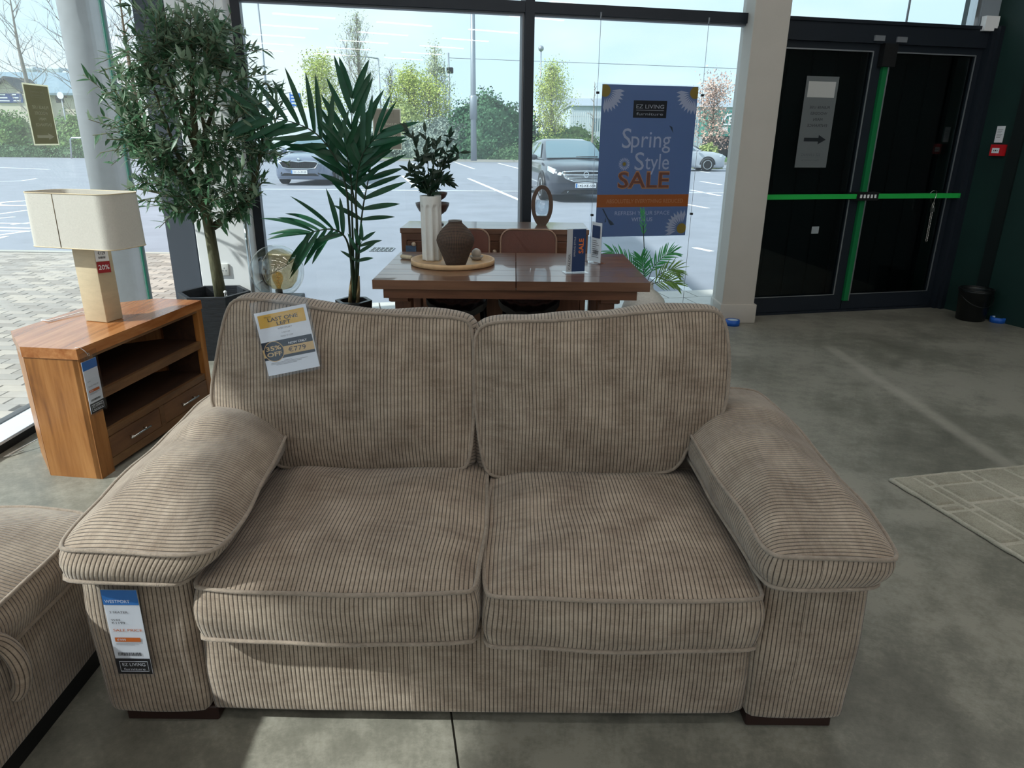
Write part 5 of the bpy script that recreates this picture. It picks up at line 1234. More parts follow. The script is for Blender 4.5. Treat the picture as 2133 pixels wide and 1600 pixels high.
for k in range(6): c.rect(0.010, 0.10-0.012*k, 0.058-0.006*(k % 3), 0.103-0.012*k, m_greyink, 1)
c.done()
# chain hanging on the right push bar
chn = thing('chain', 'thin steel chain with padlock hanging from the right green push bar', 'chain', PW(1950, 405, 0.11))
p0 = PW(1944, 425, 0.115); p1 = PW(1930, 500, 0.06)
for k in range(26):
    s = k/25; c0 = p0.lerp(p1, s); ax = WT if k % 2 else WN; ln = 0.016; loop = [c0+ax*(0.010*math.cos(2*math.pi*i/10))+V(0, 0, ln*math.sin(2*math.pi*i/10)) for i in range(10)]
    build('link', MB().tube(loop, 0.0028, 5, closed=True), m_steel, chn)
lp = [PW(1944, 424, 0.115), PW(1950, 408, 0.118), PW(1952, 398, 0.10), PW(1944, 397, 0.07), PW(1938, 402, 0.065), PW(1940, 424, 0.07)]
build('loop', MB().tube(lp, 0.003, 6), m_steel, chn)
q = PW(1944, 436, 0.118); build('padlock', MB().obox(q-WT*0.018-V(0, 0, 0.022), WT*0.036, -WN*0.016, (0, 0, 0.04)), m_steel, chn)
# small sensor, wall bracket light over the doors
q = PW(2055, 52, 0.05); em = thing('emergency_light', 'white box light fixed at the top corner over the dark doors', 'light fitting', q)
build('case', MB().obox(q-WT*0.06-V(0, 0, 0.05), WT*0.13, WN*0.05, (0, 0, 0.11)), m_white, em)
q = PW(1697, 479, 0.0); single('door_sticker', MB().obox(q-WT*0.035-V(0, 0, 0.03)+WN*0.006, WT*0.07, WN*0.001, (0, 0, 0.06)), mat('pale sticker', srgb(150, 158, 162), 0.5), 'small pale square sticker on the left door glass below the bar', 'sticker')
q = PW(1942, 283, 0.0); 
# ================================================================== poster and signs on the glass
def print_mat(name, col, k=0.5):
    """print on translucent film: daylight comes through it"""
    m, nt, p = _base(name); L = nt.links.new
    p.inputs['Base Color'].default_value = tuple(col)+(1,); p.inputs['Roughness'].default_value = 0.35
    t = _n(nt, 'ShaderNodeBsdfTranslucent'); t.inputs['Color'].default_value = tuple(col)+(1,); mx = _n(nt, 'ShaderNodeMixShader'); mx.inputs[0].default_value = k
    out = [n for n in nt.nodes if n.type == 'OUTPUT_MATERIAL'][0]; L(p.outputs[0], mx.inputs[1]); L(t.outputs[0], mx.inputs[2]); L(mx.outputs[0], out.inputs['Surface']); return m
k_blue = print_mat('poster slate blue', srgb(120, 142, 180)); k_or = print_mat('poster orange', srgb(214, 120, 56)); k_lil = print_mat('poster pale lilac', srgb(222, 226, 240)); k_blk = print_mat('poster black', srgb(22, 24, 34), 0.3)
k_whi = print_mat('poster white', srgb(214, 216, 226)); k_yel = print_mat('poster yellow', srgb(186, 158, 70)); k_grn = print_mat('poster grey green', srgb(72, 88, 100)); k_sal = print_mat('poster amber outline', srgb(236, 170, 118))
k_amb = print_mat('poster brown', srgb(160, 104, 84))
OFF = 0.13
a, b = PW(1255, 175, OFF), PW(1428, 490, OFF); px0, px1 = a.x, PW(1455, 182, OFF).x; pz0, pz1 = b.z, a.z
po = wallp(px0, pz0, 0) ; po = Vector((px0, 0, pz0)); 
def wx_(X, z, off): # point on the plane parallel to the wall, off inwards, at world X
    y = WC+WM*X-off/math.cos(WA); return Vector((X, y, z))
po = wx_(px0, pz0, OFF); pwid = (px1-px0)/math.cos(WA); phei = pz1-pz0
ps = thing('hanging_poster', 'large blue and orange spring sale poster hung on cables in the window', 'poster', po+WT*pwid/2)
c = Card(po, WT, (0, 0, 1), ps, 0.0005); Wp, Hp = pwid, phei
build('film', MB().obox(po-WN*0.0015, WT*Wp, WN*0.0012, (0, 0, Hp)), k_blue, ps)
build('acrylic_holder', MB().obox(po-WT*0.055-V(0, 0, 0.004)+WN*0.006, WT*(Wp+0.075), WN*0.003, (0, 0, Hp+0.012)), pane('poster acrylic', (0.96, 0.97, 0.98), ior=1.3), ps)
def fx(x): return (x-1255)/200*Wp
def fy(y): return (490-y)/315*Hp
c.rect(Wp*0.33, Hp*0.795, Wp*0.68, Hp*0.905, k_blk, 1); c.text('EZ LIVING', Wp*0.505, Hp*0.855, Hp*0.026, k_whi, 2, width=Wp*0.29)
c.rect(Wp*0.36, Hp*0.842, Wp*0.65, Hp*0.845, k_whi, 2); c.text('furniture', Wp*0.505, Hp*0.812, Hp*0.018, k_whi, 2, width=Wp*0.28)
# spring style in a tall old-face letter: hairlines and serifs added to narrow capitals
c.text('S', Wp*0.28, Hp*0.60, Hp*0.135, k_lil, 2, width=Wp*0.095); c.text('pring', Wp*0.54, Hp*0.605, Hp*0.115, k_lil, 2, width=Wp*0.42)
c.text('S', Wp*0.43, Hp*0.455, Hp*0.125, k_lil, 2, width=Wp*0.10); c.text('tyle', Wp*0.62, Hp*0.460, Hp*0.11, k_lil, 2, width=Wp*0.26)
c.text('SALE', Wp*0.49, Hp*0.335, Hp*0.115, k_sal, 2, bold=0.035, width=Wp*0.56); c.text('SALE', Wp*0.49, Hp*0.335+0.004, Hp*0.106, k_amb, 3, bold=0.01, width=Wp*0.55)
c.rect(0, Hp*0.205, Wp, Hp*0.290, k_or, 1); c.text('ABSOLUTELY EVERYTHING REDUCED', Wp*0.52, Hp*0.232, Hp*0.028, k_sal, 2, bold=0.01, width=Wp*0.84)
c.text('REFRESH YOUR SPACE', Wp*0.50, Hp*0.150, Hp*0.028, k_lil, 2, width=Wp*0.60); c.text('WITH US', Wp*0.50, Hp*0.105, Hp*0.028, k_lil, 2, bold=0.01, width=Wp*0.23)
def daisy(cx, cy, r, a0, a1, n, heart=True):
    for k in range(n):
        a = math.radians(a0+(a1-a0)*k/(n-1)); d = (math.cos(a), math.sin(a)); q = (-d[1], d[0]); r0, w = r*0.32, r*0.09
        pts = [(cx+d[0]*r0, cy+d[1]*r0), (cx+d[0]*r*0.75+q[0]*w, cy+d[1]*r*0.75+q[1]*w), (cx+d[0]*r, cy+d[1]*r), (cx+d[0]*r*0.75-q[0]*w, cy+d[1]*r*0.75-q[1]*w)]
        if all(0 <= x <= Wp and 0 <= y <= Hp for x, y in pts): c.poly(pts[::-1], k_lil, 2, 'daisy_petals')
    if heart:
        pts = [(min(Wp, max(0, cx+r*0.28*math.cos(t))), min(Hp, max(0, cy+r*0.28*math.sin(t)))) for t in [2*math.pi*i/20 for i in range(20)]]
        c.poly(pts, k_yel, 3, 'daisy_heart')
daisy(Wp*0.03, Hp*0.96, Wp*0.20, -100, 0, 10); daisy(Wp*0.97, Hp*0.96, Wp*0.20, 180, 285, 10); daisy(Wp*0.27, Hp*0.495, Wp*0.065, 0, 342, 19); daisy(Wp*0.95, Hp*0.05, Wp*0.19, 45, 200, 13)
for pts in ([(0.06, 0.195), (0.075, 0.195), (0.135, 0.125), (0.125, 0.12)], [(0.10, 0.14), (0.11, 0.105), (0.095, 0.10)], [(0.125, 0.13), (0.175, 0.105), (0.20, 0.085), (0.16, 0.08), (0.135, 0.105)], [(0.72, 0.75), (0.755, 0.74), (0.77, 0.70), (0.745, 0.725)]):
    c.poly([(Wp*x, Hp*y) for x, y in pts][::-1], k_grn, 2, 'flower_bud')
c.done()
m_cable = mat('steel cable', srgb(150, 154, 160), 0.35, 0.9)
for X in (px0-0.035, px1+0.035):
    for nm, z0, z1, r in (('cable', 0.02, TZ0+0.005, 0.0016), ('cable_end', TZ0-0.035, TZ0+0.015, 0.006), ('cable_end', 0.0, 0.06, 0.007)):
        build(nm, MB().tube([wx_(X, z0, 0.131), wx_(X, z1, 0.131)], r, 8), m_cable, ps)
    for z in (pz1-0.06, pz0+0.17): build('clip', MB().obox(wx_(X, z-0.008, 0.122)-WT*0.010, WT*0.020, WN*0.018, (0, 0, 0.016)), m_black, ps)

k_olv = print_mat('sign olive brown', srgb(136, 132, 112), 0.45); k_crm = print_mat('sign cream', srgb(248, 249, 236), 0.5); k_taup = print_mat('sign taupe', srgb(176, 168, 160), 0.45)
k_dgr = mat('sign grey film', srgb(104, 110, 112), 0.5); k_ddk = mat('sign dark print', srgb(26, 32, 38), 0.5); k_dmid = mat('sign mid print', srgb(82, 88, 92), 0.5); k_dwh = mat('sign white patch', srgb(190, 192, 190), 0.5)
def glass_sign(label, o, ex, w, h, body, ink, kind):
    n = Vector(ex).cross(V(0, 0, 1)); t = thing('window_sign', label, 'sign', o+ex*w/2, 'signs stuck on the glass')
    build('film', MB().obox(o-n*0.0012, ex*w, n*0.001, (0, 0, h)), body if kind == 2 else ink, t)
    c = Card(o, ex, (0, 0, 1), t, 0.0004); e = 0.035*w
    if kind != 2: c.rect(e, e, w-e, h-e, body, 1)
    rows = (('PLEASE USE', 0.62), ('WOODIES', 0.52), ('MAIN', 0.28), ('ENTRANCE', 0.62))
    y0, dy, th = (0.60, 0.095, 0.052) if kind != 2 else (0.655, 0.066, 0.030)
    for k, (tx, fw) in enumerate(rows): c.text(tx, w*0.52, h*(y0-dy*k), h*th, ink, 2, width=w*fw, mirror=True)
    ya = h*0.145 if kind != 2 else h*0.315; hh = h*(0.045 if kind != 2 else 0.042)
    c.poly([(w*0.17, ya-hh*0.5), (w*0.62, ya-hh*0.5), (w*0.62, ya-hh*1.25), (w*0.86, ya), (w*0.62, ya+hh*1.25), (w*0.62, ya+hh*0.5), (w*0.17, ya+hh*0.5)], ink, 2, 'arrow')
    if kind == 2:
        c.rect(w*0.08, h*0.775, w*0.92, h*0.945, k_dwh, 1); c.text('EZ LIVING', w*0.45, h*0.13, h*0.03, k_dmid, 2, width=w*0.6, mirror=True); c.rect(w*0.12, h*0.115, w*0.8, h*0.117, k_dmid, 2); c.text('furniture', w*0.45, h*0.075, h*0.02, k_dmid, 2, width=w*0.55, mirror=True)
    else:
        m_ = k_taup if body is k_olv else k_olv
        for q in ((0.25, 0.78, 0.75, 0.782), (0.25, 0.93, 0.75, 0.932), (0.25, 0.78, 0.256, 0.932), (0.744, 0.78, 0.75, 0.932)): c.rect(w*q[0], h*q[1], w*q[2], h*q[3], m_, 2)
        c.text('EZ LIVING', w*0.5, h*0.86, h*0.025, m_, 2, width=w*0.42, mirror=True); c.text('furniture', w*0.5, h*0.81, h*0.018, m_, 2, width=w*0.4, mirror=True)
    c.done(); return t
XG = -2.605
a, b = PX(72, 303, XG), PX(124, 303, XG); tp = PX(48, 172, XG)
glass_sign('tall olive direction sign with arrow on the left glass, beside the round column', Vector((XG, a.y, a.z)), V(0, 1, 0), b.y-a.y, tp.z-a.z, k_olv, k_crm, 0)
a, b = PW(779, 312, 0.01), PW(838, 312, 0.01); tp = PW(780, 225, 0.01)
glass_sign('taupe direction sign with arrow on the back glass, half covered by the palm', wx_(a.x, a.z, 0.01), WT, (b.x-a.x)/math.cos(WA), tp.z-a.z, k_taup, k_crm, 1)
a, b = PW(1655, 349, 0.01), PW(1720, 350, 0.01); tp = PW(1686, 158, 0.01)
glass_sign('grey direction sign with white patch and black arrow on the left door', wx_(a.x, a.z, 0.01), WT, (b.x-a.x)/math.cos(WA), tp.z-a.z, k_dgr, k_ddk, 2)

# ================================================================== outside
m_asph = mat('asphalt', srgb(136, 141, 152), 0.9, var=0.10, scale=1.2, bump=0.3, bscale=60, detail=8)
m_line = mat('road paint', srgb(226, 230, 232), 0.7)
GZ = -0.02
gr_ = MB().prism([(-70, -12), (70, -12), (70, 49), (-70, 49)], GZ-0.1, GZ-0.0); struct('floor_car_park', gr_, m_asph)
m_verge = mat('grass verge', srgb(76, 108, 54), 0.95, var=0.3, scale=1.5, bump=0.6, bscale=20)
vg = MB(); vg.add([(-80, 49, 0.0), (80, 49, 0.0), (80, 49, 0.12), (-80, 49, 0.12), (80, 54, 0.5), (-80, 54, 0.5), (80, 140, 1.4), (-80, 140, 1.4)], [(0, 1, 2, 3), (3, 2, 4, 5), (5, 4, 6, 7)]); struct('floor_verge', vg, m_verge)
k_ = build('kerb', MB().box(-70, 70, 48.75, 49.05, GZ, 0.13), mat('concrete kerb', srgb(168, 166, 158), 0.9, var=0.1, scale=1)); k_['kind'] = 'structure'; k_.name = 'trim_kerb'
# painted lines
def line(a, b, w=0.10):
    p, q = PZ(*a, GZ), PZ(*b, GZ); d = (q-p).normalized(); s = Vector((-d.y, d.x, 0))*w/2
    return MB().add([p-s, q-s, q+s, p+s, p-s+V(0, 0, .004), q-s+V(0, 0, .004), q+s+V(0, 0, .004), p+s+V(0, 0, .004)], [(4, 5, 6, 7), (0, 1, 5, 4), (2, 3, 7, 6), (1, 2, 6, 5), (3, 0, 4, 7)])
segs = [((545, 394), (1535, 402), .12), ((853, 338), (880, 351), .12), ((948, 338), (988, 352), .12), ((1038, 340), (1080, 351), .12), ((976, 372), (1090, 420), .12), ((838, 366), (870, 392), .12), ((690, 372), (740, 372), .1), ((690, 352), (830, 352), .1), ((1440, 354), (1478, 360), .12), ((1460, 378), (1502, 385), .12), ((1440, 396), (1500, 408), .12), ((1432, 426), (1476, 434), .1), ((1380, 560), (1440, 612), .10), ((1360, 578), (1390, 595), .1), ((1446, 516), (1484, 524), .09), ((1470, 352), (1510, 352), .1), ((690, 385), (760, 400), .1),
        ((0, 349), (103, 353), .12), ((0, 378), (45, 377), .1), ((45, 377), (76, 372), .1), ((0, 446), (58, 438), .10), ((0, 455), (30, 452), .10), ((0, 465), (62, 466), .10), ((25, 468), (62, 464), .08), ((0, 474), (66, 476), .10), ((0, 481), (66, 482), .10), ((0, 490), (50, 483), .10), ((0, 496), (15, 492), .08)]
pm = struct('trim_markings', line(*segs[0]), m_line)
for sg in segs[1:]:
    (x0, y0), (x1, y1), w0 = sg
    if x0 == 0: sg = ((-220, y0-220*(y1-y0)/(x1-x0)), (x1, y1), w0)     # the markings run on beyond the frame
    build('painted_line', line(*sg), m_line, pm)
ovc = PZ(62, 423, GZ); ov = MB(); n = 36; vs = []
for r in (1.0, 0.72):
    for k in range(n): vs.append(ovc+V(0.75*r*math.cos(2*math.pi*k/n), 0.75*r*math.sin(2*math.pi*k/n), 0.004))
ov.add(vs, [(k, (k+1) % n, n+(k+1) % n, n+k) for k in range(n)]); build('painted_ring', ov, m_line, pm)
# round shop-front paving: brick pavers at the left, light slabs behind the window
pav = struct('floor_paving', MB().prism([(-14, -10), (-2.7, -10), (-2.7, 4.95), (-2.75, 9.1), (-14, 9.4)], GZ, -0.012), mat('paving sand', srgb(92, 88, 82), 0.95))
pm_ = [mat('paver %d' % i, c_, 0.85, var=0.08, scale=8) for i, c_ in enumerate((srgb(166, 157, 148), srgb(152, 145, 138), srgb(174, 164, 153), srgb(142, 134, 126)))]
cand = []; bl, bw = 0.21, 0.105
j = 0; y = 0.8
while y < 9.0:
    x = -2.79 - (bl/2 if j % 2 else 0)
    while x > -13.2:
        pc = pix((x, y, 0)); 
        if -350 < pc[0] < 520 and 490 < pc[1] < 1300: cand.append(((0 if -40 < pc[0] < 380 and pc[1] < 900 else 100)+y-0.3*x, x, y))
        x -= bl
    y += bw; j += 1
cand.sort()
pme = []
for i in range(4):
    me = MB().bbox(-bl/2+0.004, bl/2-0.004, -bw/2+0.004, bw/2-0.004, -0.02, 0.0, 0.003, 1).mesh('paver'); me.materials.append(pm_[i]); pme.append(me)
rest = [MB() for _ in range(4)]
for i, (_, x, y) in enumerate(cand):
    k = rnd.randrange(4); z = rnd.uniform(-0.0015, 0.0015)
    if i < 300:
        o = bpy.data.objects.new('paver', pme[k]); C.objects.link(o); o.parent = pav; o.location = (x, y, z); o.rotation_euler = (rnd.uniform(-.01, .01), rnd.uniform(-.006, .006), rnd.uniform(-.012, .012))
    else: rest[k].box(x-bl/2+0.004, x+bl/2-0.004, y-bw/2+0.004, y+bw/2-0.004, -0.02, z)
for k in range(4):
    if rest[k].v: build('pavers', rest[k], pm_[k], pav, kind='stuff')
kb_ = MB().obox((-14, 9.38, GZ-0.05), (11.3, -0.3, 0), (0, 0.13, 0), (0, 0, 0.06)); o = struct('trim_road_kerb', kb_, mat('concrete kerb', (0, 0, 0)))
sl = struct('floor_window_path', MB().prism([(wallp(-2.8, 0, -0.12).x, wallp(-2.8, 0, -0.12).y), (wallp(9, 0, -0.12).x, wallp(9, 0, -0.12).y), (wallp(9, 0, -1.1).x, wallp(9, 0, -1.1).y), (wallp(-2.8, 0, -1.1).x, wallp(-2.8, 0, -1.1).y)], GZ, -0.012), mat('paving sand', (0, 0, 0)))
m_slab = mat('pale paving slab', srgb(196, 194, 190), 0.85, var=0.06, scale=6)
for i in range(3):
    for k in range(17):
        x0 = -1.9+k*0.3+(0.15 if i % 2 else 0); o_ = wallp(x0, -0.03, -0.14-i*0.31)
        build('paving_slab', MB().obox(o_, WT*0.295, -WN*0.30, (0, 0, 0.031)), m_slab, sl)
# drain grating
a_, b_ = PZ(770, 524, GZ), PZ(815, 524, GZ); dg = single('drain_grating', MB().box(a_.x, b_.x, a_.y-0.02, a_.y+0.32, GZ, GZ+0.006), m_black, 'square metal drain grating in the tarmac outside the window', 'drain')
nx = 5; gw = (b_.x-a_.x)
for i in range(nx+1):
    x = a_.x+gw*i/nx; build('bar', MB().box(x-0.006, x+0.006, a_.y-0.02, a_.y+0.32, GZ+0.006, GZ+0.012), m_alu, dg)
for i in range(3): build('bar', MB().box(a_.x, b_.x, a_.y-0.02+0.16*i, a_.y+0.0+0.16*i, GZ+0.006, GZ+0.012), m_alu, dg)

# ------------------------------------------------------------------ cars
m_tyre = mat('tyre', srgb(20, 20, 22), 0.8); m_rim = mat('alloy rim', srgb(190, 196, 202), 0.3, 0.8); m_cglass = mat('car glass', srgb(88, 116, 128), 0.06, 0.0, spec=0.9, coat=0.6); m_chrome = mat('chrome', srgb(220, 226, 230), 0.12, 1.0)
m_lens = mat('headlamp lens', srgb(206, 224, 226), 0.1, 0.2, coat=1.0); m_cblk = mat('black trim', srgb(14, 15, 18), 0.35)
def car(label, loc, yaw, paint, plate, style, L=4.75, Wd=1.84, H=1.48):
    """front at y = 0 facing -y, length along +y"""
    t = thing('car', label, 'car', loc, 'cars in the car park'); t.rotation_euler = (0, 0, yaw); hw = Wd/2
    st = [(0.0, 0.74, 0.24, 0.74), (0.06, 0.84, 0.20, 0.80), (0.25, 0.93, 0.18, 0.86), (0.6, 0.98, 0.18, 0.92), (1.15, 1.0, 0.18, 0.97), (1.45, 1.0, 0.18, 0.99), (2.6, 1.0, 0.18, 1.0), (3.7, 0.99, 0.18, 1.02), (4.4, 0.94, 0.22, 1.04), (4.68, 0.84, 0.30, 1.0), (4.75, 0.74, 0.36, 0.88)]
    mb = MB(); rows = []
    for (y, w, zb, zs) in st:
        w *= hw; zm = zb+(zs-zb)*0.55
        rows.append([(-w*0.94, y, zb), (-w, y, zb+0.12), (-w*1.0, y, zm), (-w*0.985, y, zs-0.13), (-w*0.90, y, zs-0.02), (-w*0.5, y, zs+0.02), (0, y, zs+0.035), (w*0.5, y, zs+0.02), (w*0.90, y, zs-0.02), (w*0.985, y, zs-0.13), (w*1.0, y, zm), (w, y, zb+0.12), (w*0.94, y, zb)])
    k = len(rows[0]); vs = [p for r in rows for p in r]
    fs = [(i*k+j, i*k+j+1, (i+1)*k+j+1, (i+1)*k+j) for i in range(len(rows)-1) for j in range(k-1)]+[tuple(range(k-1, -1, -1)), tuple(range((len(rows)-1)*k, len(rows)*k))]+[(i*k+k-1, i*k, (i+1)*k, (i+1)*k+k-1) for i in range(len(rows)-1)]
    mb.add(vs, fs, None, True)
    build('body', mb, paint, t, True)
    gs = [(1.20, 0.80, 0.97, 0.80, 0.985), (1.55, 0.82, 0.98, 0.76, 1.18), (2.05, 0.84, 0.99, 0.66, H-0.05), (2.55, 0.85, 0.99, 0.64, H), (3.3, 0.85, 1.0, 0.63, H-0.02), (3.9, 0.82, 1.02, 0.62, H-0.14), (4.35, 0.78, 1.03, 0.70, 1.12)]
    mb = MB(); rows = []
    for (y, w, zb, wt, zt) in gs: rows.append([(-w, y, zb), (-wt, y, zt-0.04), (-wt*0.82, y, zt), (0, y, zt+0.012), (wt*0.82, y, zt), (wt, y, zt-0.04), (w, y, zb)])
    k = 7; vs = [p for r in rows for p in r]; mb.add(vs, [(i*k+j, i*k+j+1, (i+1)*k+j+1, (i+1)*k+j) for i in range(len(rows)-1) for j in range(k-1)], None, True)
    build('roof', mb, paint, t, True)
    up = 0.015
    ws = MB().add([(-0.74, 1.235, 1.00), (0.74, 1.235, 1.00), (0.70, 1.545, 1.20), (0.61, 2.0, H-0.075), (-0.61, 2.0, H-0.075), (-0.70, 1.545, 1.20), (0, 1.225, 1.012), (0, 1.535, 1.222), (0, 1.985, H-0.035)], [(0, 6, 7, 5), (6, 1, 2, 7), (5, 7, 8, 4), (7, 2, 3, 8)], None, True)
    for v in ws.v: v += Vector((0, -0.015, 0.02))
    build('windscreen', ws, m_cglass, t, True)
    for s in (-1, 1):
        sw = MB().add([(s*0.83, 1.55, 1.03), (s*0.86, 2.55, 1.04), (s*0.67, 2.5, H-0.075), (s*0.70, 2.05, H-0.09)], [(0, 1, 2, 3) if s > 0 else (3, 2, 1, 0)]); build('side_window', sw, m_cglass, t, True)
        sw = MB().add([(s*0.86, 2.62, 1.04), (s*0.845, 3.7, 1.06), (s*0.65, 3.55, H-0.10), (s*0.67, 2.6, H-0.075)], [(0, 1, 2, 3) if s > 0 else (3, 2, 1, 0)]); build('side_window', sw, m_cglass, t, True)
        m_ = MB().sphere((s*(hw+0.10), 1.52, 1.03), 0.11, 12, 8, (1.0, 0.55, 0.65)); build('mirror', m_, paint, t, True)
        for y in (0.92, 3.68):
            R = Matrix.Rotation(math.pi/2, 4, 'Y'); wh = build('wheel', MB().lathe([(0.21, -0.11), (0.30, -0.115), (0.325, -0.09), (0.325, 0.09), (0.30, 0.115), (0.21, 0.11)], 28, (s*(hw-0.085), y, 0.325), R), m_tyre, t, True)
            rm = MB().lathe([(0.22, 0.02), (0.225, 0.118 if s > 0 else -0.118), (0.20, 0.112*s), (0.18, 0.06*s), (0.05, 0.07*s), (0.04, 0.10*s), (1e-4, 0.10*s)], 24, (s*(hw-0.085), y, 0.325), R)
            for q in range(5):
                a = 2*math.pi*q/5; d = Vector((0, math.cos(a), math.sin(a))); e = Vector((0, -math.sin(a), math.cos(a))); o_ = Vector((s*(hw+0.015), y, 0.325)); rm.add([o_+d*0.03-e*0.03, o_+d*0.21-e*0.045, o_+d*0.21+e*0.045, o_+d*0.03+e*0.03], [(0, 1, 2, 3) if s > 0 else (3, 2, 1, 0)])
            build('rim', rm, m_rim, wh, True)
            # dark wheel arch
            build('wheel_arch', MB().tube([(s*(hw-0.01), y+0.37*math.cos(math.pi*k/14), 0.33+0.37*math.sin(math.pi*k/14)) for k in range(15)], 0.035, 6), m_cblk, t, True)
    def front(pts, m, name, d=0.02, parent=None):
        n = len(pts); f = lambda x: 0.35*max(0, (abs(x)-0.60)/0.3)**2-d+0.03
        vs = [(x, f(x), z) for x, z in pts]+[(x, f(x)+0.10, z) for x, z in pts]
        return build(name, MB().add(vs, [tuple(range(n)), tuple(range(2*n-1, n-1, -1))]+[(i, n+i, n+(i+1) % n, (i+1) % n) for i in range(n)]), m, parent or t, True)
    def strip(pts_top, m, name, d, w):          # bar across the front following its curve
        mbx = MB(); f = lambda x: 0.35*max(0, (abs(x)-0.60)/0.3)**2-d+0.03; mbx.tube([(x, f(x), z) for x, z in pts_top], w, 6); return build(name, mbx, m, t, True)
    if style == 0:
        g = [(-0.62, 0.70), (-0.52, 0.735), (-0.2, 0.745), (0, 0.72), (0.2, 0.745), (0.52, 0.735), (0.62, 0.70), (0.52, 0.545), (0.3, 0.515), (-0.3, 0.515), (-0.52, 0.545)]
        front(g, m_cblk, 'grille', 0.06); strip(g+g[:1], m_chrome, 'grille_surround', 0.075, 0.016)
        for q in range(15): x = -0.49+0.07*q; front([(x-0.008, 0.55), (x+0.008, 0.55), (x+0.008, 0.70), (x-0.008, 0.70)], m_cblk, 'grille_slat', 0.075)
        for s in (-1, 1):
            h = [(s*0.56, 0.70), (s*0.62, 0.735), (s*0.84, 0.775), (s*0.86, 0.72), (s*0.66, 0.665)]; front(h if s < 0 else h[::-1], m_lens, 'headlamp', 0.055)
            h = [(s*0.58, 0.40), (s*0.80, 0.49), (s*0.83, 0.46), (s*0.74, 0.36), (s*0.60, 0.34)]; front(h if s < 0 else h[::-1], m_cblk, 'lower_duct', 0.05)
        front([(-0.62, 0.30), (-0.5, 0.38), (0.5, 0.38), (0.62, 0.30)][::-1], m_cblk, 'lower_intake', 0.045)
        build('badge', MB().lathe([(0.045, 0), (0.05, 0.012), (1e-4, 0.016)], 18, (0, -0.02, 0.80), Matrix.Rotation(math.pi/2, 4, 'X')), m_chrome, t, True)
        pz = 0.42
    else:
        g = [(-0.60, 0.725), (-0.3, 0.745), (0, 0.75), (0.3, 0.745), (0.60, 0.725), (0.52, 0.585), (0.3, 0.505), (0, 0.485), (-0.3, 0.505), (-0.52, 0.585)]
        front(g, m_cblk, 'grille', 0.06); strip(g+g[:1], m_chrome, 'grille_surround', 0.075, 0.014)
        for q, (z, xw) in enumerate(((0.665, 0.585), (0.635, 0.565), (0.60, 0.53), (0.565, 0.47), (0.53, 0.38))): strip([(-xw, z+0.012), (-xw/2, z), (0, z-0.004), (xw/2, z), (xw, z+0.012)], m_chrome, 'grille_bar', 0.085, 0.016 if q == 0 else 0.009)
        build('badge', MB().tube([(0.062*math.cos(2*math.pi*k/20), -0.055, 0.668+0.062*math.sin(2*math.pi*k/20)) for k in range(20)], 0.011, 6, closed=True).tube([(-0.075, -0.06, 0.66), (0.0, -0.06, 0.672), (0.075, -0.06, 0.676)], 0.010, 6), m_chrome, t, True)
        for s in (-1, 1):
            h = [(s*0.62, 0.645), (s*0.60, 0.70), (s*0.74, 0.79), (s*0.88, 0.85), (s*0.88, 0.74), (s*0.76, 0.66)]; front(h if s < 0 else h[::-1], m_lens, 'headlamp', 0.06)
            h = [(s*0.42, 0.275), (s*0.78, 0.335), (s*0.80, 0.305), (s*0.44, 0.245)]; front(h if s < 0 else h[::-1], m_chrome, 'bumper_trim', 0.05)
        front([(-0.6, 0.22), (-0.5, 0.30), (0.5, 0.30), (0.6, 0.22)][::-1], m_cblk, 'lower_intake', 0.045)
        pz = 0.41
    pl = build('number_plate', MB().bbox(-0.26, 0.26, -0.062, -0.045, pz-0.055, pz+0.055, 0.004, 1), m_paper, t, True)
    c = Card((-0.26, -0.0625, pz-0.055), (1, 0, 0), (0, 0, 1), None, 0.001); c.text(plate, 0.285, 0.026, 0.058, m_ink, 1, bold=0.01, width=0.42); c.rect(0.004, 0.004, 0.045, 0.106, m_blue, 1)
    for (nm, _), (m2, mm) in c.g.items(): build(nm, m2, mm, pl, True)
    wp = MB().tube([(0.05, 1.24, 1.05), (0.62, 1.25, 1.055)], 0.012, 6); build('wiper', wp, m_cblk, t, True)
    return t
cp1 = mat('silver blue car paint', srgb(112, 122, 142), 0.3, 0.3, coat=1.0); cp2 = mat('graphite car paint', srgb(46, 52, 64), 0.28, 0.3, coat=1.0); cp3 = mat('silver car paint', srgb(176, 182, 190), 0.3, 0.3, coat=1.0)
q = PZ(627, 387, GZ); car('silver blue saloon car facing the window, seen through the palm', Vector((q.x, q.y, GZ)), math.radians(-3), cp1, '231-D-39109', 0)
q = PZ(1211, 421, GZ); car('dark grey saloon car with chrome grille parked beside the poster', Vector((q.x+0.06, q.y-0.2, GZ)), math.radians(9), cp2, '142-KE-558', 1)
q = PZ(1484, 350, GZ); c3 = car('silver car half hidden behind the white column', Vector((q.x-0.7, 38.0, GZ)), math.radians(90), cp3, '', 0)

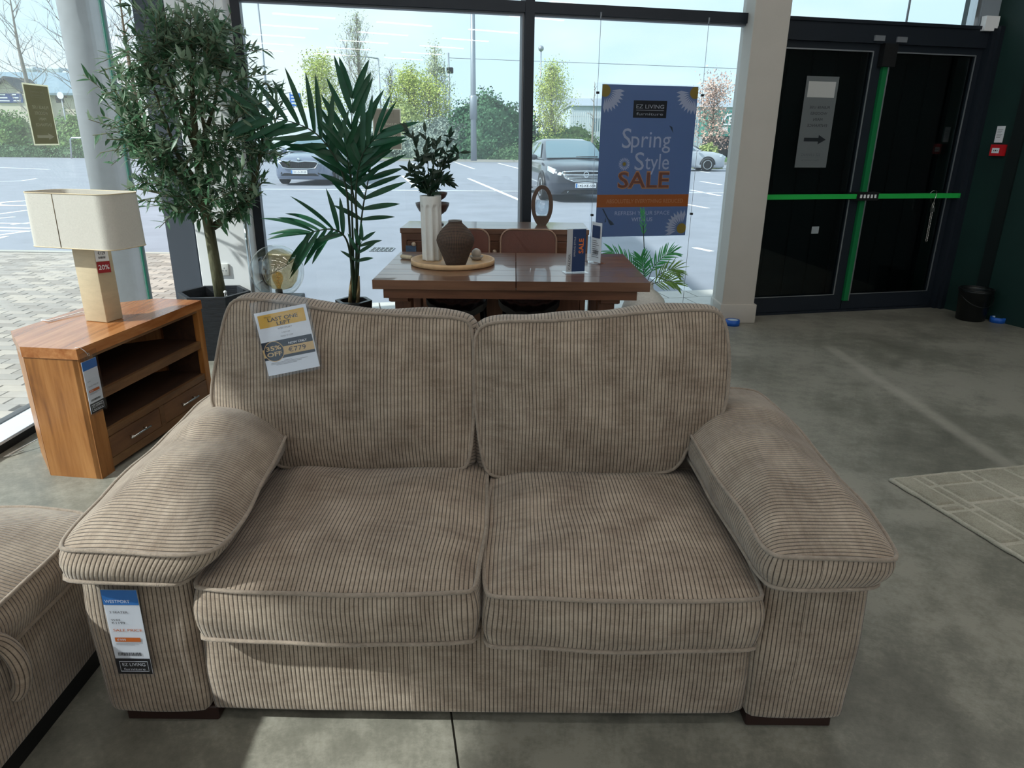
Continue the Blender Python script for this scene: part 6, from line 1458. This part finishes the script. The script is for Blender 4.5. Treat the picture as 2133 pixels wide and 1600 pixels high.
# ------------------------------------------------------------------ trees, shrubs, hedge
def foliage_mat(name, c1, c2): return mat(name, c1, 0.7, col2=c2, scale=1.3, spec=0.2, detail=2.0)
rg = random.Random(99)
def sprout(mb, p, d, L, r, lev, ends, spread, n=3, upw=0.25):
    pts = [p]; rs = [r]; q = p.copy(); dd = d.normalized()
    for k in range(4):
        dd = (dd+Vector((rg.gauss(0, 1), rg.gauss(0, 1), rg.gauss(0, 1)))*0.10+V(0, 0, upw*0.15)).normalized(); q = q+dd*L/4; pts.append(q.copy()); rs.append(r*(1-0.2*(k+1)))
    mb.tube(pts, rs, 4 if lev else 6, cap=False)
    if lev == 0 or True: ends.append((pts[-1], dd))
    if lev > 0:
        for k in range(n+rg.randint(0, 1)):
            i = rg.randint(1, 4); o = Vector((rg.gauss(0, 1), rg.gauss(0, 1), rg.gauss(0, 0.5))).normalized()
            sprout(mb, pts[i], dd*0.8+o*spread+V(0, 0, upw), L*rg.uniform(0.55, 0.75), r*0.55, lev-1, ends, spread, n, upw)
def tree(label, x, ytop, Y, crown_w, mleaf, mbark, cone=0.5, nb=26, leaves=1400, leaf=0.13, bare=0.3, zb=0.3, group='trees beyond the car park', lev=2, lean=0, upw=0.45):
    top = PY(x, ytop, Y); h = top.z; base = Vector((top.x-lean, Y, 0.0 if zb < 0.3 else zb)); t = thing('tree', label, 'tree', base, group)
    H_ = h-base.z; tr_ = [base+Vector((lean*s, 0, 0))*s+V(rg.gauss(0, 0.03), rg.gauss(0, 0.03), H_*s) for s in (0, 0.15, 0.3, 0.45, 0.6, 0.75, 0.9, 1.0)]
    build('trunk', MB().tube(tr_, [0.16*H_/9*(1-s)+0.012 for s in (0, 0.15, 0.3, 0.45, 0.6, 0.75, 0.9, 1.0)], 8), mbark, t)
    bm_ = MB(); ends = []
    for k in range(nb):
        s = 0.10+0.88*(k+rg.random())/nb; p = base.lerp(tr_[-1], s); an = rg.uniform(0, 2*math.pi)
        prof = 0.55+0.45*s/0.35 if s < 0.35 else (1-((s-0.35)/0.65)**(2.2-1.2*cone))+0.07
        w = crown_w*prof*rg.uniform(0.6, 1.05); d = Vector((math.cos(an), math.sin(an), upw+0.6*s))
        sprout(bm_, p, d, max(0.3, w*0.72), 0.030, lev if w > 0.6 else lev-1, ends, 0.75, 3, upw*0.5)
    build('branches', bm_, mbark, t, kind='stuff')
    if leaves:
        fm = MB(); vs, fs = [], []
        for k in range(leaves):
            p, d = rg.choice(ends)
            if rg.random() < bare*((p.z-base.z)/H_)**1.5*2: continue
            c = p+Vector((rg.gauss(0, 1), rg.gauss(0, 1), rg.gauss(0, 1)))*leaf*2.2; a = Vector((rg.gauss(0, 1), rg.gauss(0, 1), rg.gauss(0, 1))).normalized(); b = a.orthogonal().normalized(); s = leaf*rg.uniform(0.5, 1.1)
            fm.add([c-a*s*0.5, c+b*s*0.35, c+a*s*0.5, c-b*s*0.35], [(0, 1, 2, 3)])
        build('foliage', fm, mleaf, t, kind='stuff')
    return t
def bush(label, x0, x1, ytop, ybase, Y, m, n=1800, leaf=0.16, depth=1.2, group='shrubs along the car park', name='shrub', bare_core=None):
    a, b = PY(x0, ybase, Y), PY(x1, ybase, Y); c0 = (a+b)/2; zt = PY((x0+x1)/2, ytop, Y).z; zb = min(0.12, max(0.0, c0.z)); c0.z = zb
    t = thing(name, label, name, (c0.x, Y, zb), group); hw = abs(b.x-a.x)/2; hh = zt-zb; sd = rg.uniform(0, 50)
    def R(d): return 1+0.22*mnoise.noise(d*2.2+V(sd, 0, 0))+0.10*mnoise.noise(d*5+V(0, sd, 0))
    core = MB(); nu, nv = 24, 10; vs = []
    for i in range(nv+1):
        for k in range(nu):
            th, ph = math.pi*0.5*i/nv, 2*math.pi*k/nu; d = Vector((math.cos(th)*math.cos(ph), math.cos(th)*math.sin(ph), math.sin(th))); r = R(d)*0.90; vs.append(Vector((c0.x+d.x*hw*r, Y+d.y*depth*r, zb+max(0.0, d.z)*hh*r)))
    core.add(vs, [(i*nu+k, i*nu+(k+1) % nu, (i+1)*nu+(k+1) % nu, (i+1)*nu+k) for i in range(nv) for k in range(nu)], None, True); build('leaf_mass', core, m, t)
    fm = MB()
    for k in range(n):
        d = Vector((rg.gauss(0, 1), -abs(rg.gauss(0, 1)) if rg.random() < 0.8 else rg.gauss(0, 1), abs(rg.gauss(0, 0.9)))).normalized(); r = R(d)*rg.uniform(0.86, 1.03); c = Vector((c0.x+d.x*hw*r, Y+d.y*depth*r, zb+d.z*hh*r+0.02))
        a_ = (d+Vector((rg.gauss(0, 1), rg.gauss(0, 1), rg.gauss(0, 1)))*0.8).normalized(); u = a_.orthogonal().normalized(); v = a_.cross(u); s = leaf*rg.uniform(0.5, 1.15)
        fm.add([c-u*s*0.5, c+v*s*0.35, c+u*s*0.5, c-v*s*0.35], [(0, 1, 2, 3)])
    build('foliage', fm, m, t, kind='stuff'); return t
f_yel = foliage_mat('fresh yellow green leaves', srgb(150, 164, 70), srgb(196, 206, 120)); f_pale = foliage_mat('pale spring leaves', srgb(160, 172, 130), srgb(200, 208, 170)); f_drk = foliage_mat('dark evergreen leaves', srgb(44, 84, 62), srgb(84, 124, 88)); f_sil = foliage_mat('silvery leaves', srgb(112, 128, 118), srgb(176, 188, 176)); f_mid = foliage_mat('mid green leaves', srgb(76, 116, 66), srgb(124, 152, 88)); f_pink = foliage_mat('pinkish new leaves', srgb(176, 140, 126), srgb(206, 180, 164)); f_lime = foliage_mat('lime leaves', srgb(140, 156, 92), srgb(186, 196, 130)); f_low = foliage_mat('low green cover', srgb(70, 104, 72), srgb(104, 136, 96))
b_gry = mat('grey bark', srgb(132, 128, 118), 0.9, var=0.15, scale=4); b_brn = mat('brown bark', srgb(104, 92, 76), 0.9, var=0.15, scale=4)
tree('tallest bare grey tree with faint leaves, behind the palm', 742, 28, 54, 2.6, f_pale, b_gry, 0.5, 60, 3800, 0.11, 0.3, upw=1.1)
tree('yellow green budding tree left of the tallest tree', 662, 135, 52, 2.3, f_yel, b_brn, 0.1, 40, 6500, 0.15, 0.05)
tree('bare brown tree between the tallest tree and the spire tree', 812, 142, 55, 1.7, f_pale, b_brn, 0.2, 34, 1200, 0.10, 0.2, upw=0.8)
tree('bushy yellow tree left of the spire tree', 850, 150, 53, 1.9, f_yel, b_brn, 0.15, 40, 7000, 0.15, 0.05)
tree('spire shaped pale green tree near the floodlight poles', 906, 94, 55, 2.2, f_pale, b_gry, 0.9, 50, 5200, 0.12, 0.15, upw=0.9)
tree('yellow low tree in front of the spire tree', 892, 178, 52.5, 1.9, f_yel, b_brn, 0.1, 30, 4200, 0.15, 0.05)
tree('conical yellow green tree right of the centre mullion', 1150, 138, 50, 1.9, f_yel, b_gry, 0.75, 50, 8000, 0.13, 0.1, upw=0.8)
tree('pinkish leafed tree beside the white column', 1492, 176, 48, 1.9, f_pink, b_brn, 0.2, 26, 2600, 0.17, 0.05)
tree('bare tree at the far left edge of the window', 8, -60, 50.5, 4.2, None, b_gry, 0.2, 22, 0, 0.1, 0, group='bare trees at the left', zb=0.1)
tree('bare twiggy tree left of the round column', 118, -80, 52, 4.4, None, b_brn, 0.2, 26, 0, 0.1, 0, group='bare trees at the left')
tree('bare twiggy tree right of the round column', 238, -70, 52, 4.2, None, b_brn, 0.2, 30, 0, 0.1, 0, group='bare trees at the left')
tree('thin bare sapling behind the poster edge', 1240, 170, 49, 0.7, None, b_gry, 0.4, 12, 0, 0.1, 0, lev=1)
bush('large dark evergreen shrub left of the centre mullion', 905, 1135, 196, 335, 50.5, f_drk, 5200, 0.22, 1.6)
bush('silvery shrub mass below the sign', 815, 1010, 248, 335, 49.9, f_sil, 4200, 0.2, 0.7)
bush('yellow green shrub above the silvery shrubs', 800, 905, 215, 330, 51.3, f_lime, 1800, 0.2, 0.9)
bush('mid green hedge behind the dark grey car', 1085, 1275, 262, 338, 50, f_mid, 3600, 0.18, 0.8)
bush('low silvery bush behind the palm', 660, 830, 265, 337, 50.2, f_sil, 2600, 0.2, 0.8)
bush('green bush behind the silver blue car', 540, 690, 262, 338, 50.4, f_mid, 2200, 0.2, 0.8)
bush('rounded lime bush below the green trailer', 1440, 1500, 302, 352, 41.0, f_lime, 1600, 0.16, 0.9)
bush('long green bank of shrubs at the far left', -120, 110, 228, 338, 49.9, f_mid, 4200, 0.22, 0.9)
bush('green bank of shrubs beside the round column', 70, 330, 236, 338, 50.3, f_mid, 3800, 0.22, 0.9)
bush('low hedge along the kerb at the far left', -100, 120, 300, 342, 48.95-0.45, f_low, 2200, 0.16, 0.35)
bush('low hedge along the kerb beside the round column', 90, 330, 302, 342, 48.95-0.45, f_low, 2200, 0.16, 0.35)
bush('dark green bush on the kerb under the conical tree', 1000, 1130, 300, 340, 49.3, f_low, 1500, 0.16, 0.5)

# ------------------------------------------------------------------ lamp posts, buildings, van, trailer
m_pole = mat('galvanised pole', srgb(150, 158, 166), 0.45, 0.5)
def pole(label, x, ytop, ybase, Y, r, parts=None, name='lamp_post', cat='lamp post', grp='poles beyond the window'):
    tp, bs = PY(x[0], ytop, Y), PY(x[1], ybase, Y); t = thing(name, label, cat, (tp.x, Y, 0.1), grp)
    build('pole', MB().tube([(tp.x, Y, 0.1), (tp.x, Y, (tp.z)*0.5), (tp.x, Y, tp.z)], [r*1.25, r, r*0.75], 10), m_pole, t); return t, Vector((tp.x, Y, tp.z))
t, q = pole('thick grey camera pole in front of the dark evergreen shrub', (984, 984), -40, 290, 47, 0.16, name='camera_pole', cat='pole'); build('collar', MB().lathe([(0.24, 2.6), (0.24, 3.9), (0.19, 4.0)], 12, (q.x, q.y, 0)), m_pole, t)
t, q = pole('tall thin street lamp with a short arm, left of the palm', (537, 548), 6, 250, 48, 0.07); build('arm', MB().tube([q, q+V(-0.9, 0, 0.15)], 0.04, 8), m_pole, t); build('lamp_head', MB().bbox(q.x-1.5, q.x-0.85, q.y-0.12, q.y+0.12, q.z+0.08, q.z+0.2, 0.04, 2), m_pole, t)
t, q = pole('street lamp with an arm beside the tallest tree', (788, 789), 122, 250, 62, 0.07); build('arm', MB().tube([q, q+V(-1.6, 0, 0.2)], 0.05, 8), m_pole, t); build('lamp_head', MB().bbox(q.x-2.2, q.x-1.5, q.y-0.12, q.y+0.12, q.z+0.12, q.z+0.26, 0.04, 2), m_pole, t)
t, q = pole('slim pole with a round head right of the centre mullion', (1127, 1124), 104, 250, 60, 0.07); build('lamp_head', MB().sphere((q.x, q.y, q.z+0.1), 0.22, 14, 8), m_pole, t)
t, q = pole('bare utility pole behind the spire tree', (934, 934), 110, 240, 66, 0.10, name='utility_pole', cat='pole')
wr = [q+V(0, 0, -0.4)]+[PY(x, y, 66) for x, y in ((1100, 127), (1300, 134), (1560, 144), (1800, 152))]; single('overhead_wire', MB().tube(wr, 0.018, 5), m_cblk, 'thin overhead wire running right from the utility pole across the sky', 'wire')
t, q = pole('floodlight pole with two lamps beside the spire tree', (925, 925), 128, 240, 63, 0.07, name='floodlight_pole'); 
for dx in (-0.5, 0.2): build('floodlight', MB().bbox(q.x+dx, q.x+dx+0.55, q.y-0.2, q.y+0.2, q.z-0.9, q.z-0.45, 0.05, 1), m_cblk, t)
for lab, x, y in (('thin mast behind the building at the far left', 64, 75), ('second thin mast at the far left', 38, 112)): pole(lab, (x, x), y, 150, 92, 0.06, name='mast', cat='pole')
# blue road sign and white van
a_, b_ = PY(605, 221, 52), PY(626, 194, 52); t = thing('road_sign', 'blue rectangular road sign above the white van', 'sign', (a_.x+0.3, 52, 0.3))
build('panel', MB().box(a_.x, b_.x, 52, 52.06, a_.z, b_.z), mat('road sign blue', srgb(44, 110, 196), 0.5), t); build('post', MB().tube([(a_.x+0.2, 52.1, 0.3), (a_.x+0.2, 52.1, b_.z)], 0.05, 8), m_pole, t)
cs = MB()
for k in range(4): cs.box(a_.x+0.1, b_.x-0.15-0.1*(k % 2), 51.985, 52.0, a_.z+0.15+0.2*k, a_.z+0.23+0.2*k)
build('lettering', cs, m_paper, t, kind='stuff')
a_, b_ = PY(560, 282, 45), PY(660, 226, 45); t = thing('white_van', 'white box van parked behind the silver blue car', 'van', ((a_.x+b_.x)/2, 46, GZ))
m_van = mat('white van paint', srgb(226, 230, 234), 0.4)
build('cargo_box', MB().bbox(a_.x, b_.x, 44.6, 47.4, 0.55, b_.z, 0.06, 2), m_van, t); build('cab', MB().prism([(44.9, 0.45), (44.9, 1.2), (45.3, 1.9), (47.2, 1.9), (47.2, 0.45)], a_.x-1.5, a_.x, Matrix(((0, 0, 1, 0), (1, 0, 0, 0), (0, 1, 0, 0), (0, 0, 0, 1)))), m_van, t)
for wx0 in (a_.x-0.9, b_.x-0.8):
    for wy in (44.75, 47.2): build('wheel', MB().lathe([(0.2, -0.12), (0.38, -0.12), (0.38, 0.12), (0.2, 0.12)], 20, (wx0, wy, 0.36), Matrix.Rotation(math.pi/2, 4, 'X')), m_tyre, t)
build('chassis', MB().box(a_.x-1.0, b_.x-0.1, 44.9, 47.1, 0.36, 0.56), m_cblk, t)
# green lorry trailer and grey shed behind the palisade fence, right
a_, b_ = PY(1471, 284, 52), PY(1600, 231, 52); t = thing('lorry_trailer', 'green lorry trailer with white lettering behind the poster', 'trailer', ((a_.x+b_.x)/2, 53, 0.3))
m_trl = mat('trailer green', srgb(54, 128, 116), 0.5); build('box', MB().bbox(a_.x, b_.x, 52, 54.4, a_.z, b_.z, 0.04, 1), m_trl, t); build('chassis', MB().box(a_.x+0.3, b_.x, 52.2, 54.2, 0.9, a_.z), m_cblk, t)
for k in range(3):
    for yw in (52.25, 54.15): build('wheel', MB().lathe([(0.25, -0.15), (0.5, -0.15), (0.5, 0.15), (0.25, 0.15)], 20, (a_.x+1.2+k*1.2, yw, 0.72), Matrix.Rotation(math.pi/2, 4, 'X')), m_tyre, t)
c = Card((a_.x, 51.98, a_.z), (1, 0, 0), (0, 0, 1), t, 0.004); hh = b_.z-a_.z
c.text('LEA', 1.0, hh*0.45, hh*0.30, m_paper, 1, 'L', bold=0.02, width=1.5); c.rect(0.75, hh*0.30, 1.45, hh*0.36, m_paper, 1); c.rect(0.85, hh*0.20, 1.45, hh*0.29, m_paper, 1); c.poly([(0.95, hh*0.42), (1.05, hh*0.42), (1.3, hh*0.78), (1.9, hh*0.88), (1.9, hh*0.93), (1.2, hh*0.84)], m_paper, 1); c.done()
a_, b_ = PY(1188, 300, 75), PY(1560, 224, 75); t = thing('industrial_shed', 'pale grey industrial shed behind the palisade fence', 'building', ((a_.x+b_.x)/2, 80, 0.6))
m_shed = mat('pale grey cladding', srgb(176, 188, 200), 0.6, var=0.04, scale=1); build('wall', MB().box(a_.x, b_.x, 75, 87, 0.6, b_.z), m_shed, t); build('roof', MB().prism([(74.8, b_.z), (81, b_.z+1.0), (87.2, b_.z)], a_.x-0.2, b_.x+0.2, Matrix(((0, 0, 1, 0), (1, 0, 0, 0), (0, 1, 0, 0), (0, 0, 0, 1)))), mat('grey shed roof', srgb(150, 160, 170), 0.6), t)
for k in range(7): x = a_.x+2+k*2.6; build('window', MB().box(x, x+1.4, 74.95, 75.0, b_.z*0.5, b_.z*0.75), m_cglass, t)
fe = thing('palisade_fence', 'white metal palisade fence in front of the grey shed', 'fence', (PY(1330, 270, 56).x, 56, 0.5)); fa, fb_ = PY(1186, 275, 56), PY(1560, 275, 56); ft = PY(1200, 232, 56).z
pal = MB(); x = fa.x
while x < fb_.x: pal.box(x, x+0.07, 55.97, 56.0, 0.5, ft-0.1); pal.add([(x, 55.985, ft-0.1), (x+0.07, 55.985, ft-0.1), (x+0.035, 55.985, ft)], [(0, 1, 2)]); x += 0.16
build('paling', pal, mat('white fence paint', srgb(206, 212, 216), 0.6), fe, kind='stuff')
for z in (0.9, ft-0.4): build('rail', MB().box(fa.x, fb_.x, 56.0, 56.05, z, z+0.07), mat('white fence paint', (0, 0, 0)), fe)
# low building with blue grey roof at the left
YB = 72; a_ = PY(-60, 222, YB); b_ = PY(165, 222, YB); rz0 = PY(60, 196, YB).z; rz1 = PY(60, 146, YB).z
bd = thing('low_building', 'low cream building with blue grey roof and blue sign boards at the far left', 'building', ((a_.x+b_.x)/2, YB+4, 0.9))
m_cream = mat('cream render', srgb(206, 198, 182), 0.8); m_roof = mat('blue grey roof', srgb(124, 146, 160), 0.6, var=0.08, scale=2); m_droof = mat('dark gable edge', srgb(70, 78, 84), 0.7); m_bsign = mat('blue sign board', srgb(46, 74, 128), 0.5)
build('wall', MB().box(a_.x, b_.x, YB, YB+10, 0.9, rz0), m_cream, bd)
build('roof', MB().prism([(YB-0.6, rz0-0.1), (YB-0.6, rz0+0.1), (YB+5, rz1+0.2), (YB+10.6, rz0)], a_.x-0.5, b_.x+0.5, Matrix(((0, 0, 1, 0), (1, 0, 0, 0), (0, 1, 0, 0), (0, 0, 0, 1)))), m_roof, bd)
g0, g1, gp = PY(-30, 200, YB-3), PY(50, 196, YB-3), PY(14, 165, YB-3)
build('gable_porch', MB().prism([(g0.x, 0.9), (g1.x, 0.9), (g1.x, g1.z), (gp.x, gp.z), (g0.x, g0.z)], 0, 3.2, Matrix(((1, 0, 0, 0), (0, 0, 1, YB-3), (0, 1, 0, 0), (0, 0, 0, 1)))), m_cream, bd)
for (p, q) in ((g0, gp), (gp, g1)): build('gable_roof', MB().obox(V(p.x, YB-3.4, p.z), q-p, (0, 3.8, 0), (0, 0, 0.25)), m_droof, bd)
for x0, x1 in ((-6, 22), (26, 45)):
    s0, s1 = PY(x0, 214, YB-3.1), PY(x1, 195, YB-3.1); sb_ = build('sign_board', MB().box(s0.x, s1.x, YB-3.12, YB-3.05, s0.z, s1.z), m_bsign, bd)
    lt = MB(); 
    for k in range(3): lt.box(s0.x+0.15, s1.x-0.2-0.15*k, YB-3.135, YB-3.12, s0.z+0.12+0.26*k, s0.z+0.22+0.26*k)
    build('lettering', lt, m_paper, sb_, kind='stuff')
d0, d1 = PY(136, 222, YB-0.05), PY(152, 204, YB-0.05); build('doorway', MB().box(d0.x, d1.x, YB-0.06, YB+0.02, 0.9, d1.z), m_cream, bd)
for x in (118, 130): w0, w1 = PY(x, 214, YB), PY(x+9, 200, YB); build('window', MB().box(w0.x, w1.x, YB-0.05, YB+0.02, w0.z, w1.z), m_droof, bd)
for (x0, x1, yt) in ((42, 70, 139), (88, 124, 140), (128, 160, 148)):
    s0, s1 = PY(x0, 160, 95), PY(x1, yt, 95); o = single('storage_tank', MB().bbox(s0.x, s1.x, 95, 99, 1.2, s1.z, 0.2, 1), mat('pale grey tank', srgb(176, 190, 198), 0.6), {42: 'pale grey tank left of the others above the blue roof', 88: 'wide pale grey tank above the blue roof beside the window sign', 128: 'pale grey tank above the blue roof nearest the round column'}[x0], 'tank', 'tanks beyond the low building')
t, q = pole('small round road sign on a post beside the left window sign', (127, 130), 199, 232, 50, 0.04, name='road_sign', cat='sign'); build('disc', MB().lathe([(0.22, 0), (0.22, 0.03)], 24, (q.x, q.y-0.06, q.z), Matrix.Rotation(math.pi/2, 4, 'X'), False), m_paper, t)
hr = [PZ(150, 332, GZ), PZ(150, 332, GZ)]; ya = PZ(160, 336, 0).y-2
pa, pb, pc2 = PY(145, 310, 47), PY(146, 287, 47), PY(200, 288, 47)
single('hoop_barrier', MB().tube([(pa.x, 47, GZ), (pb.x, 47, pb.z-0.1), (pb.x+0.1, 47, pb.z), (pc2.x-0.1, 47, pb.z), (pc2.x, 47, pb.z-0.1), (pc2.x, 47, GZ)], 0.05, 8), m_rim, 'white tubular hoop barrier in front of the shrub bank', 'barrier')
